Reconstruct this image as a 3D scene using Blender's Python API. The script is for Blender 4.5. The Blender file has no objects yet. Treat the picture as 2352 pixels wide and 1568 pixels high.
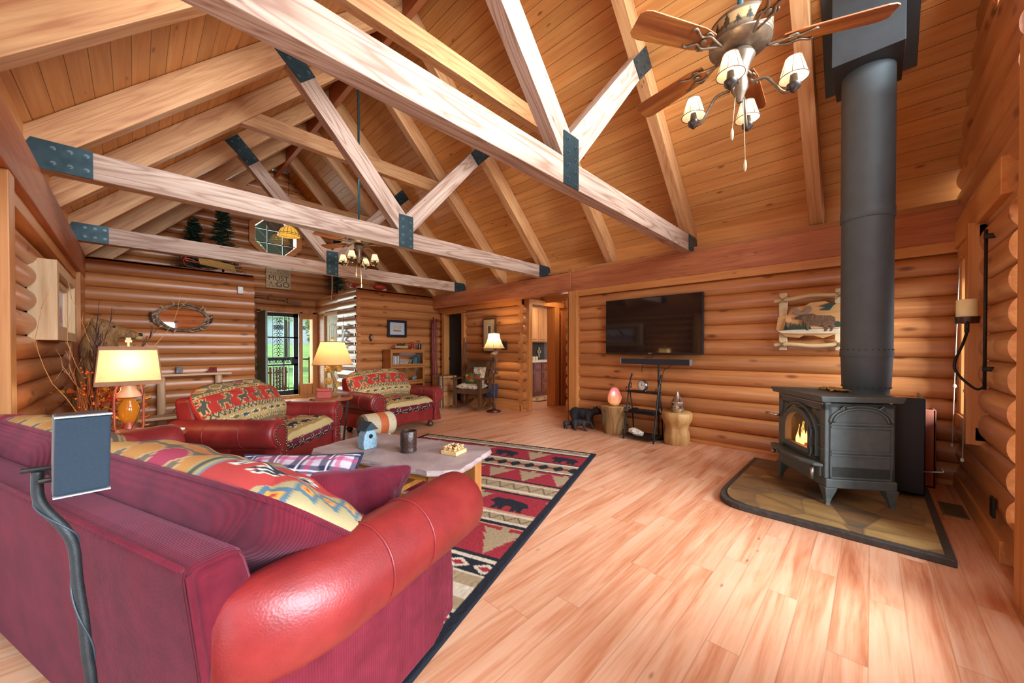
import bpy, bmesh, math, random
import numpy as np
from mathutils import Matrix, Vector, Euler
PI = math.pi
scene = bpy.context.scene
col = scene.collection

# ------------------------------------------------------------ camera
YAW = math.atan2(868, 846)
cam_data = bpy.data.cameras.new('camera')
cam_data.sensor_width = 36.0
cam_data.lens = 846 / 2352 * 36
cam_data.shift_y = 0.00978
cam_data.clip_start = 0.02
cam_data.clip_end = 400
cam = bpy.data.objects.new('camera', cam_data)
cam.location = (0, 0, 1.25)
cam.rotation_euler = (math.radians(89.5), 0, -YAW)
col.objects.link(cam)
scene.camera = cam

# ------------------------------------------------------------ sky, sun, window light, exposure
world = bpy.data.worlds.new('sky')
scene.world = world
world.use_nodes = True
_bg = world.node_tree.nodes['Background']
_bg.inputs['Color'].default_value = (0.62, 0.80, 1.0, 1)
_bg.inputs['Strength'].default_value = 1.6
SUN = 3.2
_s = bpy.data.lights.new('sun', 'SUN')
_s.energy = SUN
_s.angle = math.radians(1.0)
_s.color = (1.0, 0.95, 0.86)
_so = bpy.data.objects.new('sun', _s)
_so.rotation_euler = Vector((-.42, -.22, -.88)).to_track_quat('-Z', 'Y').to_euler()
col.objects.link(_so)


def area_light(name, loc, target, sx, sy, power, color):
    d = bpy.data.lights.new(name, 'AREA')
    d.shape = 'RECTANGLE'
    d.size, d.size_y = sx, sy
    d.energy = power
    d.color = color
    o = bpy.data.objects.new(name, d)
    o.location = loc
    o.rotation_euler = (Vector(target) - Vector(loc)).to_track_quat('-Z', 'Y').to_euler()
    col.objects.link(o)
    return o


def point_light(name, loc, power, color, r=0.03):
    d = bpy.data.lights.new(name, 'POINT')
    d.energy = power
    d.color = color
    d.shadow_soft_size = r
    o = bpy.data.objects.new(name, d)
    o.location = loc
    col.objects.link(o)
    return o


DAY = (0.80, 0.90, 1.0)
# daylight coming through the window wall behind the camera and the glass doors on the left, plus added fills
area_light('daylight_lower_windows', (0.42, -0.95, 1.2), (0.6, 4.0, 1.2), 1.0, 1.8, 8, DAY)
area_light('daylight_lower_windows', (2.62, -0.95, 1.2), (2.62, 4.0, 1.2), 1.4, 1.8, 12, DAY)
area_light('daylight_gable_windows', (2.0, -0.95, 3.65), (2.42, 4.0, 2.6), 2.5, 1.7, 110, DAY)
area_light('far_end_fill', (2.3, -8.0, 4.0), (2.3, 5.0, 1.8), 9.0, 4.8, 5600, DAY)  # added panel far outside, aimed to brighten the far end of the room
area_light('daylight_side_glass_doors', (-0.95, 1.45, 1.15), (4.0, 1.9, 0.9), 2.6, 1.9, 22, DAY)
point_light('passage_fill', (6.1, 4.4, 2.2), 9, (1.0, 0.78, 0.52), 0.1)  # added warm fill without a fixture, brightens the passage
area_light('daylight_entry', (2.45, 10.95, 1.2), (2.45, 6.0, 1.0), 0.9, 1.8, 60, (0.9, 1.0, 0.92))
area_light('daylight_octagon', (2.42, 10.85, 3.9), (2.42, 5.0, 3.0), 0.8, 0.8, 22, (0.92, 1.0, 0.9))

scene.view_settings.view_transform = 'Standard'
scene.view_settings.look = 'None'
scene.view_settings.exposure = 0.55
scene.view_settings.gamma = 1.0
scene.view_settings.use_curve_mapping = False
cy = scene.cycles
cy.max_bounces = 6
cy.diffuse_bounces = 4
cy.glossy_bounces = 3
cy.transmission_bounces = 4
cy.transparent_max_bounces = 8
cy.caustics_reflective = False
cy.caustics_refractive = False
cy.sample_clamp_indirect = 4.0

# ------------------------------------------------------------ mesh helpers
random.seed(7)
RNG = np.random.default_rng(7)


def T(x=0, y=0, z=0):
    return Matrix.Translation((x, y, z))


def R(axis, deg):
    return Matrix.Rotation(math.radians(deg), 4, axis)


def S(x, y, z):
    return Matrix.Diagonal((x, y, z, 1))


class MB:
    """collects shapes and links them as one mesh object"""

    def __init__(self):
        self.v, self.f, self.mi, self.M, self.cur = [], [], [], Matrix(), 0

    def add(self, vs, fs):
        b = len(self.v)
        M = self.M
        self.v += [tuple(M @ Vector(p)) for p in vs]
        self.f += [tuple(i + b for i in f) for f in fs]
        self.mi += [self.cur] * len(fs)
        return self

    def box(self, x0, x1, y0, y1, z0, z1):
        return self.add([(x0, y0, z0), (x1, y0, z0), (x1, y1, z0), (x0, y1, z0), (x0, y0, z1), (x1, y0, z1), (x1, y1, z1), (x0, y1, z1)],
                        [(0, 3, 2, 1), (4, 5, 6, 7), (0, 1, 5, 4), (1, 2, 6, 5), (2, 3, 7, 6), (3, 0, 4, 7)])

    def cbox(self, c, d):
        return self.box(c[0] - d[0] / 2, c[0] + d[0] / 2, c[1] - d[1] / 2, c[1] + d[1] / 2, c[2] - d[2] / 2, c[2] + d[2] / 2)

    def hexa(self, bottom, top):
        """bottom and top: four points each, same order"""
        return self.add(list(bottom) + list(top), [(3, 2, 1, 0), (4, 5, 6, 7), (0, 1, 5, 4), (1, 2, 6, 5), (2, 3, 7, 6), (3, 0, 4, 7)])

    def prism(self, poly, z0, z1):
        n = len(poly)
        vs = [(x, y, z0) for x, y in poly] + [(x, y, z1) for x, y in poly]
        fs = [tuple(range(n - 1, -1, -1)), tuple(range(n, 2 * n))] + [(i, (i + 1) % n, n + (i + 1) % n, n + i) for i in range(n)]
        return self.add(vs, fs)

    def tube(self, pts, r, n=8, closed=False, squash=None):
        pts = [Vector(p) for p in pts]
        m = len(pts)
        rs = r if isinstance(r, (list, tuple)) else [r] * m
        tang = []
        for i in range(m):
            a = pts[(i - 1) % m] if (closed or i > 0) else pts[i]
            b = pts[(i + 1) % m] if (closed or i < m - 1) else pts[i]
            t = b - a
            tang.append(t.normalized() if t.length > 1e-9 else Vector((0, 0, 1)))
        up = Vector((0, 0, 1)) if abs(tang[0].z) < 0.9 else Vector((1, 0, 0))
        nrm = (up - tang[0] * up.dot(tang[0])).normalized()
        vs = []
        for i in range(m):
            nrm = nrm - tang[i] * nrm.dot(tang[i])
            if nrm.length < 1e-6:
                nrm = tang[i].orthogonal()
            nrm.normalize()
            bi = tang[i].cross(nrm)
            for k in range(n):
                a = 2 * PI * k / n
                vs.append(pts[i] + (nrm * math.cos(a) + bi * math.sin(a)) * rs[i])
        fs = []
        for i in range(m if closed else m - 1):
            j = (i + 1) % m
            for k in range(n):
                fs.append((i * n + k, i * n + (k + 1) % n, j * n + (k + 1) % n, j * n + k))
        if not closed:
            fs.append(tuple(range(n - 1, -1, -1)))
            fs.append(tuple((m - 1) * n + k for k in range(n)))
        return self.add(vs, fs)

    def lathe(self, prof, n=24, arc=None):
        """prof: (r, z) from bottom to top, about local z"""
        vs, fs, rows = [], [], []
        for r, z in prof:
            if r < 1e-6:
                rows.append([len(vs)])
                vs.append((0, 0, z))
            else:
                rows.append(list(range(len(vs), len(vs) + n)))
                vs += [(r * math.cos(2 * PI * k / n), r * math.sin(2 * PI * k / n), z) for k in range(n)]
        for a, b in zip(rows, rows[1:]):
            if len(a) == 1 and len(b) == 1:
                continue
            for k in range(n):
                k2 = (k + 1) % n
                if len(a) == 1:
                    fs.append((a[0], b[k2], b[k]))
                elif len(b) == 1:
                    fs.append((a[k], a[k2], b[0]))
                else:
                    fs.append((a[k], a[k2], b[k2], b[k]))
        if len(rows[0]) > 1:
            fs.append(tuple(reversed(rows[0])))
        if len(rows[-1]) > 1:
            fs.append(tuple(rows[-1]))
        return self.add(vs, fs)

    def cyl(self, r, z0, z1, n=20, r2=None):
        return self.lathe([(r, z0), (r if r2 is None else r2, z1)], n)

    def ell(self, c, rad, nu=16, nv=10, noise=0.0, seed=0):
        rn = random.Random(seed)
        prof = []
        vs, fs = [], []
        vs.append((c[0], c[1], c[2] - rad[2]))
        for j in range(1, nv):
            ph = -PI / 2 + PI * j / nv
            for k in range(nu):
                th = 2 * PI * k / nu
                q = 1 + noise * (rn.random() - .5) * 2
                vs.append((c[0] + rad[0] * math.cos(ph) * math.cos(th) * q, c[1] + rad[1] * math.cos(ph) * math.sin(th) * q, c[2] + rad[2] * math.sin(ph) * q))
        vs.append((c[0], c[1], c[2] + rad[2]))
        for k in range(nu):
            fs.append((0, 1 + (k + 1) % nu, 1 + k))
        for j in range(nv - 2):
            for k in range(nu):
                a = 1 + j * nu
                fs.append((a + k, a + (k + 1) % nu, a + nu + (k + 1) % nu, a + nu + k))
        a = 1 + (nv - 2) * nu
        for k in range(nu):
            fs.append((a + k, a + (k + 1) % nu, len(vs) - 1))
        return self.add(vs, fs)

    def loft(self, rings, caps=True, closed=True):
        """rings: lists of points of equal length, joined in order"""
        n = len(rings[0])
        vs = [p for r in rings for p in r]
        fs = []
        for i in range(len(rings) - 1):
            for k in range(n if closed else n - 1):
                k2 = (k + 1) % n
                fs.append((i * n + k, i * n + k2, (i + 1) * n + k2, (i + 1) * n + k))
        if caps and closed:
            fs.append(tuple(range(n - 1, -1, -1)))
            fs.append(tuple((len(rings) - 1) * n + k for k in range(n)))
        return self.add(vs, fs)

    def build(self, name, mats, parent=None, smooth=None, bevel=0, bsegs=2, subsurf=0):
        me = bpy.data.meshes.new(name)
        me.from_pydata(self.v, [], self.f)
        bm = bmesh.new()
        bm.from_mesh(me)
        bmesh.ops.recalc_face_normals(bm, faces=bm.faces)
        bm.to_mesh(me)
        bm.free()
        for m in (mats if isinstance(mats, (list, tuple)) else [mats]):
            me.materials.append(m)
        if any(self.mi):
            me.polygons.foreach_set('material_index', self.mi)
        if smooth is not None:
            me.polygons.foreach_set('use_smooth', [True] * len(me.polygons))
            if smooth < 180:
                me.set_sharp_from_angle(angle=math.radians(smooth))
        o = bpy.data.objects.new(name, me)
        col.objects.link(o)
        if parent is not None:
            o.parent = parent
        if bevel:
            b = o.modifiers.new('bevel', 'BEVEL')
            b.width = bevel
            b.segments = bsegs
            b.limit_method = 'ANGLE'
            b.angle_limit = math.radians(40)
        if subsurf:
            b = o.modifiers.new('subdivision', 'SUBSURF')
            b.levels = b.render_levels = subsurf
        return o


def color_points(o, cols):
    """per-vertex pattern colours of a printed or woven surface"""
    a = o.data.color_attributes.new('pattern', 'FLOAT_COLOR', 'POINT')
    c = np.ones((len(o.data.vertices), 4), dtype=np.float32)
    c[:, :3] = cols
    a.data.foreach_set('color', c.ravel())


def tag(o, label, cat, group=None):
    o['label'] = label
    o['category'] = cat
    if group:
        o['group'] = group
    return o


def thing(name, label, cat, loc=(0, 0, 0), rotz=0, group=None):
    o = bpy.data.objects.new(name, None)
    o.empty_display_size = 0.1
    col.objects.link(o)
    o.location = loc
    o.rotation_euler = (0, 0, math.radians(rotz))
    return tag(o, label, cat, group)


def struct(o):
    o['kind'] = 'structure'
    return o


def dup(root, loc, rotz=None, label=None, group=None):
    r = root.copy()
    col.objects.link(r)
    r.location = loc
    if rotz is not None:
        r.rotation_euler = (0, 0, math.radians(rotz))
    if label:
        r['label'] = label
    if group:
        r['group'] = group
    for ch in [o for o in bpy.data.objects if o.parent == root]:
        c = ch.copy()
        col.objects.link(c)
        c.parent = r
        for g in [o for o in bpy.data.objects if o.parent == ch]:
            d = g.copy()
            col.objects.link(d)
            d.parent = c
    return r


def bez(p0, p1, p2, p3, n=10):
    out = []
    for i in range(n + 1):
        t = i / n
        a = [(1 - t) ** 3, 3 * t * (1 - t) ** 2, 3 * t * t * (1 - t), t ** 3]
        out.append(tuple(sum(w * p[k] for w, p in zip(a, (p0, p1, p2, p3))) for k in range(len(p0))))
    return out


def smooth_path(pts, n=6):
    """Catmull-Rom through the points"""
    P = [np.array(p, float) for p in pts]
    out = []
    for i in range(len(P) - 1):
        a, b, c, d = P[max(i - 1, 0)], P[i], P[i + 1], P[min(i + 2, len(P) - 1)]
        for k in range(n):
            t = k / n
            out.append(tuple(0.5 * (2 * b + (c - a) * t + (2 * a - 5 * b + 4 * c - d) * t * t + (3 * b - a - 3 * c + d) * t ** 3)))
    out.append(tuple(P[-1]))
    return out


# ------------------------------------------------------------ materials
class NT:
    def __init__(self, name):
        self.m = bpy.data.materials.new(name)
        self.m.use_nodes = True
        self.t = self.m.node_tree
        self.b = self.t.nodes['Principled BSDF']

    def n(self, typ, ins=None, **at):
        nd = self.t.nodes.new(typ)
        for k, v in at.items():
            setattr(nd, k, v)
        for k, v in (ins or {}).items():
            if isinstance(v, bpy.types.NodeSocket):
                self.t.links.new(v, nd.inputs[k])
            else:
                nd.inputs[k].default_value = v
        return nd

    def set(self, **kw):
        for k, v in kw.items():
            k = k.replace('_', ' ')
            if isinstance(v, bpy.types.NodeSocket):
                self.t.links.new(v, self.b.inputs[k])
            else:
                self.b.inputs[k].default_value = v
        return self

    def math(self, op, a, b=0.0, c=None):
        ins = {0: a, 1: b}
        if c is not None:
            ins[2] = c
        return self.n('ShaderNodeMath', ins, operation=op).outputs[0]

    def coords(self, kind='Object'):
        return self.n('ShaderNodeTexCoord').outputs[kind]

    def mapping(self, vec, scale=(1, 1, 1), loc=(0, 0, 0), rot=(0, 0, 0)):
        return self.n('ShaderNodeMapping', {'Vector': vec, 'Scale': scale, 'Location': loc, 'Rotation': rot}).outputs[0]

    def noise(self, vec, scale=5.0, detail=4.0, rough=0.55, dist=0.0):
        return self.n('ShaderNodeTexNoise', {'Vector': vec, 'Scale': scale, 'Detail': detail, 'Roughness': rough, 'Distortion': dist}).outputs[0]

    def ramp(self, fac, stops):
        r = self.n('ShaderNodeValToRGB', {'Fac': fac})
        e = r.color_ramp.elements
        while len(e) < len(stops):
            e.new(0.5)
        for el, (p, c) in zip(e, stops):
            el.position = p
            el.color = (c[0], c[1], c[2], 1)
        return r.outputs[0]

    def mix(self, fac, a, b, mode='MIX'):
        nd = self.n('ShaderNodeMix', {}, data_type='RGBA', blend_type=mode)
        for i, v in ((0, fac), (6, a), (7, b)):
            if isinstance(v, bpy.types.NodeSocket):
                self.t.links.new(v, nd.inputs[i])
            else:
                nd.inputs[i].default_value = (*v, 1) if isinstance(v, tuple) and len(v) == 3 else v
        return nd.outputs[2]

    def bump(self, h, strength=0.2, dist=0.01):
        return self.n('ShaderNodeBump', {'Height': h, 'Strength': strength, 'Distance': dist}).outputs[0]


def C(h):
    """sRGB hex to linear"""
    h = h.lstrip('#')
    out = []
    for i in (0, 2, 4):
        c = int(h[i:i + 2], 16) / 255
        out.append(c / 12.92 if c <= 0.04045 else ((c + 0.055) / 1.055) ** 2.4)
    return tuple(out)


AX = {'X': 0, 'Y': 1, 'Z': 2}


def plain(name, hexc, rough=0.5, metal=0.0, vary=0.12, scale=9.0, bump=0.0, bscale=60.0, spec=0.5, coat=0.0, emit=None, estr=0.0):
    t = NT(name)
    c = C(hexc)
    v = t.coords()
    f = t.noise(v, scale, 3)
    lo = tuple(x * (1 - vary) for x in c)
    hi = tuple(min(1, x * (1 + vary)) for x in c)
    t.set(Base_Color=t.ramp(f, [(0.3, lo), (0.7, hi)]), Roughness=rough, Metallic=metal)
    t.b.inputs['Specular IOR Level'].default_value = spec
    if coat:
        t.b.inputs['Coat Weight'].default_value = coat
        t.b.inputs['Coat Roughness'].default_value = 0.2
    if bump:
        t.set(Normal=t.bump(t.noise(v, bscale, 4), bump, 0.01))
    if emit:
        t.b.inputs['Emission Color'].default_value = (*C(emit), 1)
        t.b.inputs['Emission Strength'].default_value = estr
    return t.m


def wood(name, dark, mid, light, axis='X', rough=0.42, knots=0.0, knot_hex='5a2412', log=None, board=None, grain=1.0, rings=0.0, seam=None, vary=0.35, spec=0.45, coat=0.0):
    """grain along an axis. log=(axis, start, height): shade differs per course; board=(axis, width): per board with seam lines"""
    t = NT(name)
    v = t.coords()
    xyz = t.n('ShaderNodeSeparateXYZ', {0: v}).outputs
    a = AX[axis]
    others = [i for i in range(3) if i != a]
    idx = None
    if log or board:
        ax, st, wd = log if log else (board[0], 0.0, board[1])
        q = t.math('DIVIDE', t.math('SUBTRACT', xyz[AX[ax]], st), wd)
        idx = t.math('FLOOR', q)
        wn = t.n('ShaderNodeTexWhiteNoise', {'W': idx}, noise_dimensions='1D').outputs[0]
        comb = t.n('ShaderNodeCombineXYZ', {axis: t.math('MULTIPLY', wn, 37.0)}).outputs[0]
        v2 = t.n('ShaderNodeVectorMath', {0: v, 1: comb}, operation='ADD').outputs[0]
    else:
        rnd = t.n('ShaderNodeObjectInfo').outputs['Random']
        comb = t.n('ShaderNodeCombineXYZ', {axis: t.math('MULTIPLY', rnd, 43.0)}).outputs[0]
        v2 = t.n('ShaderNodeVectorMath', {0: v, 1: comb}, operation='ADD').outputs[0]
    sc = [14.0 * grain] * 3
    sc[a] = 0.9 * grain
    n1 = t.noise(t.mapping(v2, tuple(sc)), 1.0, 5, 0.6, 0.6)
    sc = [70.0 * grain] * 3
    sc[a] = 2.2 * grain
    n2 = t.noise(t.mapping(v2, tuple(sc)), 1.0, 3, 0.6)
    f = t.math('ADD', t.math('MULTIPLY', n1, 0.7), t.math('MULTIPLY', n2, 0.3))
    if rings:
        sc = [5.0] * 3
        sc[a] = 0.35
        rn = t.noise(t.mapping(v2, tuple(sc)), 1.0, 2, 0.5, 0.4)
        rg = t.math('FRACT', t.math('MULTIPLY', rn, 16.0))
        rg = t.math('POWER', t.math('ABSOLUTE', t.math('SUBTRACT', t.math('MULTIPLY', rg, 2.0), 1.0)), 2.5)
        f = t.math('SUBTRACT', f, t.math('MULTIPLY', rg, rings))
    c = t.ramp(f, [(0.28, C(dark)), (0.5, C(mid)), (0.72, C(light))])
    if idx is not None:
        vv = t.math('ADD', t.math('MULTIPLY', t.math('SUBTRACT', wn, 0.5), vary), 1.0)
        c = t.mix(1.0, c, t.n('ShaderNodeCombineXYZ', {0: vv, 1: vv, 2: vv}).outputs[0], 'MULTIPLY')
    if knots:
        sc = [7.0] * 3
        sc[a] = 2.6
        vo = t.n('ShaderNodeTexVoronoi', {'Vector': t.mapping(v2, tuple(sc)), 'Scale': 1.0, 'Randomness': 1.0}).outputs[0]
        k = t.ramp(vo, [(0.0, (1, 1, 1)), (knots * 0.45, (0.75, 0.75, 0.75)), (knots, (0, 0, 0))])
        c = t.mix(t.math('MULTIPLY', k, 0.85), c, C(knot_hex))
    if board and seam is not None:
        fr = t.math('FRACT', q)
        d = t.math('MINIMUM', fr, t.math('SUBTRACT', 1.0, fr))
        s = t.ramp(d, [(0.0, (1, 1, 1)), (seam, (0, 0, 0))])
        c = t.mix(t.math('MULTIPLY', s, 0.75), c, tuple(x * 0.25 for x in C(dark)))
        t.set(Normal=t.bump(t.math('MULTIPLY', s, -1.0), 0.6, 0.012))
    else:
        t.set(Normal=t.bump(f, 0.12, 0.006))
    t.set(Base_Color=c, Roughness=rough)
    t.b.inputs['Specular IOR Level'].default_value = spec
    if coat:
        t.b.inputs['Coat Weight'].default_value = coat
        t.b.inputs['Coat Roughness'].default_value = 0.25
    return t.m


def floor_mat():
    t = NT('laminate_floor')
    v = t.coords()
    x, y, z = t.n('ShaderNodeSeparateXYZ', {0: v}).outputs
    W, L = 0.125, 1.25
    q = t.math('DIVIDE', y, W)
    row = t.math('FLOOR', q)
    r1 = t.n('ShaderNodeTexWhiteNoise', {'W': row}, noise_dimensions='1D').outputs[0]
    qx = t.math('DIVIDE', t.math('ADD', x, t.math('MULTIPLY', r1, 7.3)), L)
    cx = t.math('FLOOR', qx)
    pid = t.n('ShaderNodeCombineXYZ', {0: row, 1: cx}).outputs[0]
    r2 = t.n('ShaderNodeTexWhiteNoise', {'Vector': pid}, noise_dimensions='2D').outputs[0]
    off = t.n('ShaderNodeCombineXYZ', {0: t.math('MULTIPLY', r2, 31.0), 1: t.math('MULTIPLY', r2, 3.0)}).outputs[0]
    v2 = t.n('ShaderNodeVectorMath', {0: v, 1: off}, operation='ADD').outputs[0]
    n1 = t.noise(t.mapping(v2, (0.9, 11, 1)), 1.0, 5, 0.6, 0.8)
    n2 = t.noise(t.mapping(v2, (3.0, 60, 1)), 1.0, 3, 0.6)
    f = t.math('ADD', t.math('MULTIPLY', n1, 0.75), t.math('MULTIPLY', n2, 0.25))
    f = t.math('ADD', f, t.math('MULTIPLY', t.math('SUBTRACT', r2, 0.5), 0.10))
    c = t.ramp(f, [(0.28, C('a85c38')), (0.41, C('c98660')), (0.53, C('d9a17c')), (0.72, C('e2b696'))])
    vo = t.n('ShaderNodeTexVoronoi', {'Vector': t.mapping(v2, (2.6, 7.5, 1)), 'Scale': 1.0}).outputs[0]
    k = t.ramp(vo, [(0.0, (1, 1, 1)), (0.03, (0.7, 0.7, 0.7)), (0.075, (0, 0, 0))])
    c = t.mix(t.math('MULTIPLY', k, 0.8), c, C('7a351c'))
    d1 = t.math('FRACT', q)
    d1 = t.math('MULTIPLY', t.math('MINIMUM', d1, t.math('SUBTRACT', 1.0, d1)), W)
    d2 = t.math('FRACT', qx)
    d2 = t.math('MULTIPLY', t.math('MINIMUM', d2, t.math('SUBTRACT', 1.0, d2)), L)
    s = t.ramp(t.math('MINIMUM', d1, d2), [(0.0, (1, 1, 1)), (0.0016, (0, 0, 0))])
    c = t.mix(t.math('MULTIPLY', s, 0.35), c, C('6b3418'))
    t.set(Base_Color=c, Roughness=0.36)
    t.b.inputs['Specular IOR Level'].default_value = 0.45
    return t.m


def attr_mat(name, rough=0.9, bump=0.25, bscale=300.0, sheen=0.2):
    """woven or printed cloth: colour from the weave pattern stored on the mesh, plus thread texture"""
    t = NT(name)
    a = t.n('ShaderNodeAttribute', attribute_name='pattern').outputs['Color']
    v = t.coords()
    f = t.noise(v, bscale, 3)
    g = t.math('ADD', 0.75, t.math('MULTIPLY', f, 0.5))
    c = t.mix(1.0, a, t.n('ShaderNodeCombineXYZ', {0: g, 1: g, 2: g}).outputs[0], 'MULTIPLY')
    t.set(Base_Color=c, Roughness=rough, Normal=t.bump(f, bump, 0.004))
    t.b.inputs['Specular IOR Level'].default_value = 0.2
    return t.m


def corduroy(name, dark, light, axis='Y', freq=150.0):
    t = NT(name)
    v = t.coords()
    xyz = t.n('ShaderNodeSeparateXYZ', {0: v}).outputs
    w = t.math('SINE', t.math('MULTIPLY', t.math('ADD', xyz[AX[axis]], t.math('MULTIPLY', t.noise(v, 6.0, 2), 0.01)), freq * 2 * PI))
    f = t.noise(v, 7.0, 5, 0.65)
    c = t.ramp(f, [(0.3, C(dark)), (0.7, C(light))])
    c = t.mix(t.math('MULTIPLY', t.math('ADD', w, 1.0), 0.14), c, tuple(x * 0.3 for x in C(dark)))
    t.set(Base_Color=c, Roughness=0.95, Normal=t.bump(w, 0.35, 0.002))
    t.b.inputs['Sheen Weight'].default_value = 0.14
    t.b.inputs['Sheen Tint'].default_value = (1.0, 0.45, 0.6, 1)
    t.b.inputs['Specular IOR Level'].default_value = 0.15
    return t.m


def glass_mat(name='window_glass', tint=(1, 1, 1), gloss=0.08):
    t = NT(name)
    out = t.t.nodes['Material Output']
    tr = t.n('ShaderNodeBsdfTransparent', {'Color': (*tint, 1)})
    gl = t.n('ShaderNodeBsdfGlossy', {'Color': (1, 1, 1, 1), 'Roughness': 0.02})
    mx = t.n('ShaderNodeMixShader', {0: gloss, 1: tr.outputs[0], 2: gl.outputs[0]})
    t.t.links.new(mx.outputs[0], out.inputs['Surface'])
    return t.m


def shade_mat(name, hexc, rough=0.8, weave=True, through=0.55):
    """lamp shade cloth that lets the bulb glow through"""
    t = NT(name)
    v = t.coords()
    f = t.noise(t.mapping(v, (60, 60, 260)) if weave else v, 1.0 if weave else 20.0, 3)
    c = C(hexc)
    cc = t.ramp(f, [(0.3, tuple(x * 0.72 for x in c)), (0.62, c)])
    out = t.t.nodes['Material Output']
    d = t.n('ShaderNodeBsdfDiffuse', {'Color': cc})
    tl = t.n('ShaderNodeBsdfTranslucent', {'Color': cc})
    mx = t.n('ShaderNodeMixShader', {0: through, 1: d.outputs[0], 2: tl.outputs[0]})
    t.t.links.new(mx.outputs[0], out.inputs['Surface'])
    return t.m


def emit_mat(name, hexc, strength):
    t = NT(name)
    t.set(Base_Color=(*C(hexc), 1), Roughness=0.5)
    t.b.inputs['Emission Color'].default_value = (*C(hexc), 1)
    t.b.inputs['Emission Strength'].default_value = strength
    return t.m


M = {}
LOG_Z, LOG_H = 0.208, 0.191
LD, LM, LL = '9a5a30', 'b87642', 'cb8e58'
M['log_y'] = wood('log_siding_y', LD, LM, LL, 'Y', 0.36, 0.20, '54200f', log=('Z', LOG_Z, LOG_H), coat=0.3, vary=0.22)
M['log_x'] = wood('log_siding_x', LD, LM, LL, 'X', 0.36, 0.20, '54200f', log=('Z', LOG_Z, LOG_H), coat=0.3, vary=0.22)
M['log_end'] = wood('log_end_grain', 'a5622f', 'c08448', 'd09a60', 'Z', 0.55, 0.0)
M['trim_y'] = wood('pine_trim_y', 'b06a30', 'c98546', 'd89a5c', 'Y', 0.42, 0.07, '6b2f14')
M['trim_x'] = wood('pine_trim_x', 'b06a30', 'c98546', 'd89a5c', 'X', 0.42, 0.07, '6b2f14')
M['trim_z'] = wood('pine_trim_z', 'b06a30', 'c98546', 'd89a5c', 'Z', 0.42, 0.07, '6b2f14')
M['beam_y'] = wood('beam_fir_y', '9a5330', 'b36a40', 'c27d50', 'Y', 0.5, 0.09, '5a2a1a', rings=0.12)
M['fir_x'] = wood('fir_timber_x', '94705a', 'b59680', 'c8b09c', 'X', 0.6, 0.09, '5c3426', rings=0.26)
M['fir_z'] = wood('fir_timber_z', '94705a', 'b59680', 'c8b09c', 'Z', 0.6, 0.09, '5c3426', rings=0.26)
M['rafter'] = wood('rafter_fir', 'a5693f', 'c08a58', 'd0a473', 'X', 0.55, 0.07, '5c3020', rings=0.14)
M['deck'] = wood('roof_deck_boards', 'b06e36', 'c68849', 'd39c5e', 'Y', 0.45, 0.13, '6a2c14', board=('X', 0.098), seam=0.026, vary=0.22)
M['floor'] = floor_mat()
M['glass'] = glass_mat()
M['gusset'] = plain('blackened_steel_plate', '2b3d40', 0.38, 0.55, 0.25, 14, 0.05, 200)
M['bolt'] = plain('bolt_steel', '5d6f72', 0.35, 0.8)
M['black'] = plain('black_metal', '17181a', 0.45, 0.4, 0.2)
M['iron'] = plain('wrought_iron', '26221f', 0.5, 0.5, 0.25, 30, 0.1, 120)
M['white'] = plain('white_plastic', 'd8d8d4', 0.5)
# ============================================================ setting
def log_wall(mb, axis, a0, a1, plane, out, z0=0.017, n=14, h=LOG_H, bulge=0.047, ztop=None, zcut=None, segs=9):
    """half-round log courses along an axis on a plane; out = +1/-1 side they bulge to; zcut(z)->(a0,a1) trims a gable"""
    for k in range(n):
        zb = z0 + k * h
        if ztop is not None and zb >= ztop - 0.02:
            break
        zt = zb + h
        b0, b1 = (a0, a1) if zcut is None else zcut(zb, zt, a0, a1)
        if b1 - b0 < 0.05:
            continue
        ring0, ring1 = [], []
        for i in range(segs + 1):
            a = math.radians(-72 + 144 * i / segs)
            off = bulge * (math.cos(a) - math.cos(math.radians(72))) / (1 - math.cos(math.radians(72)))
            z = zb + h / 2 + (h / 2) * math.sin(a) / math.sin(math.radians(72))
            ring0.append((off, z))
        ring0 = [(-0.06, zb)] + ring0 + [(-0.06, zt)]
        pts = []
        for aa in (b0, b1):
            if axis == 'Y':
                pts.append([(plane + out * o, aa, z) for o, z in ring0])
            else:
                pts.append([(aa, plane + out * o, z) for o, z in ring0])
        mb.loft(pts)


GX = 5.22       # groove plane of the television wall
RX = 2.42       # ridge
Y0, Y1 = -0.6, 10.4
YB = 7.78       # cross walls
XL = -0.46      # inner face of the left plate beam

# floor
m = MB().box(-3.0, 9.0, -1.2, 10.6, -0.1, 0)
struct(m.build('floor', M['floor']))

# ceiling: two slopes of tongue and groove deck
m = MB()
m.hexa([(RX, Y0 - .2, 8.19 - RX), (RX, Y1 + .2, 8.19 - RX), (6.0, Y1 + .2, 2.19), (6.0, Y0 - .2, 2.19)],
       [(RX, Y0 - .2, 8.29 - RX), (RX, Y1 + .2, 8.29 - RX), (6.0, Y1 + .2, 2.33), (6.0, Y0 - .2, 2.33)])
m.hexa([(RX, Y0 - .2, RX + 3.35), (RX, Y1 + .2, RX + 3.35), (-1.2, Y1 + .2, 2.15), (-1.2, Y0 - .2, 2.15)],
       [(RX, Y0 - .2, RX + 3.45), (RX, Y1 + .2, RX + 3.45), (-1.2, Y1 + .2, 2.29), (-1.2, Y0 - .2, 2.29)])
struct(m.build('ceiling', M['deck']))

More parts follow.
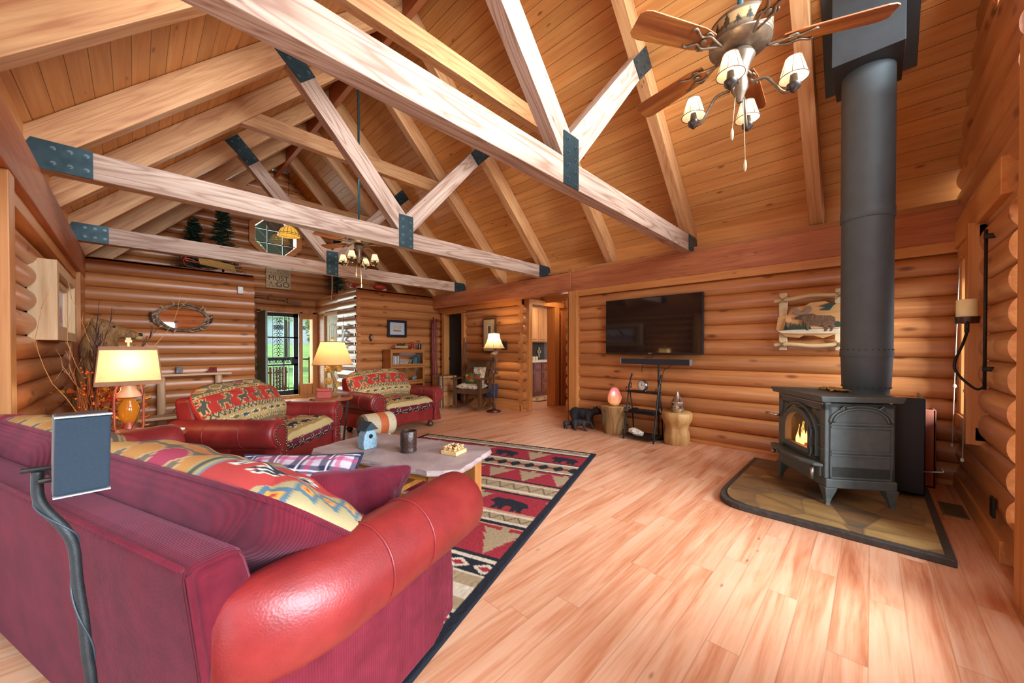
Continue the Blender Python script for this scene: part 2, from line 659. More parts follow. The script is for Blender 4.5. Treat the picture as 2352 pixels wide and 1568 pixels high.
# right wall (television wall)
m = MB()
log_wall(m, 'Y', Y0, 3.50, GX, -1, ztop=2.1)
m.box(GX + .0, GX + .2, Y0, 3.66, 0, 2.6)
struct(m.build('wall_right', M['log_y'], smooth=50))
m = MB().box(5.19, 5.23, Y0, 3.5, 0, 0.10)
struct(m.build('baseboard_right', M['trim_y'], bevel=.006))
m = MB().box(5.155, 5.25, Y0, 3.52, 2.115, 2.215)
struct(m.build('trim_1', M['trim_y'], bevel=.004))
# end of the television wall that turns into the passage
m = MB()
log_wall(m, 'X', 5.17, 7.6, 3.70, 1, ztop=2.1, bulge=.05)
m.box(5.17, 7.6, 3.62, 3.70, 0, 2.6)
struct(m.build('wall_passage', M['log_x'], smooth=50))
# right wall beyond the passage
m = MB()
log_wall(m, 'Y', 4.98, 6.72, 5.40, -1, ztop=2.1)
log_wall(m, 'Y', 7.60, YB + .02, 5.40, -1, ztop=2.1)
m.box(5.40, 5.5, 4.99, 6.80, 0, 2.6)
m.box(5.40, 5.5, 7.54, YB + .02, 0, 2.6)
m.box(5.40, 5.5, 6.80, 7.54, 2.08, 2.6)
struct(m.build('wall_hall', M['log_y'], smooth=50))
m = MB().box(5.33, 5.42, 4.95, YB, 2.118, 2.222)
struct(m.build('trim_2', M['trim_y'], bevel=.004))
m = MB().box(5.345, 5.40, 4.97, 6.72, 0, 0.13)
struct(m.build('baseboard_hall', M['trim_y'], bevel=.006))
# dark room behind the hall doorway
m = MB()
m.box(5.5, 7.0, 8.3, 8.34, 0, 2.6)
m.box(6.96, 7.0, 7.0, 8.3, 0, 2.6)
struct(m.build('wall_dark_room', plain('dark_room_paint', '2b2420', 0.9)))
# casing of the hall doorway
m = MB()
m.box(5.31, 5.52, 7.49, 7.60, 0, 2.09)
m.box(5.31, 5.52, 6.72, 6.82, 0, 2.09)
m.box(5.31, 5.52, 6.72, 7.60, 2.07, 2.118)
fr = m.build('door_2', M['trim_z'], bevel=.004)
struct(fr)
m = MB().box(5.46, 5.50, 6.82, 7.49, 0.01, 2.07)
dl = m.build('door_leaf', plain('dark_door_paint', '211f1e', 0.75, bump=.05), fr)
m = MB()
m.M = T(5.44, 7.44, 1.0)
m.ell((0, 0, 0), (.025, .03, .03))
m.build('door_knob', M['black'], dl, 180)

# wall with the kitchen doorway
m = MB()
log_wall(m, 'X', 5.36, 5.49, 4.95, -1, ztop=2.1)
log_wall(m, 'X', 6.60, 7.6, 4.95, -1, ztop=2.1)
log_wall(m, 'X', 5.36, 7.6, 4.95, -1, z0=2.24, n=2)
m.box(5.37, 5.52, 4.95, 5.07, 0, 2.6)
m.box(6.5, 7.6, 4.95, 5.07, 0, 2.6)
m.box(5.52, 6.5, 4.95, 5.07, 2.14, 2.6)
struct(m.build('wall_kitchen_side', M['log_x'], smooth=50))
m = MB().box(5.345, 5.48, 4.93, 5.0, 0, .13)
struct(m.build('trim_3', M['trim_x'], bevel=.005))
m = MB()
m.box(5.47, 5.575, 4.86, 5.08, 0, 2.14)
m.box(6.31, 6.47, 4.86, 5.08, 0, 2.14)
m.box(5.47, 6.62, 4.855, 5.08, 2.13, 2.235)
d3 = struct(m.build('door_3', M['trim_z'], bevel=.004))
m = MB().box(6.48, 7.2, 4.80, 4.84, 0.01, 2.06)
m.box(6.58, 7.1, 4.785, 4.80, 0.2, 0.95)
m.box(6.58, 7.1, 4.785, 4.80, 1.1, 1.95)
m.build('door_leaf', wood('door_pine', '9a562c', 'b06a38', 'bd7a46', 'Z', .45, .06), d3, bevel=.004)
# passage end and lid
m = MB().box(7.6, 7.7, 3.6, 5.07, 0, 2.6)
m.box(5.3, 7.7, 3.62, 5.0, 2.58, 2.62)
m.box(5.5, 8.7, 5.0, 8.4, 2.58, 2.62)
struct(m.build('wall_passage_end', M['log_y']))

# left wall
m = MB()
log_wall(m, 'Y', 3.40, 4.86, -.62, 1, ztop=2.1, bulge=.07)
log_wall(m, 'Y', 6.45, 7.25, -.62, 1, ztop=2.1, bulge=.07)
log_wall(m, 'Y', 4.86, 6.45, -.62, 1, z0=LOG_Z - LOG_H, n=7, bulge=.07)
log_wall(m, 'Y', 4.86, 6.45, -.62, 1, z0=LOG_Z + LOG_H * 9, n=1, bulge=.07)
m.box(-.85, -.68, 3.40, 4.86, 0, 2.6)
m.box(-.85, -.68, 6.45, YB, 0, 2.6)
m.box(-.85, -.68, 4.86, 6.45, 0, 1.35)
m.box(-.85, -.68, 4.86, 6.45, 1.95, 2.6)
m.box(-.85, -.62, Y0, 3.30, 2.1, 2.6)
m.box(-.85, -.62, Y0, 0.1, 0, 2.1)
m.box(-.85, -.62, 2.8, 3.42, 0, 2.1)
struct(m.build('wall_left', M['log_y'], smooth=50))
m = MB()
m.box(-.62, -.50, 3.42, 7.2, 2.115, 2.215)
struct(m.build('trim_4', M['trim_y'], bevel=.004))
m = MB().box(-.60, -.525, 7.0, 7.13, 0, 2.12)
struct(m.build('trim_5', M['trim_z'], bevel=.004))
# dark recess behind the picture window on the left wall
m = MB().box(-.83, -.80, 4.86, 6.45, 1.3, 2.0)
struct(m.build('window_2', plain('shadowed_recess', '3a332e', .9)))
# glass doors on the left, outside the picture but letting the daylight in
m = MB()
for y in (0.1, 1.45, 2.72):
    m.box(-.80, -.70, y, y + .08, 0, 2.1)
m.box(-.80, -.70, 0.1, 2.8, 0, .12)
m.box(-.80, -.70, 0.1, 2.8, 2.0, 2.1)
d4 = struct(m.build('door_4', M['trim_z']))
MB().box(-.755, -.745, .18, 2.72, .12, 2.0).build('door_glass', M['glass'], d4)

# cross walls: log partition with the mirror, and the wall with the bookcase
m = MB()
log_wall(m, 'X', XL - .1, 1.475, YB, -1, ztop=2.5)
m.box(XL - .1, 1.475, YB, YB + .12, 0, 2.53)
log_wall(m, 'X', 1.475 - .001, 1.476, YB + .12, -1, n=0)
struct(m.build('wall_partition', M['log_x'], smooth=50))
m = MB()
log_wall(m, 'X', 3.27, 5.40, YB, -1, ztop=2.5)
m.box(3.27, 5.40, YB, YB + .12, 0, 2.53)
struct(m.build('wall_bookcase_side', M['log_x'], smooth=50))
# return walls of the entry
m = MB()
log_wall(m, 'Y', YB - .02, 8.78, 3.30, -1, ztop=2.5)
log_wall(m, 'Y', 8.78, Y1, 3.34, -1, z0=LOG_Z + 10 * LOG_H, n=2)
m.box(3.30, 3.42, YB, 8.82, 0, 2.53)
m.box(3.34, 3.42, 9.70, Y1, 0, 2.53)
m.box(3.34, 3.42, 8.8, 9.75, 2.08, 2.53)
struct(m.build('wall_entry_right', M['log_y'], smooth=50))
m = MB()
log_wall(m, 'Y', YB, Y1, 1.44, 1, ztop=2.5)
m.box(1.36, 1.44, YB + .1, Y1, 0, 2.53)
struct(m.build('wall_entry_left', M['log_y'], smooth=50))
# tops of the two closets
m = MB().box(XL - .3, 1.46, YB + .0, Y1, 2.48, 2.52)
m.box(3.32, 5.5, YB + .0, Y1, 2.48, 2.52)
struct(m.build('ceiling_closet', M['trim_x']))
# closet door in the entry
m = MB()
m.box(3.28, 3.40, 8.76, 8.84, 0, 2.09)
m.box(3.28, 3.40, 9.68, 9.76, 0, 2.09)
m.box(3.28, 3.40, 8.76, 9.76, 2.05, 2.12)
d5 = struct(m.build('door_5', M['trim_z'], bevel=.004))
CREAM = plain('cream_paint', 'd8d3b4', .5)
m = MB().box(3.33, 3.37, 8.84, 9.68, .01, 2.05)
lf = m.build('door_leaf', CREAM, d5)
m = MB()
for y0, y1 in ((8.95, 9.22), (9.30, 9.57)):
    m.box(3.318, 3.33, y0, y1, .25, .9)
for y0 in (8.97, 9.09, 9.21, 9.33, 9.45):
    m.box(3.318, 3.33, y0, y0 + .10, 1.05, 1.75 + .10 * math.sin((y0 - 8.92) / .63 * PI))
m.build('door_panel', CREAM, lf, bevel=.006)

# front wall: log gable with octagon window, door and sidelight
def gable_cut(zb, zt, a0, a1):
    zt = zt
    return max(a0, zb - 3.38), min(a1, 8.22 - zb)


m = MB()
DX0, DX1 = 2.08, 3.34     # opening for door and sidelight
OCX, OCZ, OCR = 2.42, 3.95, .47
for k in range(29):
    zb = 0.017 + k * LOG_H
    a0, a1 = gable_cut(zb, zb + LOG_H, -.5, 5.5)
    spans = [(a0, a1)]
    if zb < 2.10:
        spans = [(1.40, DX0 - .02), (DX1 + .0, 3.5)]
    zc = zb + LOG_H / 2
    if abs(zc - OCZ) < OCR + .02:
        hw = OCR if abs(zc - OCZ) < .22 else OCR - (abs(zc - OCZ) - .22)
        spans = [(a0, OCX - hw - .02), (OCX + hw + .02, a1)]
    for s0, s1 in spans:
        if s1 - s0 > .03:
            log_wall(m, 'X', s0, s1, Y1, -1, z0=zb, n=1)
            m.box(s0, s1, Y1, Y1 + .15, zb, zb + LOG_H)
m.box(-.8, 1.5, Y1 + .02, Y1 + .15, 0, 2.6)
m.box(3.3, 5.6, Y1 + .02, Y1 + .15, 0, 2.6)
struct(m.build('wall_front', M['log_x'], smooth=50))

# gable wall behind the camera with its windows (only the right end is in the picture)
m = MB()
GW = [(-.1, 3.35, .25, 2.1), (4.33, 5.0, .68, 2.03)]
for k in range(29):
    zb = 0.017 + k * LOG_H
    a0, a1 = gable_cut(zb, zb + LOG_H, -.6, 5.3)
    zc = zb + LOG_H / 2
    if zc < .25:
        spans = [(a0, a1)]
    elif zc < .68:
        spans = [(a0, -.1), (.95, 1.9), (3.45, a1)]
    elif zc < 2.1:
        spans = [(a0, -.1), (.95, 1.9), (3.45, 4.24), (5.06, a1)]
    elif zc < 2.75:
        spans = [(a0, a1)]
    elif zc < 3.42:
        spans = [(a0, .75), (3.3, a1)]
    elif zc < 4.12:
        spans = [(a0, .75), (3.3, 3.45), (3.93, a1)]
    elif zc < 4.6:
        spans = [(a0, .75), (3.3, a1)]
    else:
        spans = [(a0, a1)]
    for s0, s1 in spans:
        if s1 - s0 > .05:
            log_wall(m, 'X', s0, s1, Y0, 1, z0=zb, n=1)
            m.box(s0, s1, Y0 - .15, Y0, zb, zb + LOG_H)
struct(m.build('wall_gable', M['log_x'], smooth=50))
m = MB()
for x in (-.1, .95, 1.9, 3.35):
    m.box(x - .05, x + .05, Y0 - .12, Y0 + .02, .2, 2.15)
m.box(-.15, 3.45, Y0 - .12, Y0 + .02, .17, .27)
m.box(-.15, 3.45, Y0 - .12, Y0 + .02, 2.06, 2.16)
w3 = struct(m.build('window_3', M['trim_z'], bevel=.004))
MB().box(-.1, .95, Y0 - .07, Y0 - .06, .25, 2.1).box(1.9, 3.4, Y0 - .07, Y0 - .06, .25, 2.1).build('window_pane', M['glass'], w3)
m = MB()
for x in (.75, 1.6, 2.45, 3.3):
    m.box(x - .05, x + .05, Y0 - .12, Y0 + .02, 2.72, 4.62)
m.box(.7, 3.35, Y0 - .12, Y0 + .02, 2.70, 2.80)
m.box(.7, 3.35, Y0 - .12, Y0 + .02, 4.55, 4.65)
m.box(3.43, 3.97, Y0 - .12, Y0 + .03, 3.38, 3.46)
m.box(3.90, 3.97, Y0 - .12, Y0 + .03, 3.4, 4.2)
w4 = struct(m.build('window_4', M['trim_z'], bevel=.004))
MB().box(.75, 3.3, Y0 - .07, Y0 - .06, 2.75, 4.6).box(3.45, 3.95, Y0 - .07, Y0 - .06, 3.44, 4.15).build('window_pane', M['glass'], w4)
# ============================================================ timber frame
def timber(name, poly, y0, y1, mat, ang=0, origin=(0, 0), parent=None, ploc=(0, 0, 0), bevel=.004):
    """bar with an outline in the x-z plane, grain along a line at ang degrees"""
    rot = Matrix.Rotation(math.radians(-ang), 4, 'Y')
    inv = rot.inverted()
    ym = (y0 + y1) / 2
    lp = [inv @ Vector((x - origin[0], 0, z - origin[1])) for x, z in poly]
    m = MB()
    h = (y1 - y0) / 2
    vs = [(p.x, -h, p.z) for p in lp] + [(p.x, h, p.z) for p in lp]
    n = len(lp)
    m.add(vs, [tuple(range(n)), tuple(range(2 * n - 1, n - 1, -1))] + [(i, n + i, n + (i + 1) % n, (i + 1) % n) for i in range(n)])
    o = m.build(name, mat, parent, bevel=bevel)
    o.rotation_euler = (0, math.radians(-ang), 0)
    o.location = (origin[0] - ploc[0], ym - ploc[1], origin[1] - ploc[2])
    return o


mir = lambda poly: [(2 * RX - x, z) for x, z in reversed(poly)]
RAF_L = [(-.50, 2.53), (RX - .04, RX - .04 + 3.03), (RX - .04, RX - .04 + 3.345), (-.81, 2.535)]
RAF_R = mir(RAF_L)


def rafter(side, yc, label):
    p = RAF_L if side == 'L' else RAF_R
    o = timber('rafter', p, yc - .06, yc + .06, M['rafter'], 45 if side == 'L' else -45, (1.0, 4.1) if side == 'L' else (3.84, 4.1))
    return tag(o, label, 'rafter', 'free rafters between the trusses')


for yc, lr, ll in (
        (0.44, 'reddish timber rafter on the right roof slope beside the dark stove pipe', None),
        (2.97, 'timber rafter of the right slope meeting the wall beam between the two nearest trusses', 'huge pale timber rafter across the top left corner of the photo'),
        (5.45, 'timber rafter of the right slope between the second and third trusses', 'timber rafter of the left slope just behind the second truss'),
        (8.0, 'timber rafter of the right slope just behind the third truss', 'timber rafter of the left slope just behind the third truss'),
        (9.4, 'farthest rafter of the right slope, next to the log gable', 'farthest rafter of the left slope, next to the log gable')):
    rafter('R', yc, lr)
    if ll:
        rafter('L', yc, ll)

BOLTS = random.Random(3)


def plate(name, poly, yf, parent, ploc, bolts):
    m = MB()
    n = len(poly)
    y0, y1 = yf - .008, yf
    m.add([(x - ploc[0], y0 - ploc[1], z - ploc[2]) for x, z in poly] + [(x - ploc[0], y1 - ploc[1], z - ploc[2]) for x, z in poly],
          [tuple(range(n)), tuple(range(2 * n - 1, n - 1, -1))] + [(i, n + i, n + (i + 1) % n, (i + 1) % n) for i in range(n)])
    m.cur = 1
    for x, z in bolts:
        m.M = T(x - ploc[0], y0 - ploc[1], z - ploc[2]) @ R('X', 90)
        m.cyl(.016, 0, .004, 10)
        m.cyl(.009, .004, .014, 6)
    m.M = Matrix()
    m.build(name, [M['gusset'], M['bolt']], parent)


def truss(yf, label, th=.12):
    loc = (RX, yf, 2.53)
    t = thing('roof_truss', label, 'truss', loc, 0, 'roof trusses')
    timber('tie_beam', [(-.62, 2.53), (5.46, 2.53), (5.33, 2.735), (-.49, 2.735)], yf, yf + th, M['fir_x'], 0, (RX, 2.63), t, loc)
    timber('rafter', RAF_L, yf, yf + th, M['rafter'], 45, (1.0, 4.1), t, loc)
    timber('rafter', RAF_R, yf, yf + th, M['rafter'], -45, (3.84, 4.1), t, loc)
    br = [(2.323, 2.735), (2.42, 2.735), (2.42, 2.95), (1.23, 4.26), (1.096, 4.126)]
    timber('web_brace', br, yf + .002, yf + th - .002, M['fir_x'], -47.8, (1.75, 3.4), t, loc)
    timber('web_brace', mir(br), yf + .002, yf + th - .002, M['fir_x'], 47.8, (3.09, 3.4), t, loc)
    cz = [2.58, 2.68, 2.78, 2.88]
    plate('center_plate', [(2.323, 2.525), (2.52, 2.525), (2.52, 2.935), (2.323, 2.935)], yf, t, loc,
          [(2.37, z) for z in cz] + [(2.478, z - .03) for z in cz])
    ub = [(1.22, 3.99), (1.36, 4.12), (1.085, 4.415), (.935, 4.265)]
    bb = [(1.20, 4.05), (1.29, 4.13), (1.11, 4.18), (1.19, 4.26), (1.02, 4.28), (1.10, 4.355)]
    plate('upper_plate', ub, yf, t, loc, bb)
    plate('upper_plate', mir(ub), yf, t, loc, mir(bb))
    plate('end_plate', [(-.6, 2.53), (-.208, 2.53), (-.208, 2.738), (-.5, 2.738)], yf, t, loc,
          [(-.40 + i * .08, z) for i in range(3) for z in (2.585, 2.69)])
    plate('end_plate', [(5.05, 2.53), (5.38, 2.53), (5.345, 2.71), (5.3, 2.738), (5.05, 2.738)], yf, t, loc,
          [(5.10 + i * .08, z) for i in range(3) for z in (2.57, 2.70)])
    return t


truss(1.71, 'nearest roof truss, its pale tie beam sweeping across the top of the photo')
truss(4.24, 'middle roof truss with dark blue steel plates, above the two red armchairs')
truss(6.73, 'farthest roof truss, its tie beam crossing in front of the octagon window')

for yc, lb in ((2.97, 'timber collar tie high between rafters, just behind the nearest truss'),
               (5.45, 'timber collar tie high between rafters, just behind the middle truss'),
               (8.0, 'timber collar tie high between rafters, just behind the farthest truss')):
    o = timber('collar_tie', [(.91, 3.94), (3.93, 3.94), (3.73, 4.14), (1.11, 4.14)], yc - .05, yc + .05, M['rafter'], 0, (RX, 4.04))
    tag(o, lb, 'beam', 'collar ties')

m = MB().box(RX - .04, RX + .04, Y0, Y1, 5.38, 5.80)
tag(m.build('ridge_beam', M['beam_y'], bevel=.004), 'long ridge board at the peak where all the rafters meet', 'beam')
m = MB().box(-.64, XL, Y0, YB - .03, 2.215, 2.54)
tag(m.build('plate_beam', M['beam_y'], bevel=.008), 'heavy timber beam along the top of the left wall', 'beam', 'plate beams')
m = MB().box(5.165, 5.36, Y0, 3.634, 2.215, 2.535)
tag(m.build('plate_beam', M['beam_y'], bevel=.008), 'heavy reddish timber beam along the wall above the television', 'beam', 'plate beams')
m = MB().box(5.145, 5.36, 3.636, YB - .01, 2.215, 2.535)
tag(m.build('plate_beam', M['beam_y'], bevel=.008), 'heavy timber beam above the hall door and kitchen passage', 'beam', 'plate beams')
for k, (x0, x1) in enumerate(((5.37, 5.40), (-.56, -.53))):
    m = MB().box(x0, x1, Y0, Y1, 2.53, 2.86 if k == 0 else 2.82)
    struct(m.build('trim_%d' % (6 + k), M['trim_y']))
m = MB().box(5.125, 5.30, 3.49, 3.665, 0, 2.215)
tag(m.build('wall_post', M['trim_z'], bevel=.012), 'square pine post with a knot at the corner of the television wall', 'post', 'wall posts')
m = MB().box(-.66, XL - .005, 3.33, 3.47, 0, 2.215)
tag(m.build('wall_post', M['trim_z'], bevel=.006), 'square pine post at the left edge of the photo', 'post', 'wall posts')
m = MB().box(-.62, XL - .005, 7.13, YB - .07, 0, 2.215)
tag(m.build('wall_post', M['trim_z'], bevel=.006), 'broad pine post in the corner behind the carved bear', 'post', 'wall posts')

# ------------------------------------------------------------ openings of the front wall
m = MB()
def octo(r):
    return [(OCX + r / math.cos(PI / 8) * math.cos(PI / 8 + k * PI / 4), OCZ + r / math.cos(PI / 8) * math.sin(PI / 8 + k * PI / 4)) for k in range(8)]
o0, o1 = octo(.55), octo(.43)
for k in range(8):
    a, b, c, d = o0[k], o0[(k + 1) % 8], o1[(k + 1) % 8], o1[k]
    m.add([(p[0], Y1 - .10, p[1]) for p in (a, b, c, d)] + [(p[0], Y1 + .16, p[1]) for p in (a, b, c, d)],
          [(0, 1, 2, 3), (7, 6, 5, 4), (0, 4, 5, 1), (1, 5, 6, 2), (2, 6, 7, 3), (3, 7, 4, 0)])
w5 = struct(m.build('window_5', M['trim_x'], bevel=.004))
m = MB()
m.add([(x, Y1 + .05, z) for x, z in octo(.435)], [tuple(range(8))])
m.build('window_pane', M['glass'], w5)
m = MB()
for d in (-.16, .16):
    m.box(OCX + d - .009, OCX + d + .009, Y1 + .02, Y1 + .045, OCZ - .43, OCZ + .43)
    m.box(OCX - .43, OCX + .43, Y1 + .02, Y1 + .045, OCZ + d - .009, OCZ + d + .009)
m.build('muntin_grid', M['black'], w5)

# door with iron scrollwork, jambs, sidelight
m = MB()
m.box(DX0 - .06, DX0 + .02, Y1 - .07, Y1 + .16, 0, 2.17)
m.box(2.93, 2.99, Y1 - .07, Y1 + .16, 0, 2.17)
m.box(3.22, 3.36, Y1 - .07, Y1 + .16, 0, 2.17)
m.box(2.97, 3.25, Y1 - .03, Y1 + .12, 0, .34)
m.box(2.97, 3.25, Y1 - .03, Y1 + .12, 2.0, 2.17)
m.box(DX0 - .06, 3.36, Y1 - .07, Y1 + .16, 2.13, 2.24)
m.box(DX0 - .06, 3.36, Y1 - .08, Y1 + .16, 0, .07)
d1 = struct(m.build('door_1', M['trim_z'], bevel=.004))
m = MB()
m.box(2.99, 3.22, Y1 + .03, Y1 + .04, .34, 2.0)
m.build('sidelight_pane', M['glass'], d1)
m = MB()
YD = Y1 + .06
def dr(x0, x1, z0, z1, t=.02):
    m.box(x0, x1, YD - t, YD + t, z0, z1)
dr(2.10, 2.16, .08, 2.12); dr(2.81, 2.92, .08, 2.12); dr(2.10, 2.92, 2.03, 2.12); dr(2.10, 2.92, .08, .2)
dr(2.10, 2.92, .98, 1.03); dr(2.10, 2.92, .82, .86); dr(2.10, 2.92, 1.50, 1.535)
sd = m.build('security_door', M['black'], d1)
m = MB()
for x in (2.22, 2.36, 2.61, 2.70):
    m.box(x - .007, x + .007, YD - .01, YD + .01, 1.03, 2.03)
    m.box(x - .007, x + .007, YD - .01, YD + .01, .2, .82)
m.build('door_bars', M['black'], sd)
m = MB()
def curl(cx, cz, r, a0, turns, sgn, w=.009):
    p = [(cx + r * (1 - .75 * i / 14) * math.cos(a0 + sgn * turns * 2 * PI * i / 14), YD, cz + r * (1 - .75 * i / 14) * math.sin(a0 + sgn * turns * 2 * PI * i / 14)) for i in range(15)]
    m.tube(p, w, 5)
for z in [1.07 + .093 * i for i in range(10)] + [.24 + .093 * i for i in range(6)]:
    for sg in (1, -1):
        curl(2.485 + sg * .05, z + .045, .05, PI / 2 * (1 - sg) + .3, .9, sg)
    m.ell((2.485, YD, z), (.02, .01, .022), 8, 6)
for x in (2.24, 2.36, 2.5, 2.63, 2.75):
    curl(x - .03, .92, .05, 0, 1.1, 1)
    curl(x + .03, .92, .05, PI, 1.1, -1)
m.build('iron_scrollwork', M['black'], sd, 180)
m = MB()
m.box(2.75, 2.84, YD - .045, YD - .02, .86, 1.0)
m.M = T(2.79, YD - .05, .93) @ R('X', 90)
m.cyl(.03, 0, .03, 12)
m.build('lock_handle', M['black'], sd, 40)
# inner door leaf standing open, pale edge toward the room
m = MB().box(2.02, 2.06, 9.55, Y1 - .08, .05, 2.10)
m.build('open_door_leaf', plain('grey_green_paint', '8fa79b', .5), d1, bevel=.004)

# ------------------------------------------------------------ window at the right edge
m = MB()
m.box(4.24, 4.34, Y0 + .0, Y0 + .10, .55, 2.16)
m.box(5.04, 5.155, Y0 + .0, Y0 + .045, .55, 2.16)
m.box(4.24, 5.155, Y0 + .0, Y0 + .05, 2.03, 2.14)
m.box(4.24, 5.155, Y0 - .02, Y0 + .06, .58, .68)
m.box(4.33, 4.36, Y0 - .16, Y0 + .08, .68, 2.03)
m.box(5.02, 5.06, Y0 - .19, Y0 + .04, .68, 2.03)
m.box(4.33, 5.04, Y0 - .19, Y0 + .04, 2.0, 2.03)
m.box(4.33, 5.04, Y0 - .19, Y0 + .04, .66, .69)
w1 = struct(m.build('window_1', M['trim_z'], bevel=.004))
MB().box(4.34, 5.03, Y0 - .185, Y0 - .175, .68, 2.03).build('window_pane', M['glass'], w1)
m = MB().box(4.36, 5.01, Y0 - .13, Y0 - .11, 1.86, 2.0)
for k in range(5):
    m.box(4.36, 5.01, Y0 - .135, Y0 - .10, 1.86 + k * .028, 1.872 + k * .028)
m.build('window_blind', plain('pale_green_blind', 'b9d0c4', .6), w1)
for nm, x, y, z1, z0 in (('blind_cord', 5.00, Y0 + .075, 1.95, .40), ('blind_cord', 4.50, Y0 + .075, 1.95, .38)):
    m = MB().tube([(x, y - .02, z1), (x, y, 1.0), (x, y + .01, z0)], .003, 6)
    m.ell((x, y + .01, z0), (.012, .012, .018), 8, 6)
    m.ell((x, y, .92), (.012, .012, .018), 8, 6)
    m.build(nm, plain('cord_white', 'd9d2c0', .7), w1, 180)
m = MB()
m.box(2.76, 3.02, Y0 + .0, Y0 + .09, 0, 2.75)
tag(m.build('wall_post', M['trim_z'], bevel=.006), 'flat pine post at the right edge of the photo beside the candle sconce', 'post', 'wall posts')
m = MB().box(3.5, 5.2, Y0 + .0, Y0 + .06, 0, .13)
struct(m.build('baseboard_gable', M['trim_x'], bevel=.005))
m = MB().box(3.5, 5.2, Y0 - .02, Y0 + .07, 2.14, 2.36)
struct(m.build('trim_8', M['trim_x'], bevel=.005))
# ============================================================ stove corner
SLATE = None
def slate_mat():
    t = NT('slate_tiles')
    v = t.coords()
    vo = t.n('ShaderNodeTexVoronoi', {'Vector': t.mapping(v, (1, 1.25, 1), rot=(0, 0, .5)), 'Scale': 2.9})
    ve = t.n('ShaderNodeTexVoronoi', {'Vector': t.mapping(v, (1, 1.25, 1), rot=(0, 0, .5)), 'Scale': 2.9}, feature='DISTANCE_TO_EDGE').outputs[0]
    n1 = t.noise(t.mapping(v, (9, 3, 3), rot=(0, 0, .5)), 1.0, 6, .65, .8)
    wn = t.n('ShaderNodeTexWhiteNoise', {'Vector': vo.outputs['Color']}, noise_dimensions='3D').outputs[0]
    f = t.math('ADD', t.math('MULTIPLY', n1, .65), t.math('MULTIPLY', wn, .35))
    c = t.ramp(f, [(.28, C('51483c')), (.42, C('775837')), (.55, C('8d6b3e')), (.72, C('a3834f'))])
    g = t.ramp(ve, [(0.0, (1, 1, 1)), (.02, (1, 1, 1)), (.032, (0, 0, 0))])
    c = t.mix(t.math('MULTIPLY', g, .45), c, C('54452f'))
    t.set(Base_Color=c, Roughness=.5, Normal=t.bump(n1, .3, .01))
    return t.m
hp = [(3.25, -.36), (4.80, -.36), (4.80, .92), (3.60, .92)]
# round the left corner
hp += [tuple(p) for p in bez((3.60, .92), (3.36, .92), (3.25, .84), (3.25, .66), 8)]
h = thing('hearth_pad', 'low raised slate hearth pad under the black wood stove', 'hearth', (4.0, .28, 0))
m = MB(); m.M = T(-4.0, -.28, 0)
m.prism(hp, 0.0, .042)
m.build('stone_edge', plain('hearth_edge_stone', '3a3631', .55, 0, .3, 30, .4, 60), h, bevel=.005)
m = MB(); m.M = T(-4.0, -.28, 0)
cx, cyy = 4.0, .28
m.prism([(cx + (x - cx) * .945, cyy + (y - cyy) * .93) for x, y in hp], .04, .05)
m.build('slate_top', slate_mat(), h, bevel=.003)

CAST = plain('cast_iron_grey', '565d59', .55, .15, .12, 20, .18, 400)
CASTD = plain('cast_iron_dark', '2a2e2c', .6, .25, .12, 20, .15, 400)
st = thing('wood_stove', 'black cast iron wood stove with arched glass door and fire burning inside', 'stove', (3.702, .246, .05), 213.9)
# local frame: x from the near right corner (-) ... front face runs along -x, depth along +y
SW, SD = .67, .46
m = MB()
m.box(-SW, -SW + .02, .012, SD, .13, .78); m.box(-.02, 0, .012, SD, .13, .78); m.box(-SW, 0, SD - .02, SD, .13, .78)
m.box(-SW, 0, .012, SD, .13, .30); m.box(-SW, 0, .012, SD, .74, .78)
m.box(-SW, 0, .012, .03, .13, .37); m.box(-SW, 0, .012, .03, .695, .78); m.box(-SW, -SW + .155, .012, .03, .3, .74); m.box(-.155, 0, .012, .03, .3, .74)
m.box(-SW - .01, .01, .0, SD + .01, .13, .20)
m.box(-SW, -SW + .06, -.004, .05, .2, .78)
m.box(-.06, 0, -.004, .05, .2, .78)
m.box(-SW, 0, -.004, .04, .72, .79)
body = m.build('stove_body', CAST, st, bevel=.008)
m = MB()
m.hexa([(-SW - .03, -.04, .79), (.03, -.04, .79), (.03, SD + .03, .79), (-SW - .03, SD + .03, .79)],
       [(-SW - .045, -.055, .835), (.045, -.055, .835), (.045, SD + .04, .835), (-SW - .045, SD + .04, .835)])
m.build('stove_top', CAST, st, bevel=.006)
m = MB()
m.box(-SW + .02, -.02, -.012, .0, .768, .776)
m.build('top_vent', plain('vent_chrome', '8d8f8e', .3, .8), st)
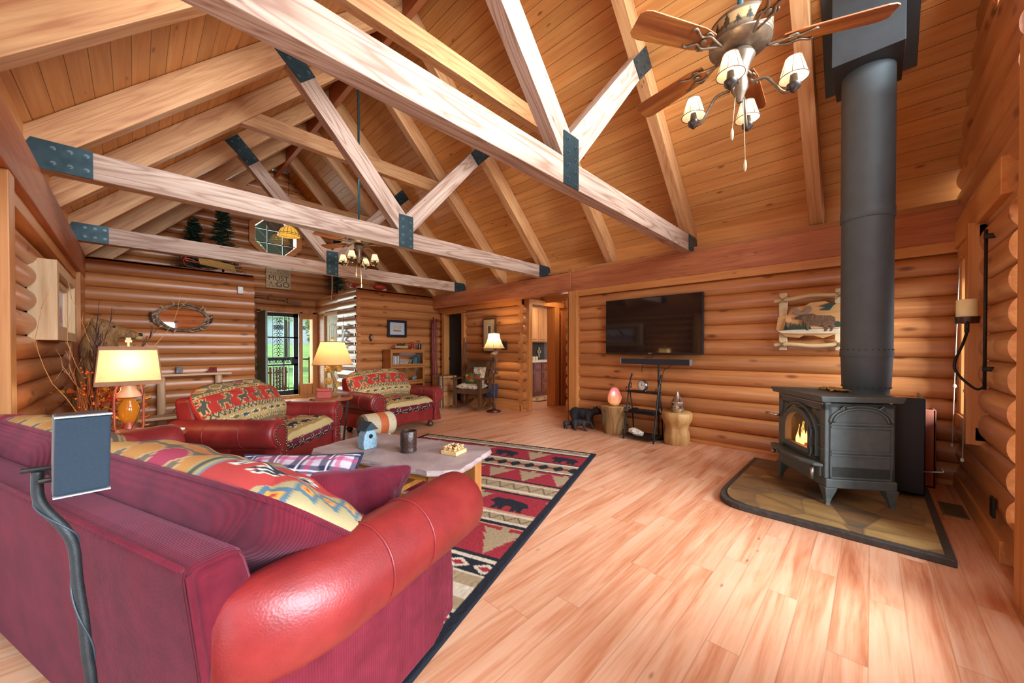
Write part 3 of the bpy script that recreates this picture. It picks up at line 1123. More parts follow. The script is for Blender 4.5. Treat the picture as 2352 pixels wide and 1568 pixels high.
# door: arched frame, ribs, glass
def arch(w, zs, z0, n=16, cx=-SW / 2):
    return [(cx - w, z0), (cx + w, z0)] + [(cx + w * math.cos(a), zs + w * .92 * math.sin(a)) for a in [PI * i / n for i in range(n + 1)]]
def arch_frame(mb, wo, wi, zs, z0o, z0i, y0, y1):
    n = 16
    po = [(-SW / 2 - wo, z0o)] + [(-SW / 2 - wo * math.cos(PI * i / n), zs + wo * .92 * math.sin(PI * i / n)) for i in range(n + 1)] + [(-SW / 2 + wo, z0o)]
    pi_ = [(-SW / 2 - wi, z0i)] + [(-SW / 2 - wi * math.cos(PI * i / n), zs + wi * .92 * math.sin(PI * i / n)) for i in range(n + 1)] + [(-SW / 2 + wi, z0i)]
    k = len(po)
    vs = [(x, y0, z) for x, z in po] + [(x, y0, z) for x, z in pi_] + [(x, y1, z) for x, z in po] + [(x, y1, z) for x, z in pi_]
    fs = []
    for i in range(k):
        j = (i + 1) % k
        fs += [(i, j, k + j, k + i), (2 * k + i, 3 * k + i, 3 * k + j, 2 * k + j), (i, 2 * k + i, 2 * k + j, j), (k + i, k + j, 3 * k + j, 3 * k + i)]
    mb.add(vs, fs)
m = MB()
arch_frame(m, .215, .165, .50, .345, .385, -.035, .012)
arch_frame(m, .250, .232, .51, .345, .36, -.022, .012)
door = m.build('stove_door', CAST, st, bevel=.004)
m = MB()
m.add([(x, -.012, z) for x, z in arch(.168, .50, .383)], [tuple(range(19))])
m.build('door_glass', glass_mat('stove_glass', (.62, .58, .55), .12), door)
m = MB()
m.box(-.118, -.094, -.055, -.03, .36, .42); m.box(-.118, -.094, -.055, -.03, .50, .56)
m.M = T(-.106, -.05, .34); m.cyl(.010, 0, .24, 8)
m.build('door_hinge', CASTD, door, 40)
m = MB()
m.tube([(-SW + .085, -.03, .585), (-SW + .085, -.07, .585), (-SW + .03, -.085, .59), (-SW - .02, -.10, .585)], .011, 8)
for i in range(5):
    m.ell((-SW + .05 - .018 * i, -.082 - .003 * i, .588), (.010, .014, .014), 8, 6)
m.build('door_handle', plain('coiled_chrome', 'c9c4b8', .25, .9), door, 180)
# ash shelf, lower drawer, knobs
m = MB()
m.prism([(-SW - .01, -.02), (.01, -.02), (-.01, -.075), (-.12, -.12), (-SW + .12, -.12), (-SW + .01, -.075)], .29, .312)
m.build('ash_shelf', CAST, st, bevel=.005)
m = MB()
m.box(-SW + .03, -.03, -.02, .012, .205, .285)
m.build('ash_door', CAST, st, bevel=.006)
m = MB()
m.M = T(-SW + .06, -.02, .245) @ R('X', 90)
m.cyl(.010, 0, .04, 8); m.M = T(-SW + .06, -.075, .245); m.ell((0, 0, 0), (.02, .02, .02), 10, 8)
m.M = T(-.075, -.05, .17); m.cyl(.014, 0, .10, 8)
m.build('draft_knob', plain('knob_steel', 'a8a49a', .3, .9), st, 180)
# raised ribs on the two visible panels
m = MB()
for z in (.60, .625, .385, .41):
    m.box(.0, .012, .035, SD - .03, z - .007, z + .007)
m.box(.0, .006, .03, .04, .20, .62); m.box(0, .006, SD - .035, SD - .025, .20, .62)
m.box(0, .006, .03, SD - .03, .205, .217)
m.build('panel_ribs', CAST, st, 60)
for rw, rh in ((.205, .125), (.18, .105)):
    m = MB().tube([(.004, SD / 2 + .003 - rw * math.cos(PI * i / 20), .635 + rh * math.sin(PI * i / 20)) for i in range(21)], .010, 6)
    m.build('arch_rib', CAST, st, 180)
for x0, x1 in ((-SW + .02, -SW + .075), (-.08, -.02)):
    m = MB()
    for z in (.60, .42):
        m.box(x0, x1, -.010, .0, z - .006, z + .006)
    m.build('front_ribs', CAST, st)
m = MB()
for yy in (.11, .36):
    m.M = T(0, yy, .75) @ R('Y', 90)
    m.cyl(.012, 0, .02, 8)
    m.tube([(.01, -.02, .02), (-.012, 0, .03), (.01, .02, .02)], .006, 6)
m.build('wing_nuts', plain('nut_steel', '6f706c', .35, .8), st, 40)
for x, y in ((-SW + .02, .03), (-.02, .03), (-SW + .02, SD - .03), (-.02, SD - .03)):
    sx = -1 if x < -.3 else 1
    sy = -1 if y < .2 else 1
    m = MB()
    rings = []
    for z, w, o in ((.135, .042, 0), (.10, .034, .002), (.05, .020, .008), (.012, .014, .014), (0, .017, .016)):
        cx_, cy_ = x + sx * o, y + sy * o
        rings.append([(cx_ - w, cy_ - w, z), (cx_ + w, cy_ - w, z), (cx_ + w, cy_ + w, z), (cx_ - w, cy_ + w, z)])
    m.loft(rings)
    m.build('leg', CAST, st, bevel=.004)
# fire
m = MB()
for k, (x, y, a) in enumerate(((-.33, .10, 8), (-.30, .17, -14), (-.36, .21, 20))):
    m.M = T(x, y, .345 + .03 * k) @ R('Z', a) @ R('Y', 90)
    m.cyl(.035, -.13, .13, 10)
m.build('fire_logs', plain('charred_log', '2a1c16', .9, 0, .4, 30, .4, 60, emit='ff4a12', estr=.5), st, 60)
m = MB()
fr = random.Random(11)
for k in range(30):
    x, y, hh = -.335 + fr.uniform(-.15, .15), fr.uniform(.04, .2), fr.uniform(.06, .20)
    pts, rs = [], []
    for i in range(7):
        q = i / 6
        pts.append((x + .02 * math.sin(q * 5 + k) * q, y, .36 + hh * q))
        rs.append(.001 + .017 * math.sin(min(1, q * 1.3 + .25) * PI) * (1 - q * .6))
    m.tube(pts, rs, 6)
m.build('flames', emit_mat('flame_glow', 'ffa050', 7.0), st, 180)
point_light('fire_light', (st.matrix_basis @ Vector((-.33, .1, .5))), 1.2, (1.0, .5, .2), .05)

# folded papers / cloth on the stove top
tan = plain('tan_paper', 'c09a58', .8, 0, .25, 14)
t = tag(MB().build('folded_cloth', tan), 'crumpled tan cloth lying on top of the black wood stove', 'cloth')
m = MB()
rr = random.Random(4)
NX, NY = 18, 9
tv, tf = [], []
for j in range(NY + 1):
    for i in range(NX + 1):
        x, y = (i / NX - .5) * .27, (j / NY - .5) * .15
        tv.append((x + .012 * math.sin(9 * y * 9), y + .015 * math.sin(23 * x), .006 + .024 * abs(math.sin(14 * x + 5 * math.sin(21 * y))) * (0.4 + rr.random() * .6)))
for j in range(NY):
    for i in range(NX):
        a = j * (NX + 1) + i
        tf.append((a, a + 1, a + NX + 2, a + NX + 1))
bpy.data.objects.remove(t)
m.add(tv, tf)
t = m.build('folded_cloth', [tan], None, 60)
so = t.modifiers.new('thick', 'SOLIDIFY'); so.thickness = .004
_p = st.matrix_basis @ Vector((-.40, .30, .836))
t.location = _p; t.rotation_euler = (0, 0, math.radians(20))
tag(t, 'crumpled tan cloth lying on top of the black wood stove', 'cloth')

# flue pipe
PX, PYY = 4.22, .03
pipe = thing('stove_pipe', 'tall dark grey flue pipe rising from the wood stove to the ceiling', 'pipe', (PX, PYY, .88))
PM = plain('flue_paint', '4e5759', .58, .15, .08, 8, .04, 300)
m = MB(); m.lathe([(.142, 0.0), (.142, .04), (.150, .05), (.158, .30)], 40)
m.build('lower_section', PM, pipe, 50)
m = MB(); m.lathe([(.162, .30), (.164, .305), (.164, .345), (.160, .35), (.160, 1.42)], 40)
m.build('middle_section', PM, pipe, 50)
m = MB(); m.lathe([(.165, 1.42), (.168, 1.425), (.168, 1.50), (.164, 1.505), (.164, 2.72)], 40)
m.build('upper_section', PM, pipe, 50)
m = MB()
for z, r_, n_ in ((.055, .1515, 22), (.36, .161, 26)):
    for k in range(n_):
        a = 2 * PI * k / n_
        m.M = T(r_ * math.cos(a), r_ * math.sin(a), z)
        m.ell((0, 0, 0), (.005, .005, .005), 6, 4)
m.build('rivet_ring', CASTD, pipe)
bx = thing('ceiling_support_box', 'dark square support box where the flue pipe meets the wood ceiling', 'support box', (PX, PYY, 3.5))
m = MB()
BM = plain('support_box_paint', '42494c', .5, .4, .1)
x0, x1, y0, y1 = -.29, .29, -.20, .21
m.hexa([(x0, y0, 0), (x1, y0, 0), (x1, y1, 0), (x0, y1, 0)],
       [(x0, y0, 8.19 - PX - x0 - 3.5), (x1, y0, 8.19 - PX - x1 - 3.5), (x1, y1, 8.19 - PX - x1 - 3.5), (x0, y1, 8.19 - PX - x0 - 3.5)])
m.build('box_body', BM, bx, bevel=.003)
m = MB()
x0, x1, y0, y1 = -.37, .34, -.29, .29
z = lambda x: 8.19 - PX - x - 3.5 - .004
m.hexa([(x0, y0, z(x0) - .03), (x1, y0, z(x1) - .03), (x1, y1, z(x1) - .03), (x0, y1, z(x0) - .03)], [(x0, y0, z(x0)), (x1, y0, z(x1)), (x1, y1, z(x1)), (x0, y1, z(x0))])
m.build('flange', BM, bx, bevel=.003)

# black panel and wooden box behind the stove
sh = thing('log_holder', 'black steel panel stand with a rod, standing beside the wood stove', 'log holder', (4.40, -.30, .05), 0)
m = MB(); m.box(-.02, .56, -.015, .0, .02, .80)
m.box(-.02, .0, -.015, .17, .02, .80); m.box(-.02, .56, -.015, .17, .02, .04)
m.build('side_panel', plain('satin_black_steel', '141415', .35, .3), sh, bevel=.01)
m = MB(); m.tube([(-.03, .0, .22), (-.03, -.11, .24), (-.03, -.10, .27)], .007, 6)
m.build('rod_handle', plain('rod_steel', 'aaa79c', .3, .9), sh, 180)
wb = thing('wood_box', 'narrow reddish wooden box standing behind the stove against the log wall', 'box', (5.07, -.28, 0))
m = MB()
m.box(-.10, .10, -.14, -.12, 0, .70); m.box(-.10, .10, .12, .14, 0, .70); m.box(-.10, -.08, -.14, .14, 0, .70); m.box(.08, .10, -.14, .14, 0, .70); m.box(-.10, .10, -.14, .14, 0, .02)
m.build('box_boards', wood('reddish_boards', '8c4a30', 'a9624a', 'b87a62', 'Z', .6, .05), wb, bevel=.006)

# floor register
rg = thing('floor_register', 'small brown metal vent set in the floor beside the hearth', 'vent', (4.40, -.46, .0))
m = MB(); m.box(-.17, .17, -.065, .065, 0, .006)
m.build('frame', plain('bronze_vent', '86704e', .5, .5), rg, bevel=.002)
m = MB()
for k in range(16):
    m.box(-.15 + k * .019, -.14 + k * .019, -.05, .05, .006, .009)
m.build('louvre', plain('bronze_vent_dark', '66553a', .5, .5), rg)

# candle sconce on the gable wall
cs = thing('candle_sconce', 'black iron scroll sconce holding a cream pillar candle at the right edge', 'candle holder', (3.86, -.60, 0))
ir = M['iron']
m = MB()
m.tube([(0, .07, 2.02), (0, .07, .98)], .009, 6)
m.tube(smooth_path([(0, .07, 1.0), (.05, .10, .98), (.14, .16, 1.06), (.16, .18, 1.14), (.10, .15, 1.28), (.04, .14, 1.36), (.02, .14, 1.42)]), .008, 6)
m.tube([(.03 + .03 * math.cos(a) * (1 - a / 14), .14, 1.40 + .03 * math.sin(a) * (1 - a / 14)) for a in [i * .5 for i in range(20)]], .006, 6)
m.box(-.01, .01, .0, .08, 1.96, 1.99); m.box(-.01, .01, .0, .08, 1.10, 1.13)
m.build('scroll_arm', ir, cs, 180)
m = MB(); m.M = T(.13, .13, 1.42); m.lathe([(.012, -.06), (.012, 0), (.055, .0), (.06, .045), (.0, .045)], 24)
m.build('drip_pan', plain('bronze_pan', '4b2f22', .4, .5), cs, 50)
m = MB(); m.M = T(.13, .13, 1.465); m.lathe([(.05, 0), (.05, .115), (.046, .12), (0, .116)], 24)
m.build('candle', plain('cream_wax', 'e9dca8', .6, spec=.3), cs, 50)
m = MB().box(3.62, 3.70, Y0 + .055, Y0 + .068, .22, .34)
tag(m.build('wall_outlet', M['black'], bevel=.003), 'black outlet plate low on the log wall at the right edge', 'outlet')
# ============================================================ woven patterns
def inpoly(px, py, poly):
    poly = np.array(poly)
    ins = np.zeros(px.shape, bool)
    n = len(poly)
    for i in range(n):
        x1, y1 = poly[i]
        x2, y2 = poly[(i + 1) % n]
        c = ((y1 > py) != (y2 > py)) & (px < (x2 - x1) * (py - y1) / ((y2 - y1) or 1e-9) + x1)
        ins ^= c
    return ins


BEAR = [(.02, .38), (.10, .58), (.22, .66), (.40, .70), (.62, .76), (.74, .70), (.82, .72), (.86, .76), (.90, .70), (.99, .52), (.97, .46), (.86, .42), (.80, .30), (.82, .04), (.70, .04), (.68, .24), (.64, .04), (.54, .04), (.55, .30),
        (.38, .32), (.36, .04), (.25, .04), (.26, .24), (.20, .04), (.09, .04), (.12, .30)]
ELK = [(.02, .44), (.10, .58), (.40, .58), (.60, .62), (.70, .74), (.66, .80), (.56, .82), (.55, .96), (.62, .98), (.64, .88), (.70, .86), (.72, .99), (.78, .99), (.78, .86), (.86, .98), (.90, .94), (.84, .78), (.97, .66), (.94, .60), (.82, .62),
       (.74, .44), (.74, .04), (.68, .04), (.66, .34), (.60, .04), (.55, .04), (.55, .34), (.30, .32), (.28, .04), (.22, .04), (.22, .30), (.14, .04), (.08, .04), (.12, .34)]
FISH = [(.02, .30), (.02, .72), (.16, .55), (.32, .70), (.55, .76), (.80, .66), (.98, .50), (.80, .34), (.55, .24), (.32, .30), (.16, .46)]
LEAF = [(.0, .5), (.2, .74), (.45, .84), (.7, .74), (.98, .5), (.7, .26), (.45, .16), (.2, .26)]
PINE = [(.5, 1.0), (.62, .80), (.58, .80), (.76, .58), (.68, .60), (.90, .34), (.80, .36), (1.0, .12), (.58, .16), (.58, .0), (.42, .0), (.42, .16), (.0, .12), (.20, .36), (.10, .34), (.32, .60), (.24, .58), (.42, .80), (.38, .80)]


def lin(h):
    return np.array(C(h))


class Weave:
    """paints bands and motifs of a woven cloth into an array of points (u across, v along, metres)"""

    def __init__(self, u, v, base):
        self.u, self.v = u, v
        self.c = np.tile(lin(base), (len(u), 1))

    def band(self, v0, v1, h):
        self.c[(self.v >= v0) & (self.v < v1)] = lin(h)

    def motif(self, poly, u0, v0, w, h, hexc, flipu=False, flipv=False, outline=None):
        for grow, hc in (((.018, outline),) if outline else ()) + ((0, hexc),):
            x = (self.u - u0) / w
            y = (self.v - v0) / h
            sel = (x > -.2) & (x < 1.2) & (y > -.2) & (y < 1.2)
            if not sel.any():
                return
            x, y = x[sel], y[sel]
            if flipu:
                x = 1 - x
            if flipv:
                y = 1 - y
            if grow:
                k = np.zeros(x.shape, bool)
                gx, gy = grow * .17 / w, grow * .17 / h
                for a in range(8):
                    k |= inpoly(x + 1.7 * gx * math.cos(a * PI / 4), y + 1.7 * gy * math.sin(a * PI / 4), poly)
            else:
                k = inpoly(x, y, poly)
            idx = np.where(sel)[0][k]
            self.c[idx] = lin(hc)

    def row(self, poly, v0, h, w, step, cols, start=0.0, n=12, **kw):
        for i in range(n):
            self.motif(poly, start + i * step, v0, w, h, cols[i % len(cols)], **kw)

    def zig(self, v0, v1, step, h, th=.2):
        p = np.abs(((self.u / step) % 1.0) - .5) * 2
        q = (self.v - v0) / (v1 - v0)
        k = (q > 0) & (q < 1) & (np.abs(q - p) < th)
        self.c[k] = lin(h)

    def diamonds(self, v0, v1, step, h, r=.42, off=0.0):
        p = ((self.u / step + off) % 1.0) - .5
        q = (self.v - v0) / (v1 - v0) - .5
        self.c[(np.abs(p) + np.abs(q) < r) & (np.abs(q) < .5)] = lin(h)

    def dots(self, v0, v1, step, h, duty=.5):
        k = (self.v > v0) & (self.v < v1) & (((self.u / step) % 1.0) < duty)
        self.c[k] = lin(h)


def tapestry(u, v, shift=0.0):
    """lodge upholstery, v measured downward from the top welt"""
    W = Weave(u + .7, v, '6a5a42')
    W.row(LEAF, .012, .085, .115, .135, ['a57a45', '97503f', 'ab8148', '8a6a3c'], start=shift - .1, n=14, outline='c8b083')
    W.band(.105, .135, 'b79a63'); W.dots(.113, .127, .03, '3d3527')
    W.band(.135, .315, 'a33027')
    W.row(ELK, .15, .15, .17, .205, ['4b4a3d', '57533f'], start=shift + .02, n=9, flipv=True, outline='c99a62')
    W.band(.315, .365, 'a99468'); W.zig(.318, .362, .05, '3f3c30', .25); W.dots(.315, .321, .02, '5a2a22', .5); W.dots(.359, .365, .02, '5a2a22', .5)
    W.band(.365, .455, 'a88a58')
    W.row(FISH, .375, .07, .105, .125, ['3d4a50', '4a4d44', '6b5a3c'], start=shift, n=14, outline='d8c48f')
    W.band(.455, .495, 'b29a68'); W.zig(.458, .492, .04, '463c2c', .25)
    W.band(.495, .66, '746143')
    W.row(BEAR, .51, .14, .19, .22, ['23282c'], start=shift + .05, n=9, flipv=True, outline='b99a63')
    W.band(.66, .70, 'b29a68'); W.zig(.663, .697, .05, '5a2a22', .25)
    W.band(.70, .88, '6d1f2c')
    W.row(ELK, .715, .15, .17, .21, ['22262a'], start=shift, n=9, flipv=True, outline='c9a070')
    W.band(.88, 1.2, 'a0834f')
    W.row(BEAR, .90, .12, .18, .21, ['23282c'], start=shift, n=9, flipv=True, outline='b99a63')
    return W.c


WEAVE = attr_mat('lodge_tapestry', .92, .3, 350)
LEATHER = NT('red_leather')
_v = LEATHER.coords()
_f = LEATHER.noise(_v, 5.0, 5, .6)
_g = LEATHER.n('ShaderNodeTexVoronoi', {'Vector': _v, 'Scale': 170.0}).outputs[0]
LEATHER.set(Base_Color=LEATHER.ramp(_f, [(.3, C('641818')), (.55, C('7c2120')), (.8, C('8e2f28'))]), Roughness=.42,
            Normal=LEATHER.bump(LEATHER.math('ADD', LEATHER.math('MULTIPLY', _g, .4), LEATHER.noise(_v, 24, 4)), .16, .006))
LEATHER.b.inputs['Specular IOR Level'].default_value = .45
LEATHER = LEATHER.m
CORD = corduroy('wine_corduroy', '480e1a', '681826', 'X', 125)
CORDZ = corduroy('wine_corduroy_side', '541019', '741f2e', 'X', 120)
CORDY = corduroy('wine_corduroy_back', '450d18', '641724', 'Y', 120)
REDCLOTH = plain('rust_red_cloth', 'a8301f', .9, 0, .15, 60, .2, 200)
BRASS = plain('antique_nailhead', '6f5a4a', .35, .8, .15)
BUN = plain('dark_bun_wood', '4a2f1c', .35)


def cushion(name, parent, w, h, d, mats, fn=None, M4=Matrix(), nu=40, nv=28, k=2.6, mexp=.5, corner=.05, welt=None, wrinkle=.006, seed=0, split=0, rnd=0, dback=None):
    """stuffed cushion: x across, z up, -y is the face. mats = (face, back). fn(u, z) -> colours of the face"""
    dback = d if dback is None else dback

    def outline(a2, b2):
        if not rnd:
            return a2, b2
        n_ = (abs(a2) ** rnd + abs(b2) ** rnd) ** (1 / rnd)
        q_ = max(abs(a2), abs(b2)) / n_ if n_ > 1e-9 else 1
        return a2 * q_, b2 * q_

    rn = random.Random(seed)
    ph = [rn.uniform(0, 6) for _ in range(6)]
    vs, cols_u, cols_v, side, fs, mi = [], [], [], [], [], []
    for sd in (0, 1):
        base = len(vs)
        for j in range(nv + 1):
            for i in range(nu + 1):
                a, b = -1 + 2 * i / nu, -1 + 2 * j / nv
                # denser toward the edge
                a2, b2 = math.sin(a * PI / 2), math.sin(b * PI / 2)
                ao, bo = outline(a2, b2)
                px = ao * w / 2 * (1 - corner * (1 - b2 * b2))
                pz = bo * h / 2 * (1 - corner * (1 - a2 * a2))
                t_ = max(0.0, (1 - abs(a2) ** k) * (1 - abs(b2) ** k)) ** mexp
                if split:
                    t_ *= 1 - .10 * math.exp(-(a2 / .06) ** 2)
                y = -d / 2 * t_ if sd == 0 else dback / 2 * t_
                wr = wrinkle * t_ * (math.sin(a2 * 7 + ph[0] + b2 * 3) + math.sin(b2 * 9 + ph[1] - a2 * 4) + .6 * math.sin(a2 * 19 + b2 * 11 + ph[2]))
                vs.append((px, y + (wr if sd else -wr), pz))
                cols_u.append(px); cols_v.append(h / 2 - pz); side.append(sd)
        for j in range(nv):
            for i in range(nu):
                q = base + j * (nu + 1) + i
                fs.append((q, q + 1, q + nu + 2, q + nu + 1) if sd == 0 else (q, q + nu + 1, q + nu + 2, q + 1))
                mi.append(sd)
    m = MB()
    m.M = M4
    m.add(vs, fs)
    m.mi = mi
    o = m.build(name, list(mats), parent, 180)
    if fn is not None:
        color_points(o, fn(np.array(cols_u), np.array(cols_v)))
    if welt is not None:
        m = MB()
        m.M = M4
        loop = []
        def edge(a2, b2):
            ao, bo = outline(a2, b2)
            return (ao * w / 2 * (1 - corner * (1 - b2 * b2)), 0, bo * h / 2 * (1 - corner * (1 - a2 * a2)))
        for i in range(16): loop.append(edge(-1 + i / 8, -1))
        for i in range(12): loop.append(edge(1, -1 + i / 6))
        for i in range(16): loop.append(edge(1 - i / 8, 1))
        for i in range(12): loop.append(edge(-1, 1 - i / 6))
        m.tube(loop, .008, 6, closed=True)
        m.build('welt', welt, o, 180)
    return o


ANG = math.degrees(math.atan2(.333, .943))
def st_world(s, t, z=0.0):
    return (.943 * s - .333 * t, .333 * s + .943 * t, z)


# ============================================================ rug
NS, NTT = 460, 300
ss = np.linspace(.70, 4.345, NS)
tt = np.linspace(.91, 3.36, NTT)
gs, gt = np.meshgrid(ss, tt, indexing='ij')
d_ = (4.345 - gs).ravel()
t_ = (gt.ravel() - .91)
mid = 1.8225
dm = np.where(d_ > 2.75, 2 * 2.75 - d_, d_)
W = Weave(t_, dm, '8f2a33')
TAN, CRM, BLK, RED = 'a08a6a', 'c9bba3', '22242b', '962c36'
for a, b, h in ((0, .05, BLK), (.05, .075, CRM), (.075, .095, BLK), (.095, .15, TAN), (.15, .185, CRM), (.185, .215, BLK), (.215, .555, RED), (.555, .575, BLK), (.575, .625, CRM), (.625, .83, TAN), (.83, .86, CRM), (.86, .885, BLK),
                (.885, 1.205, RED), (1.205, 1.235, BLK), (1.235, 1.265, 'b98a6a'), (1.265, 1.285, CRM), (1.285, 1.415, TAN), (1.415, 1.455, CRM), (1.455, 1.485, 'b98a6a'), (1.485, 1.515, BLK), (1.515, 1.83, RED), (1.83, 1.86, 'b98a6a'),
                (1.86, 1.89, CRM), (1.89, 1.98, TAN), (1.98, 2.015, CRM), (2.015, 2.05, BLK), (2.05, 2.07, 'b98a6a'), (2.07, 2.415, RED), (2.415, 2.45, BLK), (2.45, 2.485, CRM), (2.485, 2.60, BLK), (2.60, 2.62, CRM), (2.62, 2.70, TAN), (2.70, 2.76, CRM)):
    W.band(a, b, h)
for i in range(7):
    W.motif(BEAR, .10 + i * .72, .23, .34, .31, BLK, flipv=True, outline=None)
    W.motif(PINE, .47 + i * .72, .22, .30, .33, TAN)
    W.motif(BEAR, .16 + i * .72, 1.53, .36, .30, BLK, flipv=True)
    W.motif(PINE, .56 + i * .72, 1.52, .30, .33, TAN)
    W.motif(PINE, -.18 + i * .72, 1.52, .26, .30, TAN)
for i in range(12):
    W.motif(PINE, -.05 + i * .34, .89, .30, .31, TAN)
    W.motif(PINE, .02 + i * .36, 2.06, .32, .35, TAN)
W.zig(1.285, 1.415, .14, '6b5c48', .12); W.zig(1.89, 1.98, .12, '6b5c48', .14)
W.diamonds(.64, .815, .16, BLK, .48); W.diamonds(.66, .795, .16, RED, .24, .5)
W.diamonds(2.49, 2.595, .18, CRM, .46); W.diamonds(2.50, 2.585, .18, RED, .28)
brd = (t_ < .06) | (t_ > 2.45 - .06) | (d_ < .03) | (d_ > 3.60)
W.c[brd] = lin(BLK)
m = MB()
rj = RNG.normal(0, .0012, NS * NTT)
hz = .011 + rj + .002 * np.sin(gs.ravel() * 5 + gt.ravel() * 3)
edge = (t_ < .004) | (t_ > 2.446) | (d_ < .004) | (d_ > 3.641)
hz[edge] = .001
wx = .943 * gs.ravel() - .333 * gt.ravel()
wy = .333 * gs.ravel() + .943 * gt.ravel()
vs = list(zip(wx.tolist(), wy.tolist(), hz.tolist()))
fs = [(i * NTT + j, (i + 1) * NTT + j, (i + 1) * NTT + j + 1, i * NTT + j + 1) for i in range(NS - 1) for j in range(NTT - 1)]
m.v, m.f, m.mi = vs, fs, [0] * len(fs)
rug = m.build('area_rug', attr_mat('rug_pile', .97, .6, 420), None, 180)
color_points(rug, W.c)
tag(rug, 'large red, tan and black area rug woven with bears and pine trees', 'rug')

# ============================================================ sofa
SF = thing('sofa', 'large wine red sofa with leather arms, seen from behind in the left foreground', 'sofa', st_world(.42, .88, 0.013), ANG)
# local: x from rear to front, y from near end to far end
SL = 2.22
m = MB()
m.hexa([(.045, -.005, .09), (.24, -.005, .09), (.24, SL, .09), (.045, SL, .09)], [(-.035, .0, .80), (.075, .0, .80), (.075, SL, .80), (-.035, SL, .80)])
# swell the end so the front slopes down to the arm
m.hexa([(.06, .0, .45), (.17, .0, .45), (.17, SL, .45), (.06, SL, .45)], [(-.0, .0, .795), (.07, .0, .795), (.07, SL, .795), (-.0, SL, .795)])
m.build('back_frame', CORDY, SF, bevel=.03, bsegs=3)
m = MB().tube([(-.036, 0.02, .797), (-.036, SL - .02, .797)], .006, 6)
m.tube([(-.034, -.004, .79), (.035, -.006, .15)], .006, 6)
m.build('back_piping', CORDY, SF, 180)
m = MB()
m.box(.06, .93, .02, SL - .02, .09, .30)
m.build('base_frame', CORDZ, SF, bevel=.02)


def roll_arm(parent, y, sgn, x0, x1, r=.125, zc=.60, nm='arm'):
    """leather roll on an upholstered side panel; sgn = direction it rolls outward (y)"""
    m = MB()
    rings = []
    for x, k, ky in [(x0 - .035, .74, .36), (x0 - .005, .86, .54), (x0 + .035, .95, .70), (x0 + .10, 1.0, .86), (x0 + .2, 1, 1), (x1 - .36, 1.0, 1), (x1 - .30, 1.0, 1), (x1 - .06, 1.01, 1.01), (x1 - .02, .985, .985), (x1, .90, .90), (x1 + .008, .70, .70)]:
        ring = []
        cyy_ = y + sgn * (.03 - (r * (1 - ky) * .85 if x < x0 + .2 else 0))
        for i in range(28):
            a = 2 * PI * i / 28
            ring.append((x, cyy_ + r * ky * math.cos(a), zc + r * k * math.sin(a) * (1.0 if math.sin(a) > 0 else 1.05)))
        rings.append(ring)
    m.loft(rings)
    m.box(x0 + .02, x1 - .02, min(y, y - sgn * .09), max(y, y - sgn * .09), .30, zc)
    o = m.build(nm, LEATHER, parent, 60)
    m = MB()
    for xs in (x1 - .34, x0 + .33):
        m.tube([(xs, y + sgn * .03 + (r + .001) * math.cos(a), zc + (r + .001) * math.sin(a)) for a in [PI * 2 * i / 30 for i in range(30)]], .0045, 6, closed=True)
    m.build('arm_seam', LEATHER, o, 180)
    return o


roll_arm(SF, .0, -1, .04, .895)
roll_arm(SF, SL - .0, 1, .04, .895)
for y0, y1 in ((-.012, .04), (SL - .04, SL + .012)):
    m = MB()
    pr = [(.05, .085), (.74, .085), (.80, .11), (.85, .20), (.87, .33), (.86, .45), (.83, .54), (.06, .54)]
    m.M = Matrix(((1, 0, 0, 0), (0, 0, 1, 0), (0, 1, 0, 0), (0, 0, 0, 1)))
    m.prism(pr, y0, y1)
    m.build('side_panel', CORDZ, SF, bevel=.012)
for x, y in ((.84, .10), (.84, SL - .10), (.12, .10), (.12, SL - .10)):
    m = MB(); m.M = T(x, y, 0)
    m.lathe([(.03, 0), (.05, .02), (.055, .05), (.035, .08), (.04, .095)], 16)
    m.build('bun_foot', plain('brass_toned_foot', '7a5a30', .3, .5), SF, 50)
fnS = lambda sh: (lambda u, v: tapestry(u, v + .02, sh))
Mseat = lambda x, y: T(x, y, .40) @ R('Z', 90) @ R('X', -90)
for k, y in enumerate((.56, 1.66)):
    cushion('seat_cushion', SF, 1.05, .66, .22, (WEAVE, CORD), fnS(k * .1), T(.56, y, .38) @ R('Z', 90) @ R('X', -90), k=6, mexp=.45, corner=0, welt=CORD, seed=k)


def sofa_pattern(u, v, flip=False):
    W = Weave(u + .8, v, '6b5b49')
    W.row(LEAF, -.025, .09, .17, .16, ['a9763f', '96374a', 'a9763f', 'b0854a'], start=-.05, n=12, outline='b0946c')
    W.row(LEAF, .055, .09, .16, .17, ['b0854a', 'a86a3a', '8d3247'], start=.03, n=12, outline='b0946c')
    W.band(.16, .20, 'b6a271'); W.dots(.17, .19, .03, '4a4a3a')
    W.band(.20, .45, 'a23a35')
    W.row(ELK, .26, .18, .2, .26, ['2c3238'], start=.05, n=8, flipv=True, outline='d3b78b')
    W.band(.45, .60, 'b6a271'); W.diamonds(.46, .59, .11, '3f5560', .4)
    # near corner: red field with an elk, blue and gold diamonds at the very edge
    e, U = W.c, W.u
    e[U > 1.00] = lin('958762')
    W.diamonds(-.2, .7, .05, '5d7580', .02)
    e[(U > 1.012) & (U < 1.03)] = lin('4a4a3a')
    e[U > 1.055] = lin('5d7580')
    e[U > 1.07] = lin('a23a35')
    W.motif(ELK, 1.075, .03, .18, .20, '2c3238', outline='d3d3c0')
    z = U > 1.27
    q = ((W.v / .085) % 1.0) - .5
    p = (U - 1.318) / .09
    e[z] = lin('958762')
    e[z & (np.abs(p) + np.abs(q) < .55)] = lin('4b6470')
    e[z & (np.abs(p) + np.abs(q) < .3)] = lin('c08a3c')
    e[z & (np.abs(p) + np.abs(q) < .12)] = lin('a23a35')
    return W.c


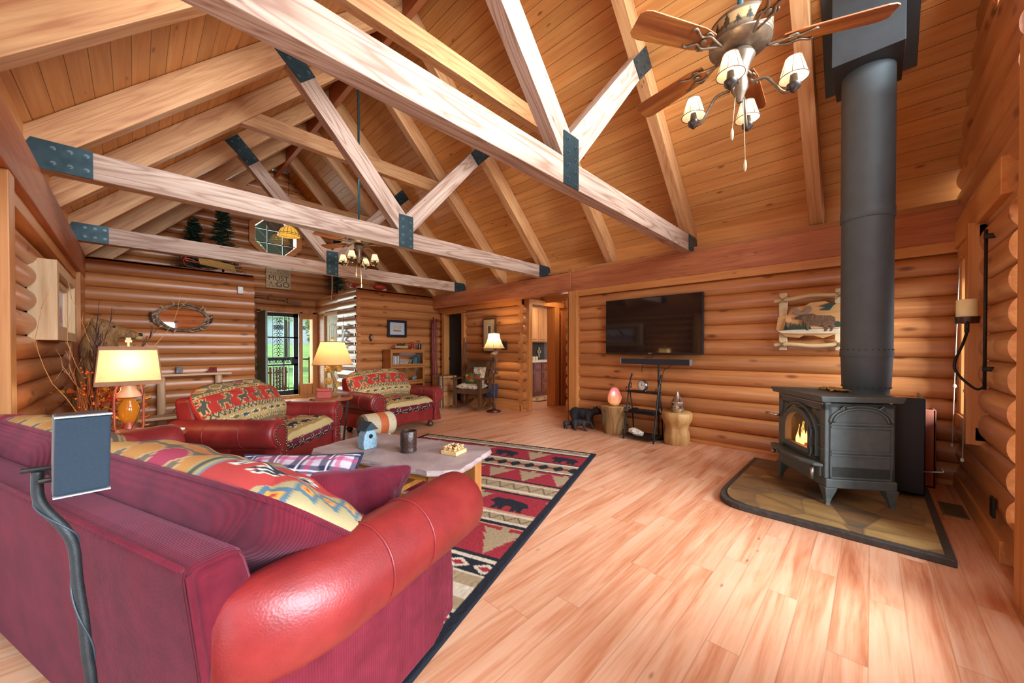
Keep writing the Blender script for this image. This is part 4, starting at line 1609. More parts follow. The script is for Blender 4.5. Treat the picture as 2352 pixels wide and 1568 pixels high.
# loose back cushions leaning over the back, 45 degrees
for k, (y, w) in enumerate(((.545, 1.17), (1.69, 1.10))):
    Mc = T(.345 - .01 * k, y, .695) @ R('Y', -50 + 4 * k) @ R('Z', 90)
    fnp = (lambda u, v: sofa_pattern(-u, v)) if k == 0 else (lambda u, v: sofa_pattern(u - .2, v))
    cushion('back_cushion', SF, w, .62, .25, (WEAVE, CORD), fnp, Mc, nu=150, nv=84, k=2.8, mexp=.5, corner=.0, welt=CORD, wrinkle=.007, seed=5 + k, rnd=7, dback=.36)

# throw pillows (they only lie on the sofa)
def plaid(u, v):
    c = np.tile(lin('b9a9b4'), (len(u), 1))
    for per, off, wd, h, a in ((.13, .0, .05, '1d2340', .8), (.13, .065, .022, 'a8345c', .65), (.13, .10, .006, 'e8e4e4', .8)):
        for x in (u, v * 1.0 + .02):
            k = ((x / per + off / per) % 1.0) < wd / per
            c[k] = c[k] * (1 - a) + lin(h) * a
    return c
def place_M(s, t, z):
    x, y, _ = st_world(s, t)
    return T(x, y, z) @ R('Z', ANG)
p = cushion('throw_pillow', None, .58, .44, .16, (attr_mat('plaid_cloth', .9, .2, 400), plain('navy_plaid_back', '2a2c48', .9)), plaid, Matrix(), nu=110, nv=90, k=2.2, mexp=.55, corner=.05, welt=plain('navy_welt', '1c1f38', .9), seed=21)
p.matrix_world = place_M(1.10, 1.66, .575) @ R('Z', -62) @ R('X', -52)
tag(p, 'navy, pink and white plaid throw pillow on the sofa', 'pillow', 'throw pillows')
p = cushion('throw_pillow', None, .50, .44, .20, (CORD, CORD), None, Matrix(), k=2.4, mexp=.55, corner=.06, wrinkle=.014, seed=33, rnd=9)
p.matrix_world = place_M(1.02, 1.20, .60) @ R('Z', -8) @ R('Y', 10) @ R('X', 28)
tag(p, 'plain wine red corduroy throw pillow leaning inside the near sofa arm', 'pillow', 'throw pillows')

# ============================================================ armchairs
def armchair(label, loc, rot):
    t = thing('armchair', label, 'armchair', loc, rot, 'red leather armchairs')
    # faces -y; arms at x = +-.53
    m = MB()
    pr = [(-.50, .12), (-.44, .105), (-.30, .12), (-.12, .135), (0, .14), (.12, .135), (.30, .12), (.44, .105), (.50, .12), (.50, .33), (-.50, .33)]
    m.M = R('X', 90)
    m.prism(pr, .40, .45)
    m.M = Matrix()
    m.box(-.50, .50, -.42, .40, .13, .32)
    m.build('front_rail', LEATHER, t, bevel=.015)
    for sg in (-1, 1):
        m = MB()
        out = []
        cxo, zc, r = .045, .50, .125
        out += [(-.075, .30), (-.075, .46)]
        for i in range(19):
            a = math.radians(205 - (205 + 75) * i / 18)
            out.append((cxo + r * math.cos(a), zc + r * math.sin(a)))
        out += [(.055, .36), (.055, .30)]
        rings = []
        for y, k in ((.44, .93), (.41, 1.0), (-.36, 1.0), (-.43, 1.03), (-.46, 1.02), (-.475, .95)):
            rings.append([(sg * (.53 + x * k), y, .45 + (z - .45) * k) for x, z in out])
        m.loft(rings)
        arm = m.build('arm', LEATHER, t, 55)
        m = MB()
        for yy in (-.20, .10):
            m.tube([(sg * (.53 + cxo + (r + .001) * math.cos(a)), yy, zc + (r + .001) * math.sin(a)) for a in [math.radians(200 - 270 * i / 20) for i in range(21)]], .004, 5)
        m.build('arm_seam', LEATHER, arm, 180)
        m = MB()
        pf = [(-.065, .10), (-.062, .22), (-.045, .33)] + [(cxo + .103 * math.cos(math.radians(200 - 265 * i / 16)), zc + .103 * math.sin(math.radians(200 - 265 * i / 16))) for i in range(17)] + [(.045, .36), (.05, .26), (.085, .14), (.085, .10)]
        m.M = T(sg * .53, 0, 0) @ S(sg, 1, 1) @ R('X', 90)
        m.prism(pf, .452, .492)
        sc = m.build('arm_front', LEATHER, arm, bevel=.010)
        m = MB()
        per = pf[1:-1]
        dist = 0
        last = None
        for i in range(len(per) - 1):
            a, b = Vector(per[i]), Vector(per[i + 1])
            L_ = (b - a).length
            q = 0
            while dist + (L_ - q) >= .036 or last is None:
                if last is None:
                    last = a.copy(); dist = 0; pnt = a
                else:
                    q += .036 - dist; dist = 0; pnt = a + (b - a) * (q / L_)
                c0 = Vector((.01, .40)) if pnt.y < .36 else Vector((cxo, zc))
                pin = Vector((pnt.x * .72 + .004, pnt.y)) if pnt.y < .36 else pnt + (c0 - pnt) * .22
                m.M = T(sg * (.53 + pin.x), -.494, pin.y)
                m.ell((0, 0, 0), (.0125, .008, .0125), 8, 6)
            dist += L_ - q
        m.build('nailhead_trim', BRASS, arm, 180)['kind'] = 'stuff'
        m = MB()
        m.M = T(0, 0, 0)
        x0, x1 = sorted((sg * .48, sg * .585))
        m.box(x0, x1, -.44, .42, .10, .40)
        m.build('side_panel', REDCLOTH, t, bevel=.02)
    m = MB()
    m.hexa([(-.52, .20, .12), (.52, .20, .12), (.52, .42, .12), (-.52, .42, .12)], [(-.52, .34, .82), (.52, .34, .82), (.52, .50, .80), (-.52, .50, .80)])
    m.build('backrest', LEATHER, t, bevel=.045, bsegs=4)
    cushion('seat_cushion', t, .90, .74, .24, (WEAVE, WEAVE), None, T(0, -.12, .385) @ R('X', -90), nu=130, nv=90, k=7, mexp=.42, corner=0, welt=CORD, seed=2)
    sc = [o for o in bpy.data.objects if o.parent == t and o.name.startswith('seat_cushion')][0]
    co = np.zeros(len(sc.data.vertices) * 3); sc.data.vertices.foreach_get('co', co); co = co.reshape(-1, 3)
    # pattern follows the cloth: tan with bears on top, maroon with elk down the front
    vtop = (co[:, 1] + .49)
    W = Weave(co[:, 0] + .7, vtop, '927346')
    W.band(.0, .03, 'b29a68'); W.row(BEAR, .06, .13, .20, .235, ['24292c'], start=.18, n=6, outline='c8ae7a')
    W.band(.22, .27, 'b29a68'); W.zig(.225, .265, .05, '463c2c', .25); W.band(.27, .45, 'a33027')
    W.row(ELK, .285, .15, .17, .205, ['4b4a3d'], start=.1, n=9, outline='c99a62')
    front = (co[:, 2] < .405) & (co[:, 1] < -.40)
    W2 = Weave(co[:, 0] + .7, co[:, 2] - .27, '5f1a2c')
    W2.row(ELK, .0, .125, .16, .19, ['20252a'], start=.15, n=7, outline='cfae80')
    c = np.where(front[:, None], W2.c, W.c)
    color_points(sc, c)
    cushion('back_cushion', t, 1.10, .58, .32, (WEAVE, REDCLOTH), (lambda u, v: tapestry(u, v - .01, .03)), T(0, .22, .655) @ R('X', -34), nu=170, nv=100, k=2.5, mexp=.5, corner=-.02, welt=REDCLOTH, wrinkle=.007, seed=9, rnd=4)
    for x, y in ((-.46, -.40), (.46, -.40), (-.46, .36), (.46, .36)):
        m = MB(); m.M = T(x, y, 0)
        m.lathe([(.028, 0), (.048, .02), (.05, .055), (.03, .08), (.038, .11)], 16)
        m.build('bun_foot', BUN, t, 50)
    return t


a1 = armchair('red leather armchair nearer the sofa, with lodge tapestry cushions', (.95, 4.46, 0), math.degrees(math.atan2(.714, .70)))
a2 = dup(a1, (2.88 - .2 * .46, 4.92 + .98 * .46, 0), math.degrees(math.atan2(.2, .98)), 'red leather armchair in front of the bookcase, with lodge tapestry cushions')

# ============================================================ coffee table
STONE = NT('flagstone')
_v = STONE.coords(); _f = STONE.noise(_v, 3.2, 7, .65, .5)
STONE.set(Base_Color=STONE.ramp(_f, [(.28, C('7d6763')), (.5, C('9b8580')), (.72, C('b09f9a'))]), Roughness=.55, Normal=STONE.bump(STONE.noise(_v, 14, 8, .7), .3, .01))
STONE = STONE.m
ct = thing('coffee_table', 'stone slab coffee table on chunky wooden legs standing on the rug', 'coffee table', st_world(2.27, 2.02, .012), ANG)
rn = random.Random(8)
out = []
cor = [(-.33, -.52), (-.22, -.70), (.30, -.66), (.35, -.62), (.37, .60), (.34, .67), (-.28, .66), (-.34, .60), (-.32, .1)]
for i in range(len(cor)):
    a, b = Vector(cor[i]), Vector(cor[(i + 1) % len(cor)])
    n = max(1, int((b - a).length / .05))
    for k in range(n):
        q = a + (b - a) * (k / n)
        out.append((q.x + rn.uniform(-.007, .007), q.y + rn.uniform(-.007, .007)))
m = MB()
rings = []
for z, sh in ((.398, .985), (.404, .995), (.414, 1.0), (.424, .994), (.438, .988)):
    rings.append([(x * (sh + rn.uniform(-.008, .008) * (z < .43)), y * (sh + rn.uniform(-.004, .004) * (z < .43)), z) for x, y in out])
m.loft(rings)
m.build('stone_top', STONE, ct)
LEGW = wood('stained_block_wood', '8a5224', 'a86c34', 'bd8547', 'Z', .5, .06)
for x, y in ((-.22, -.52), (.24, -.52), (-.22, .50), (.24, .50)):
    m = MB().box(x - .05, x + .05, y - .05, y + .05, 0, .398)
    m.build('leg', LEGW, ct, bevel=.006)
LEGX = wood('stained_rail_wood', '8a5224', 'b0702e', 'c98a44', 'Y', .5, .06)
for x in (-.22, .24):
    m = MB().box(x - .025, x + .025, -.48, .46, .12, .19)
    m.box(x - .025, x + .025, -.48, .46, .33, .398)
    m.build('side_rail', LEGX, ct, bevel=.004)
m = MB().box(-.22, .24, -.04, .04, .12, .16)
m.build('cross_rail', LEGX, ct, bevel=.004)
# ============================================================ speaker on its bent stand, left foreground
def near(x, y, z, k=1.56):
    return (x * k, y * k, 1.25 + (z - 1.25) * k)
sp = thing('satellite_speaker', 'small dark blue-black loudspeaker on a bent stand behind the sofa', 'speaker', near(-.045, .703, 1.118), 0)
L_, R_ = Vector(near(-.066, .697, 1.118)), Vector(near(-.021, .708, 1.117))
yaw = math.degrees(math.atan2((R_ - L_).y, (R_ - L_).x)) - 6
sp.rotation_euler = (math.radians(2), math.radians(1), math.radians(yaw))
w, h = .0735, .151
m = MB(); m.box(-w / 2, w / 2, .004, .062, -h / 2, h / 2)
m.build('cabinet', plain('brown_black_cabinet', '3a2c28', .5), sp, bevel=.004)
m = MB(); m.box(-w / 2 + .001, w / 2 - .001, -.006, .006, -h / 2 + .003, h / 2 - .003)
m.build('grille_cloth', plain('navy_grille_cloth', '142431', .85, 0, .15, 300, .3, 900), sp, bevel=.004)
for z_ in (-h / 2, h / 2):
    m = MB(); m.box(-w / 2, w / 2, -.007, .006, z_ - .001, z_ + .0015)
    m.build('silver_trim', plain('silver_trim', 'c2ccd4', .3, .6) if z_ < 0 else bpy.data.materials['silver_trim'], sp)
ss_ = thing('speaker_stand', 'bent black tube speaker stand with a thin cable wound around it', 'speaker stand', near(-.041, .724, .70)[:2] + (0,), 0)
bx_, by_ = ss_.location.x, ss_.location.y
P = [near(*q) for q in ((-.086, .752, 1.095), (-.086, .752, 1.066), (-.080, .747, 1.047), (-.064, .737, 1.020), (-.056, .735, .994), (-.053, .733, .949), (-.048, .729, .898), (-.045, .726, .853), (-.041, .724, .80))]
P = [(x - bx_, y - by_, z) for x, y, z in P] + [(0, 0, .3), (0, 0, .012)]
sm_ = smooth_path(P, 6)
m = MB(); m.tube(sm_, .0085, 12)
pole = m.build('pole', plain('charcoal_tube', '1e2223', .5, .3, .2, 60, .15, 500), ss_, 180)
m = MB()
cb = []
for i in range(len(sm_) * 4 - 4):
    a, q = i / 4, (i % 4) / 4
    p0, p1 = Vector(sm_[int(a)]), Vector(sm_[min(int(a) + 1, len(sm_) - 1)])
    p = p0 + (p1 - p0) * q
    cb.append((p.x + .0095 * math.cos(i * .075), p.y + .0095 * math.sin(i * .075), p.z))
m.tube(cb, .0018, 5)
m.build('cable', plain('grey_cable', '2b343b', .5), ss_, 180)
m = MB()
t0 = Vector(P[0])
c0 = Vector(sp.location) - Vector((bx_, by_, 0))
m.tube([(t0.x - .02, t0.y, t0.z + .004), (t0.x + .03, t0.y - .004, t0.z + .004), (c0.x - .03, c0.y + .05, t0.z + .006)], .005, 8)
m.tube([(c0.x - .036, c0.y + .06, t0.z - .01), (c0.x - .036, c0.y + .06, c0.z + .05)], .005, 8)
m.tube([(c0.x - .06, c0.y + .045, c0.z - .05), (c0.x - .02, c0.y + .05, c0.z - .05)], .005, 8)
m.build('bracket', M['iron'], ss_, 40)
m = MB(); m.lathe([(.12, 0), (.12, .008), (.03, .02), (.014, .03)], 28)
m.build('foot', M['black'], ss_, 50)

# ============================================================ side table between the armchairs
TX, TY = 1.84, 5.16
CHERRY = wood('cherry_table_top', '7a3a20', '96502c', 'a86538', 'X', .3, .03)
st2 = thing('side_table', 'round wooden side table with flat metal legs between the two armchairs', 'side table', (TX, TY, 0))
m = MB(); m.M = T(0, 0, .565); m.lathe([(.255, 0), (.262, .006), (.262, .03), (.256, .036)], 40)
m.build('table_top', CHERRY, st2, 40)
LGM = plain('brushed_leg_metal', '6b5d58', .35, .7)
for k in range(4):
    a = math.radians(-50 + 90 * k)
    c, s = math.cos(a), math.sin(a)
    m = MB()
    w = .018
    q = []
    for r, z in ((.235, .565), (.165, .0)):
        q.append([(c * r - s * w, s * r + c * w, z), (c * r + s * w, s * r - c * w, z), (c * (r - .012) + s * w, s * (r - .012) - c * w, z), (c * (r - .012) - s * w, s * (r - .012) + c * w, z)])
    m.loft(q)
    m.build('leg', LGM, st2)

LAMPC = (1.0, .70, .40)
# pinecone table lamp
pl = thing('table_lamp', 'table lamp with a tan cone shade and a pinecone branch base', 'lamp', (TX + .05, TY + .10, .601))
m = MB(); m.lathe([(.06, 0), (.065, .012), (.05, .03), (.0, .035)], 16)
m.tube(smooth_path([(0, 0, .02), (.035, 0, .10), (.03, .01, .20), (-.005, 0, .30), (.02, 0, .38), (.0, 0, .45)], 5), [.03 - .0004 * i for i in range(26)], 8)
for k in range(5):
    a = k * 1.3
    m.tube([(0, 0, .03), (.06 * math.cos(a), .06 * math.sin(a), .03), (.085 * math.cos(a), .085 * math.sin(a), .008)], [.014, .01, .005], 6)
m.build('branch_base', plain('bark_resin', '8a6238', .6, 0, .3, 20, .5, 50), pl, 60)
CONE = plain('pinecone_resin', 'b98a3c', .55, 0, .25, 30)
def pinecone(parent, loc, r, h, tilt, seed, mat=None):
    m = MB(); m.M = T(*loc) @ R('X', tilt) @ R('Y', seed * 40)
    m.ell((0, 0, 0), (r * .7, r * .7, h / 2), 10, 8)
    for j in range(6):
        z = -h / 2 + h * (j + .5) / 6
        rr = r * math.sin(PI * (j + .8) / 6.8)
        for k in range(8):
            a = 2 * PI * (k + .5 * (j % 2)) / 8
            c, s = math.cos(a), math.sin(a)
            m.add([(rr * .5 * c, rr * .5 * s, z), (rr * 1.1 * c - s * r * .28, rr * 1.1 * s + c * r * .28, z + h * .05), (rr * 1.25 * c, rr * 1.25 * s, z + h * .12), (rr * 1.1 * c + s * r * .28, rr * 1.1 * s - c * r * .28, z + h * .05)], [(0, 1, 2, 3)])
    return m.build('pinecone', mat or CONE, parent)
for loc, r, t_ in (((-.05, -.02, .36), .05, 50), ((.07, -.02, .37), .05, -50), ((0, -.03, .40), .045, 20), ((-.05, 0, .20), .045, 60), ((.05, -.02, .15), .035, -40)):
    pinecone(pl, loc, r, .10, t_, loc[0] * 10)
m = MB(); n = 40
m.lathe([(.255, .425), (.252, .43), (.145, .735), (.142, .735)], n)
m.f = [f for f in m.f if len(f) == 4]; m.mi = [0] * len(m.f)
m.build('lamp_shade', shade_mat('tan_shade', 'e0bd86', through=.5), pl, 180)
m = MB(); m.tube([(.256 * math.cos(a), .256 * math.sin(a), .427) for a in [2 * PI * i / 40 for i in range(40)]], .004, 5, closed=True)
m.tube([(.144 * math.cos(a), .144 * math.sin(a), .735) for a in [2 * PI * i / 40 for i in range(40)]], .004, 5, closed=True)
m.build('shade_trim', plain('brown_shade_trim', '8a5a30', .8), pl, 180)
m = MB(); m.tube([(0, 0, .44), (0, 0, .76)], .004, 6); m.ell((0, 0, .775), (.02, .02, .025), 10, 8, .2, 3)
m.build('finial', CONE, pl, 180)
m = MB(); m.ell((0, 0, .56), (.03, .03, .045), 12, 10)
m.build('bulb', emit_mat('warm_bulb', 'ffdba8', 3), pl, 180)
point_light('side_lamp_light', (TX + .05, TY + .10, .60 + .62), 9, LAMPC, .04)
bxr = thing('keepsake_box', 'red leather box with a lid on the round side table', 'box', (TX - .10, TY - .02, .601), -20)
RB = plain('red_box_leather', 'a03322', .5, 0, .2, 40, .3, 120)
m = MB(); m.box(-.085, .085, -.055, .055, 0, .085); m.build('box_body', RB, bxr, bevel=.004)
m = MB(); m.box(-.088, .088, -.058, .058, .086, .122); m.build('lid', RB, bxr, bevel=.008)
m = MB(); m.M = T(TX + .14, TY - .10, .601); m.lathe([(.055, 0), (.06, .006), (.06, .016), (.045, .018), (.04, .012), (0, .012)], 20)
tag(m.build('coaster_dish', plain('brown_dish', '4a3020', .4), None, 50), 'small brown round dish at the front of the side table', 'dish')

# ============================================================ left table with the lantern lamp
UX, UY = .06, 4.0
lt = thing('end_table', 'round reddish end table behind the far sofa arm, holding the lantern lamp', 'end table', (UX, UY, 0))
m = MB(); m.M = T(0, 0, .565); m.lathe([(.23, 0), (.237, .006), (.237, .028), (.232, .035)], 40)
m.build('table_top', CHERRY, lt, 40)
m = MB(); m.lathe([(.16, 0), (.17, .015), (.05, .05), (.035, .12), (.045, .3), (.03, .45), (.06, .565)], 24)
m.build('pedestal', CHERRY, lt, 50)
ll = thing('lantern_lamp', 'lantern table lamp with an amber glass globe and wide tan burlap shade', 'lamp', (-.03, 4.06, .601), 3)
ll.scale = (.62, .62, 1)
ROSE = plain('rose_copper_paint', 'b5553f', .4, .2, .2)
m = MB(); m.lathe([(.12, 0), (.125, .008), (.11, .022), (.06, .035), (.05, .06), (.05, .085)], 28)
m.build('lantern_base', ROSE, ll, 50)
m = MB(); m.M = T(0, 0, .085); m.lathe([(.05, 0), (.085, .035), (.095, .08), (.088, .125), (.055, .165), (.05, .18)], 28)
am = NT('amber_glass'); am.set(Base_Color=(*C('c9791c'), 1), Roughness=.08, Transmission_Weight=.55)
am.b.inputs['Emission Color'].default_value = (*C('ff9a30'), 1); am.b.inputs['Emission Strength'].default_value = .12
m.build('glass_globe', am.m, ll, 180)
m = MB(); m.lathe([(.05, .265), (.115, .28), (.105, .30), (.07, .335), (.065, .37), (.075, .375), (.075, .39), (.04, .395)], 28)
m.build('hood', plain('cream_hood', 'dca77e', .4, .1), ll, 50)
m = MB()
for sg in (-1, 1):
    m.tube(smooth_path([(sg * .05, -.02, .03), (sg * .115, -.02, .03), (sg * .125, -.02, .12), (sg * .125, -.02, .27), (sg * .10, -.02, .36), (sg * .05, -.01, .37)], 5), .012, 8)
m.build('side_tubes', ROSE, ll, 180)
m = MB()
m.tube(smooth_path([(.13, -.03, .34), (.10, -.09, .20), (.02, -.11, .05), (-.02, -.11, .04)], 6), .003, 5)
m.build('wire_handle', M['iron'], ll, 180)
m = MB(); m.tube([(0, 0, .39), (0, 0, .46)], .022, 10); m.tube([(0, 0, .66), (0, 0, .70)], .012, 8)
m.box(-.03, .03, -.03, .03, .695, .712); m.box(-.022, .022, -.022, .022, .712, .73)
m.build('finial', plain('cream_stem', 'e3c08c', .5), ll)
SB, STP, Zb, Zt = (.285, .175), (.245, .145), .385, .655
def rect_ring(a, b, z, n=10):
    out = []
    for (x0, y0), (x1, y1) in zip(((-a, -b), (a, -b), (a, b), (-a, b)), ((a, -b), (a, b), (-a, b), (-a, -b))):
        for i in range(n):
            out.append((x0 + (x1 - x0) * i / n, y0 + (y1 - y0) * i / n, z))
    return out
m = MB(); m.loft([rect_ring(*SB, Zb), rect_ring(*STP, Zt)], caps=False)
m.build('lamp_shade', shade_mat('burlap_shade', 'ecd3a2', through=.5), ll)
m = MB()
for (a, b), z in ((SB, Zb), (STP, Zt)):
    m.loft([rect_ring(a + .003, b + .003, z - .012 if z == Zb else z - .02), rect_ring(a + .001, b + .001, z + .02 if z == Zb else z + .008)], caps=False)
for sx in (-1, 1):
    for sy in (-1, 1):
        m.tube([(sx * SB[0], sy * SB[1], Zb), (sx * STP[0], sy * STP[1], Zt)], .006, 6)
m.build('shade_trim', plain('tan_shade_trim', '9a6a48', .8), ll)
m = MB(); m.ell((0, 0, .52), (.03, .03, .045), 12, 10); m.build('bulb', bpy.data.materials['warm_bulb'], ll, 180)
point_light('lantern_lamp_light', (-.03, 4.06, .601 + .54), 6, LAMPC, .05)
point_light('lantern_glow', (-.10, 4.22, 0.95), 3.0, (1.0, .5, .2), .05)
cb_ = thing('braided_coaster', 'braided grey and cream round coaster stack on the end table', 'coaster', (.15, 3.88, .601))
m = MB()
for j, (r, z) in enumerate(((.075, .008), (.08, .02), (.075, .031))):
    for ph in (0, PI):
        m.tube([((r + .008 * math.cos(12 * a + ph)) * math.cos(a), (r + .008 * math.cos(12 * a + ph)) * math.sin(a), z + .006 * math.sin(12 * a + ph)) for a in [2 * PI * i / 96 for i in range(96)]], .008, 5, closed=True)
m.lathe([(.07, .002), (.07, .034), (0, .036)], 20)
m.build('braid', plain('grey_cream_braid', '9d9482', .85, 0, .5, 60), cb_, 180)
m = MB(); m.box(-.03, .03, -.04, .04, 0, .012)
o = m.build('notepad', M['white']); o.location = (.235, 3.965, .601); o.rotation_euler = (0, 0, .5)
tag(o, 'small white notepad on the end table beside the coaster', 'notepad')

# ============================================================ dried flower arrangement
FX, FY = -.27, 4.72
fa = thing('flower_arrangement', 'tall autumn arrangement of branches, leaves and grasses behind the sofa', 'dried flowers', (FX, FY, 0))
m = MB(); m.lathe([(.11, 0), (.13, .02), (.16, .2), (.15, .42), (.10, .56), (.12, .62), (.11, .62), (.09, .55), (0, .5)], 28)
m.build('vase', plain('brown_urn', '5b3b26', .45), fa, 60)
rn = random.Random(12)
def branch(mb, x, y, ang, lean, L, r, wob, kids=4, depth=0):
    pts = [Vector((x, y, .58))]
    d = Vector((math.cos(ang) * lean, math.sin(ang) * lean, 1)).normalized()
    n = 9
    for i in range(n):
        d = (d + Vector((rn.uniform(-wob, wob), rn.uniform(-wob, wob), rn.uniform(-wob, wob) * .3))).normalized()
        pts.append(pts[-1] + d * (L / n))
    mb.tube([tuple(p) for p in pts], [r * (1 - .75 * i / n) for i in range(n + 1)], 5)
    for k in range(kids):
        i = rn.randint(3, n - 1)
        e = (d + Vector((rn.uniform(-.7, .7), rn.uniform(-.7, .7), rn.uniform(0, .5)))).normalized()
        q = [pts[i], pts[i] + e * L * .06, pts[i] + e * L * .10 + Vector((rn.uniform(-.02, .02), 0, .03))]
        mb.tube([tuple(p) for p in q], [r * .5, r * .4, r * .2], 4)
for nm, cnt, mat, rad, LL, wob, kd in (('dark_branch', 10, plain('dark_twig', '3c2722', .7), .007, (.7, 1.15), .09, 7), ('curly_willow', 7, plain('pale_twig', 'c99a62', .7), .004, (.6, 1.35), .28, 3)):
    for _ in range(cnt):
        m = MB()
        branch(m, rn.uniform(-.05, .05), rn.uniform(-.05, .05), rn.uniform(-1.7, 1.7), rn.uniform(.05, .38), rn.uniform(*LL), rad, wob, kd)
        m.build(nm, mat, fa, 180)
m = MB()
for _ in range(90):
    branch(m, rn.uniform(-.06, .06), rn.uniform(-.06, .06), rn.uniform(-1.9, 1.9), rn.uniform(.15, .6), rn.uniform(.3, .62), .0022, .08, 0)
g = m.build('dry_grass', plain('rust_grass', 'c8743a', .8), fa, 180); g['kind'] = 'stuff'
m = MB()
m.tube([(.10, .02, .6), (.16, .05, .85), (.17, .06, 1.05)], [.012, .02, .006], 8)
m.build('red_plume', plain('crimson_plume', '8e1f2a', .9, 0, .3, 60, .5, 100), fa, 180)
LEAFM = [plain('yellow_leaf', 'd79a2e', .6, 0, .2), plain('orange_leaf', 'cf6a24', .6, 0, .2), plain('crimson_leaf', 'a52a20', .6, 0, .2), plain('gold_leaf', 'e0b64c', .6, 0, .2)]
def leaf(mb, p, d, w, L):
    d = Vector(d).normalized()
    s = d.cross(Vector((rn.uniform(-.5, .5), rn.uniform(-.5, .5), 1))).normalized()
    n = d.cross(s)
    P = Vector(p)
    prof = ((0, .05), (.2, .7), (.45, 1), (.7, .8), (.9, .35), (1, .02))
    vs = []
    for q, k in prof:
        c = P + d * (L * q) + n * (.15 * L * math.sin(q * 3))
        vs += [tuple(c - s * w * k + n * w * .3 * k), tuple(c), tuple(c + s * w * k + n * w * .3 * k)]
    fs = []
    for i in range(len(prof) - 1):
        a = i * 3
        fs += [(a, a + 1, a + 4, a + 3), (a + 1, a + 2, a + 5, a + 4)]
    mb.add(vs, fs)
for k, (cnt, mat) in enumerate(zip((55, 55, 40, 40), LEAFM)):
    m = MB()
    for _ in range(cnt):
        a = rn.uniform(-1.2, 2.2)
        r = rn.uniform(.05, .33)
        p = (r * math.cos(a), r * math.sin(a) * .8, rn.uniform(.56, .92))
        leaf(m, p, (math.cos(a) + rn.uniform(-.5, .5), math.sin(a) + rn.uniform(-.5, .5), rn.uniform(-.4, .5)), rn.uniform(.018, .034), rn.uniform(.05, .085))
    o = m.build('leaf_spray', mat, fa, 180); o['kind'] = 'stuff'
m = MB()
for _ in range(40):
    a, r = rn.uniform(-1.9, -.6), rn.uniform(.1, .3)
    m.ell((r * math.cos(a), r * math.sin(a), rn.uniform(.75, 1.1)), (.008, .008, .008), 6, 5)
o = m.build('berry_sprig', LEAFM[1], fa, 180); o['kind'] = 'stuff'

# ============================================================ carved bear
def merged(name, shapes, mats, parent, voxel=.018, smooth_it=6):
    """ellipsoids and tapered limbs melted into one continuous surface"""
    m = MB()
    for s in shapes:
        if s[0] == 'e':
            m.M = (s[3] if len(s) > 3 else Matrix())
            m.ell(s[1], s[2], 18, 12)
        else:
            m.M = Matrix()
            m.tube(s[1], s[2], 12)
            for p, r in ((s[1][0], s[2][0]), (s[1][-1], s[2][-1])):
                m.ell(p, (r, r, r), 12, 8)
    o = m.build(name, mats, parent, 180)
    r = o.modifiers.new('melt', 'REMESH'); r.mode = 'VOXEL'; r.voxel_size = voxel; r.use_smooth_shade = True
    s_ = o.modifiers.new('soft', 'SMOOTH'); s_.iterations = smooth_it; s_.factor = .5
    return o
def fur_mat(name, lo, mid, hi, sc=(40, 40, 6)):
    t = NT(name); v = t.coords()
    n1 = t.noise(t.mapping(v, sc), 1.0, 5, .7, 1.2)
    n2 = t.noise(v, 6, 3)
    f = t.math('ADD', t.math('MULTIPLY', n1, .7), t.math('MULTIPLY', n2, .3))
    t.set(Base_Color=t.ramp(f, [(.3, C(lo)), (.48, C(mid)), (.65, C(hi))]), Roughness=.65, Normal=t.bump(n1, .6, .02))
    return t.m
BF = fur_mat('carved_bear_fur', '2f2119', '8a6136', 'b58a52')
br_ = thing('carved_bear', 'tall chainsaw-carved wooden bear holding a cub in the left corner', 'bear statue', (-.26, 6.38, 0), 0)
m = MB(); m.lathe([(.245, 0), (.25, .05), (.24, .28), (.22, .30), (0, .30)], 24)
m.build('log_base', M['log_end'], br_, 50)
merged('bear_body', [
    ('e', (0, 0, .62), (.24, .23, .36)), ('e', (.0, 0, .92), (.21, .21, .34)), ('e', (-.02, 0, 1.22), (.16, .17, .26)),
    ('e', (0, 0, 1.46), (.135, .125, .13)), ('l', [(.06, 0, 1.45), (.16, 0, 1.43), (.27, 0, 1.40)], [.10, .075, .05]),
    ('e', (-.05, .10, 1.56), (.045, .03, .05)), ('e', (-.05, -.10, 1.56), (.045, .03, .05)),
    ('l', [(.0, -.20, 1.18), (.10, -.25, .98), (.28, -.16, .95)], [.09, .075, .06]), ('l', [(.0, .20, 1.18), (.10, .25, .98), (.28, .16, .92)], [.09, .075, .06]),
    ('l', [(.02, -.14, .50), (.10, -.16, .34)], [.14, .10]), ('l', [(.02, .14, .50), (.10, .16, .34)], [.14, .10]), ('l', [(.1, -.16, .33), (.24, -.17, .32)], [.08, .06]), ('l', [(.1, .16, .33), (.24, .17, .32)], [.08, .06])], BF, br_)
merged('cub', [
    ('e', (.28, -.02, .98), (.13, .13, .17)), ('e', (.31, -.02, 1.19), (.10, .095, .095)), ('l', [(.36, -.02, 1.18), (.42, -.02, 1.16)], [.055, .035]),
    ('e', (.27, .06, 1.27), (.03, .02, .03)), ('e', (.27, -.11, 1.27), (.035, .02, .04)), ('l', [(.30, -.12, 1.05), (.24, -.20, 1.05)], [.045, .035]), ('l', [(.34, -.09, .86), (.28, -.16, .78)], [.05, .04])],
    fur_mat('carved_cub_fur', '54402b', 'a07a48', 'c49e62'), br_)
DK = plain('dark_nose', '15171b', .35)
m = MB(); m.ell((.315, 0, 1.415), (.022, .028, .022), 10, 8); m.build('nose', DK, br_, 180)
for sy in (-1, 1):
    m = MB(); m.ell((.10, sy * .095, 1.50), (.012, .012, .012), 8, 6); m.build('eye', DK, br_, 180)
m = MB(); m.ell((.30, 0, 1.375), (.045, .045, .03), 12, 8)
m.build('muzzle', plain('pale_muzzle', 'b99a68', .6), br_, 180)

